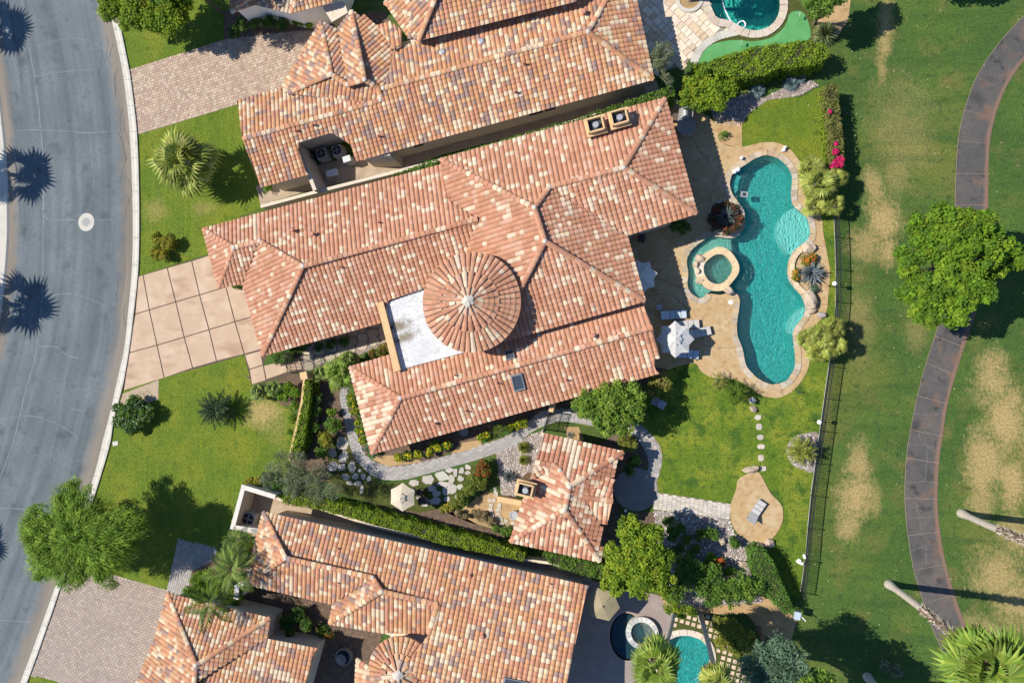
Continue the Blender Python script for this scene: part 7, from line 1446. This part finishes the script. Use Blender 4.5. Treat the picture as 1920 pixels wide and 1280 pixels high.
# planter with shaded agave beside the pool
c = P(1360, 408); r = pxm(1360, 408, 35); t = thing('pool_planter', 'round raised stone planter ring in the shade beside the pool', 'planter', c)
for k in range(26):
    a0, a1 = 2 * PI * k / 26 + .01, 2 * PI * (k + 1) / 26 - .01; mb = MB(); mb.prism([Vector((c.x + q * math.cos(a), c.y + q * math.sin(a), 0)) for q, a in ((r * .84, a0), (r, a0), (r, a1), (r * .84, a1))], -.2, .38, jit((.50, .42, .31), .1)); mb.build('ring_stone', M['stone'], t)
mb = MB(); mb.disc(c, r * .85, -.1, .30, 30); mb.build('soil', M['dirt'], t)
RED = [(.065, .04, .022), (.045, .05, .02), (.085, .038, .022)]
shrub('dark red bromeliad ring around the shaded agave', [(1360 + 24 * math.cos(a), 409 + 24 * math.sin(a), 9) for a in np.linspace(0, 2 * PI, 9)[:-1]], .7, RED, basez=.3, flowers=([(.75, .16, .04), (.6, .08, .03)], 45, .12)); agave('dark agave in the shaded round planter beside the pool', 1361, 407, 27, 44, AGD, 'd', .5, z=.3)
agave('large sunny blue grey agave on the fence side of the pool', 1520, 513, 31, 56, AGV, 'v', .4); shrub('orange flowering cushion just above the sunny agave', [(1511, 487, 9), (1521, 485, 9), (1516, 491, 8)], .4, MIDG, flowers=([(.85, .30, .04), (.8, .12, .04)], 190, .10)); shrub('small orange flowering cushion left of the sunny agave', [(1491, 520, 6), (1493, 510, 4)], .35, MIDG, flowers=([(.85, .35, .04)], 70, .09))
mb = MB(); pw = smooth(PP([(1486, 492), (1492, 478), (1503, 470), (1514, 474)]), 4, False); pw2 = smooth(PP([(1486, 522), (1496, 537), (1508, 550), (1513, 560)]), 4, False); t = thing('planter_curb', 'low curved stone curb around the sunny agave bed', 'curb', P(1490, 500))
seg = smooth(PP([(1514, 472), (1503, 470), (1492, 478), (1485, 494), (1485, 520), (1495, 537), (1508, 549), (1514, 558)]), 4, False)
for a, b in zip(seg[::2], seg[2::2]): d = (b - a).normalized(); n = Vector((-d.y, d.x, 0)) * .16; mb = MB(); mb.prism([a + n, a - n, b - n, b + n], .0, .22, jit((.60, .47, .30), .08)); mb.build('curb_stone', M['stone'], t)
agave('grey green agave in the pale pebble bed by the guest house', 958, 892, 18, 40, AGD, 'd', .3); agave('small silver agave beyond the side gate', 1069, 815, 9, 26, AGV, 'v', .2)
YELB = [(.30, .34, .05), (.24, .28, .04), (.36, .38, .08)]; BLUEF = [(.22, .31, .30), (.17, .25, .24), (.28, .37, .36)]; YUC = [(.20, .24, .09), (.15, .19, .06), (.26, .29, .13)]; YEL = [(.22, .25, .04), (.17, .20, .03), (.28, .29, .07)]
spiky('left blue grass ball under the wide hedge', 1419, 173, .8, 17, BLUEF, 420, group='blue grass balls'); spiky('middle blue grass ball under the wide hedge', 1481, 160, .8, 17, BLUEF, 420, group='blue grass balls'); spiky('smaller blue grass ball touching the middle one under the wide hedge', 1500, 150, .7, 11, BLUEF, 260, group='blue grass balls')
spiky('big pale yucca at the right end of the wide hedge', 1544, 68, 1.6, 26, YUC, 620, .03, 'yucca', 'yucca', flat=-.1); spiky('upper yellow green yucca in the pebble bed left of the guest house', 983, 838, .9, 14, YEL, 300, .028, 'yucca', 'yucca'); spiky('lower yellow green yucca in the pebble bed left of the guest house', 983, 861, .8, 12, YEL, 260, .028, 'yucca', 'yucca')
spiky('spiky red flowered plant in the dark courtyard', 607, 1180, .8, 15, MIDG, 220, .03, 'spiky_plant', 'plant')
# palms ----------------------------------------------------------------
palm('yellow green fan palm on the upper front lawn', 350, 304, 3.2, 56, 19, cols=FANY, tag_='y', tr=.2, name='fan_palm', el=(80, -30)); palm('bushy fan palm by the corner of the garden wing', 638, 698, 2.0, 33, 17, cols=FANB, tag_='b'); palm('smaller fan palm behind the bushy one at the garden wing', 655, 674, 1.7, 19, 18, cols=FANC, tag_='c'); palm('small fan palm left of the bushy one near the gate pillar', 600, 700, 1.2, 17, 14, cols=FANC, tag_='c')
palm('low fan palm at the end of the slab walk', 486, 733, 1.0, 17, 18, cols=FANC, tag_='c'); palm('dark fan palm clump in the mulch by the slab walk', 512, 728, 1.0, 16, 16, cols=PINC, tag_='p')
for x, y, r, h, lab in ((1521, 318, 24, 1.8, 'upper left fan palm of the clump below the bougainvillea'), (1537, 345, 32, 2.3, 'largest fan palm of the clump below the bougainvillea'), (1567, 335, 20, 1.8, 'fan palm of the clump tucked against the bougainvillea flowers'), (1528, 386, 21, 1.5, 'lower left fan palm of the clump below the bougainvillea'), (1566, 385, 19, 1.7, 'lower right fan palm of the clump below the bougainvillea')): palm(lab, x, y, h, r * 1.2, 15, cols=FANY, tag_='y', el=(70, -12), group='fan palm clump below the bougainvillea')
for x, y, r, h, lab in ((1511, 636, 18, 1.4, 'leftmost fan palm of the clump by the lower fence'), (1540, 632, 24, 2.2, 'middle fan palm of the clump by the lower fence'), (1562, 614, 22, 2.0, 'upper fan palm of the clump by the lower fence'), (1536, 661, 21, 1.8, 'lowest fan palm of the clump by the lower fence'), (1568, 650, 19, 2.0, 'fan palm of the lower clump leaning over the fence')): palm(lab, x, y, h, r * 1.2, 15, cols=FANY, tag_='y', el=(70, -12), group='fan palm clump by the lower fence')
palm('yellowish cycad at the left of the pool foot bed', 1349, 716, .9, 20, 22, 'cyc', YEL, 'ye', name='cycad'); palm('green cycad at the right of the pool foot bed', 1380, 736, 1.1, 27, 28, 'cyc', BRIGHT, 'br', name='cycad'); palm('dark blue green cycad on the lower front lawn', 408, 767, .8, 33, 40, 'cyc', CYC, 'cy', name='cycad', el=(75, 0)); palm('round yellow green palm in the pebble bed by the fence', 1501, 845, 1.0, 30, 70, 'cyc', YELB, 'yeb', name='cycad', el=(88, -8))
palm('feathery palm beside the curved paver path', 936, 806, 1.3, 17, 18, 'cyc', BRIGHT, 'br', name='cycad'); palm('upper queen palm beside the lower courtyard wall', 437, 1066, 4.6, 48, 13, 'pin', PINC, 'p', (452, 1060), .12, 'queen_palm', el=(65, -20)); palm('lower queen palm hanging over the garage roof', 398, 1128, 4.4, 44, 11, 'pin', BRIGHT, 'brp', (418, 1108), .12, 'queen_palm', el=(65, -25)); palm('slim queen palm nearest the white walled corner', 446, 1012, 3.6, 24, 14, 'pin', PINC, 'p', (452, 1008), .1, 'queen_palm')
palm('tall leaning fan palm over the lower pool', 1232, 1246, 10.2, 54, 22, 'fan', FANB, 'b', (1265, 1136), .17, 'tall_fan_palm', skirt=10); palm('tall fan palm right of the lower pool with a dry skirt', 1346, 1282, 10.2, 44, 18, 'fan', FANY, 'y', (1314, 1154), .17, 'tall_fan_palm', skirt=16)
palm('very tall fan palm crossing the lower cart path with a pale trunk foot', 1852, 1246, 14.0, 92, 24, 'fan', FANB, 'b', (1666.5, 1095), .23, 'tall_fan_palm', skirt=14, two_tone=True); palm('very tall fan palm leaving the right edge with a pale trunk foot', 2035, 1052, 14.0, 70, 22, 'fan', FANB, 'b', (1802.6, 962), .23, 'tall_fan_palm', skirt=10, two_tone=True); palm('pale palm trunk rising at the bottom edge of the fairway', 1785, 1440, 13.0, 60, 30, 'fan', FANB, 'b', (1626, 1268), .23, 'tall_fan_palm', two_tone=True)
palm('palm in the ringed planter beside the upper pool', 1303, -74, 5.4, 46, 26, 'fan', FANB, 'b', (1293, 0), .16, 'fan_palm')
for k, (sx, sy) in enumerate(((-2, 55), (36, 330), (30, 572), (-40, 1022))):
    hh = 8.6; q = P(sx, sy); s_ = hh / math.tan(SUN_EL); b = Vector((q.x - SHX * s_, q.y - SHY * s_, 0)); lab = ['first', 'second', 'third', 'fourth'][k] + ' street palm across the road counted from the top, known by its shadow'
    t = palm(lab, 0, 0, hh + .5 * (k % 2), (3.1, 2.9, 3.3, 2.7)[k], (12, 10, 11, 9)[k], 'fan', FANC, 'c', None, .2, 'street_palm', 'street palms across the road', 0, (75, -20), world=(b.x, b.y, hh))
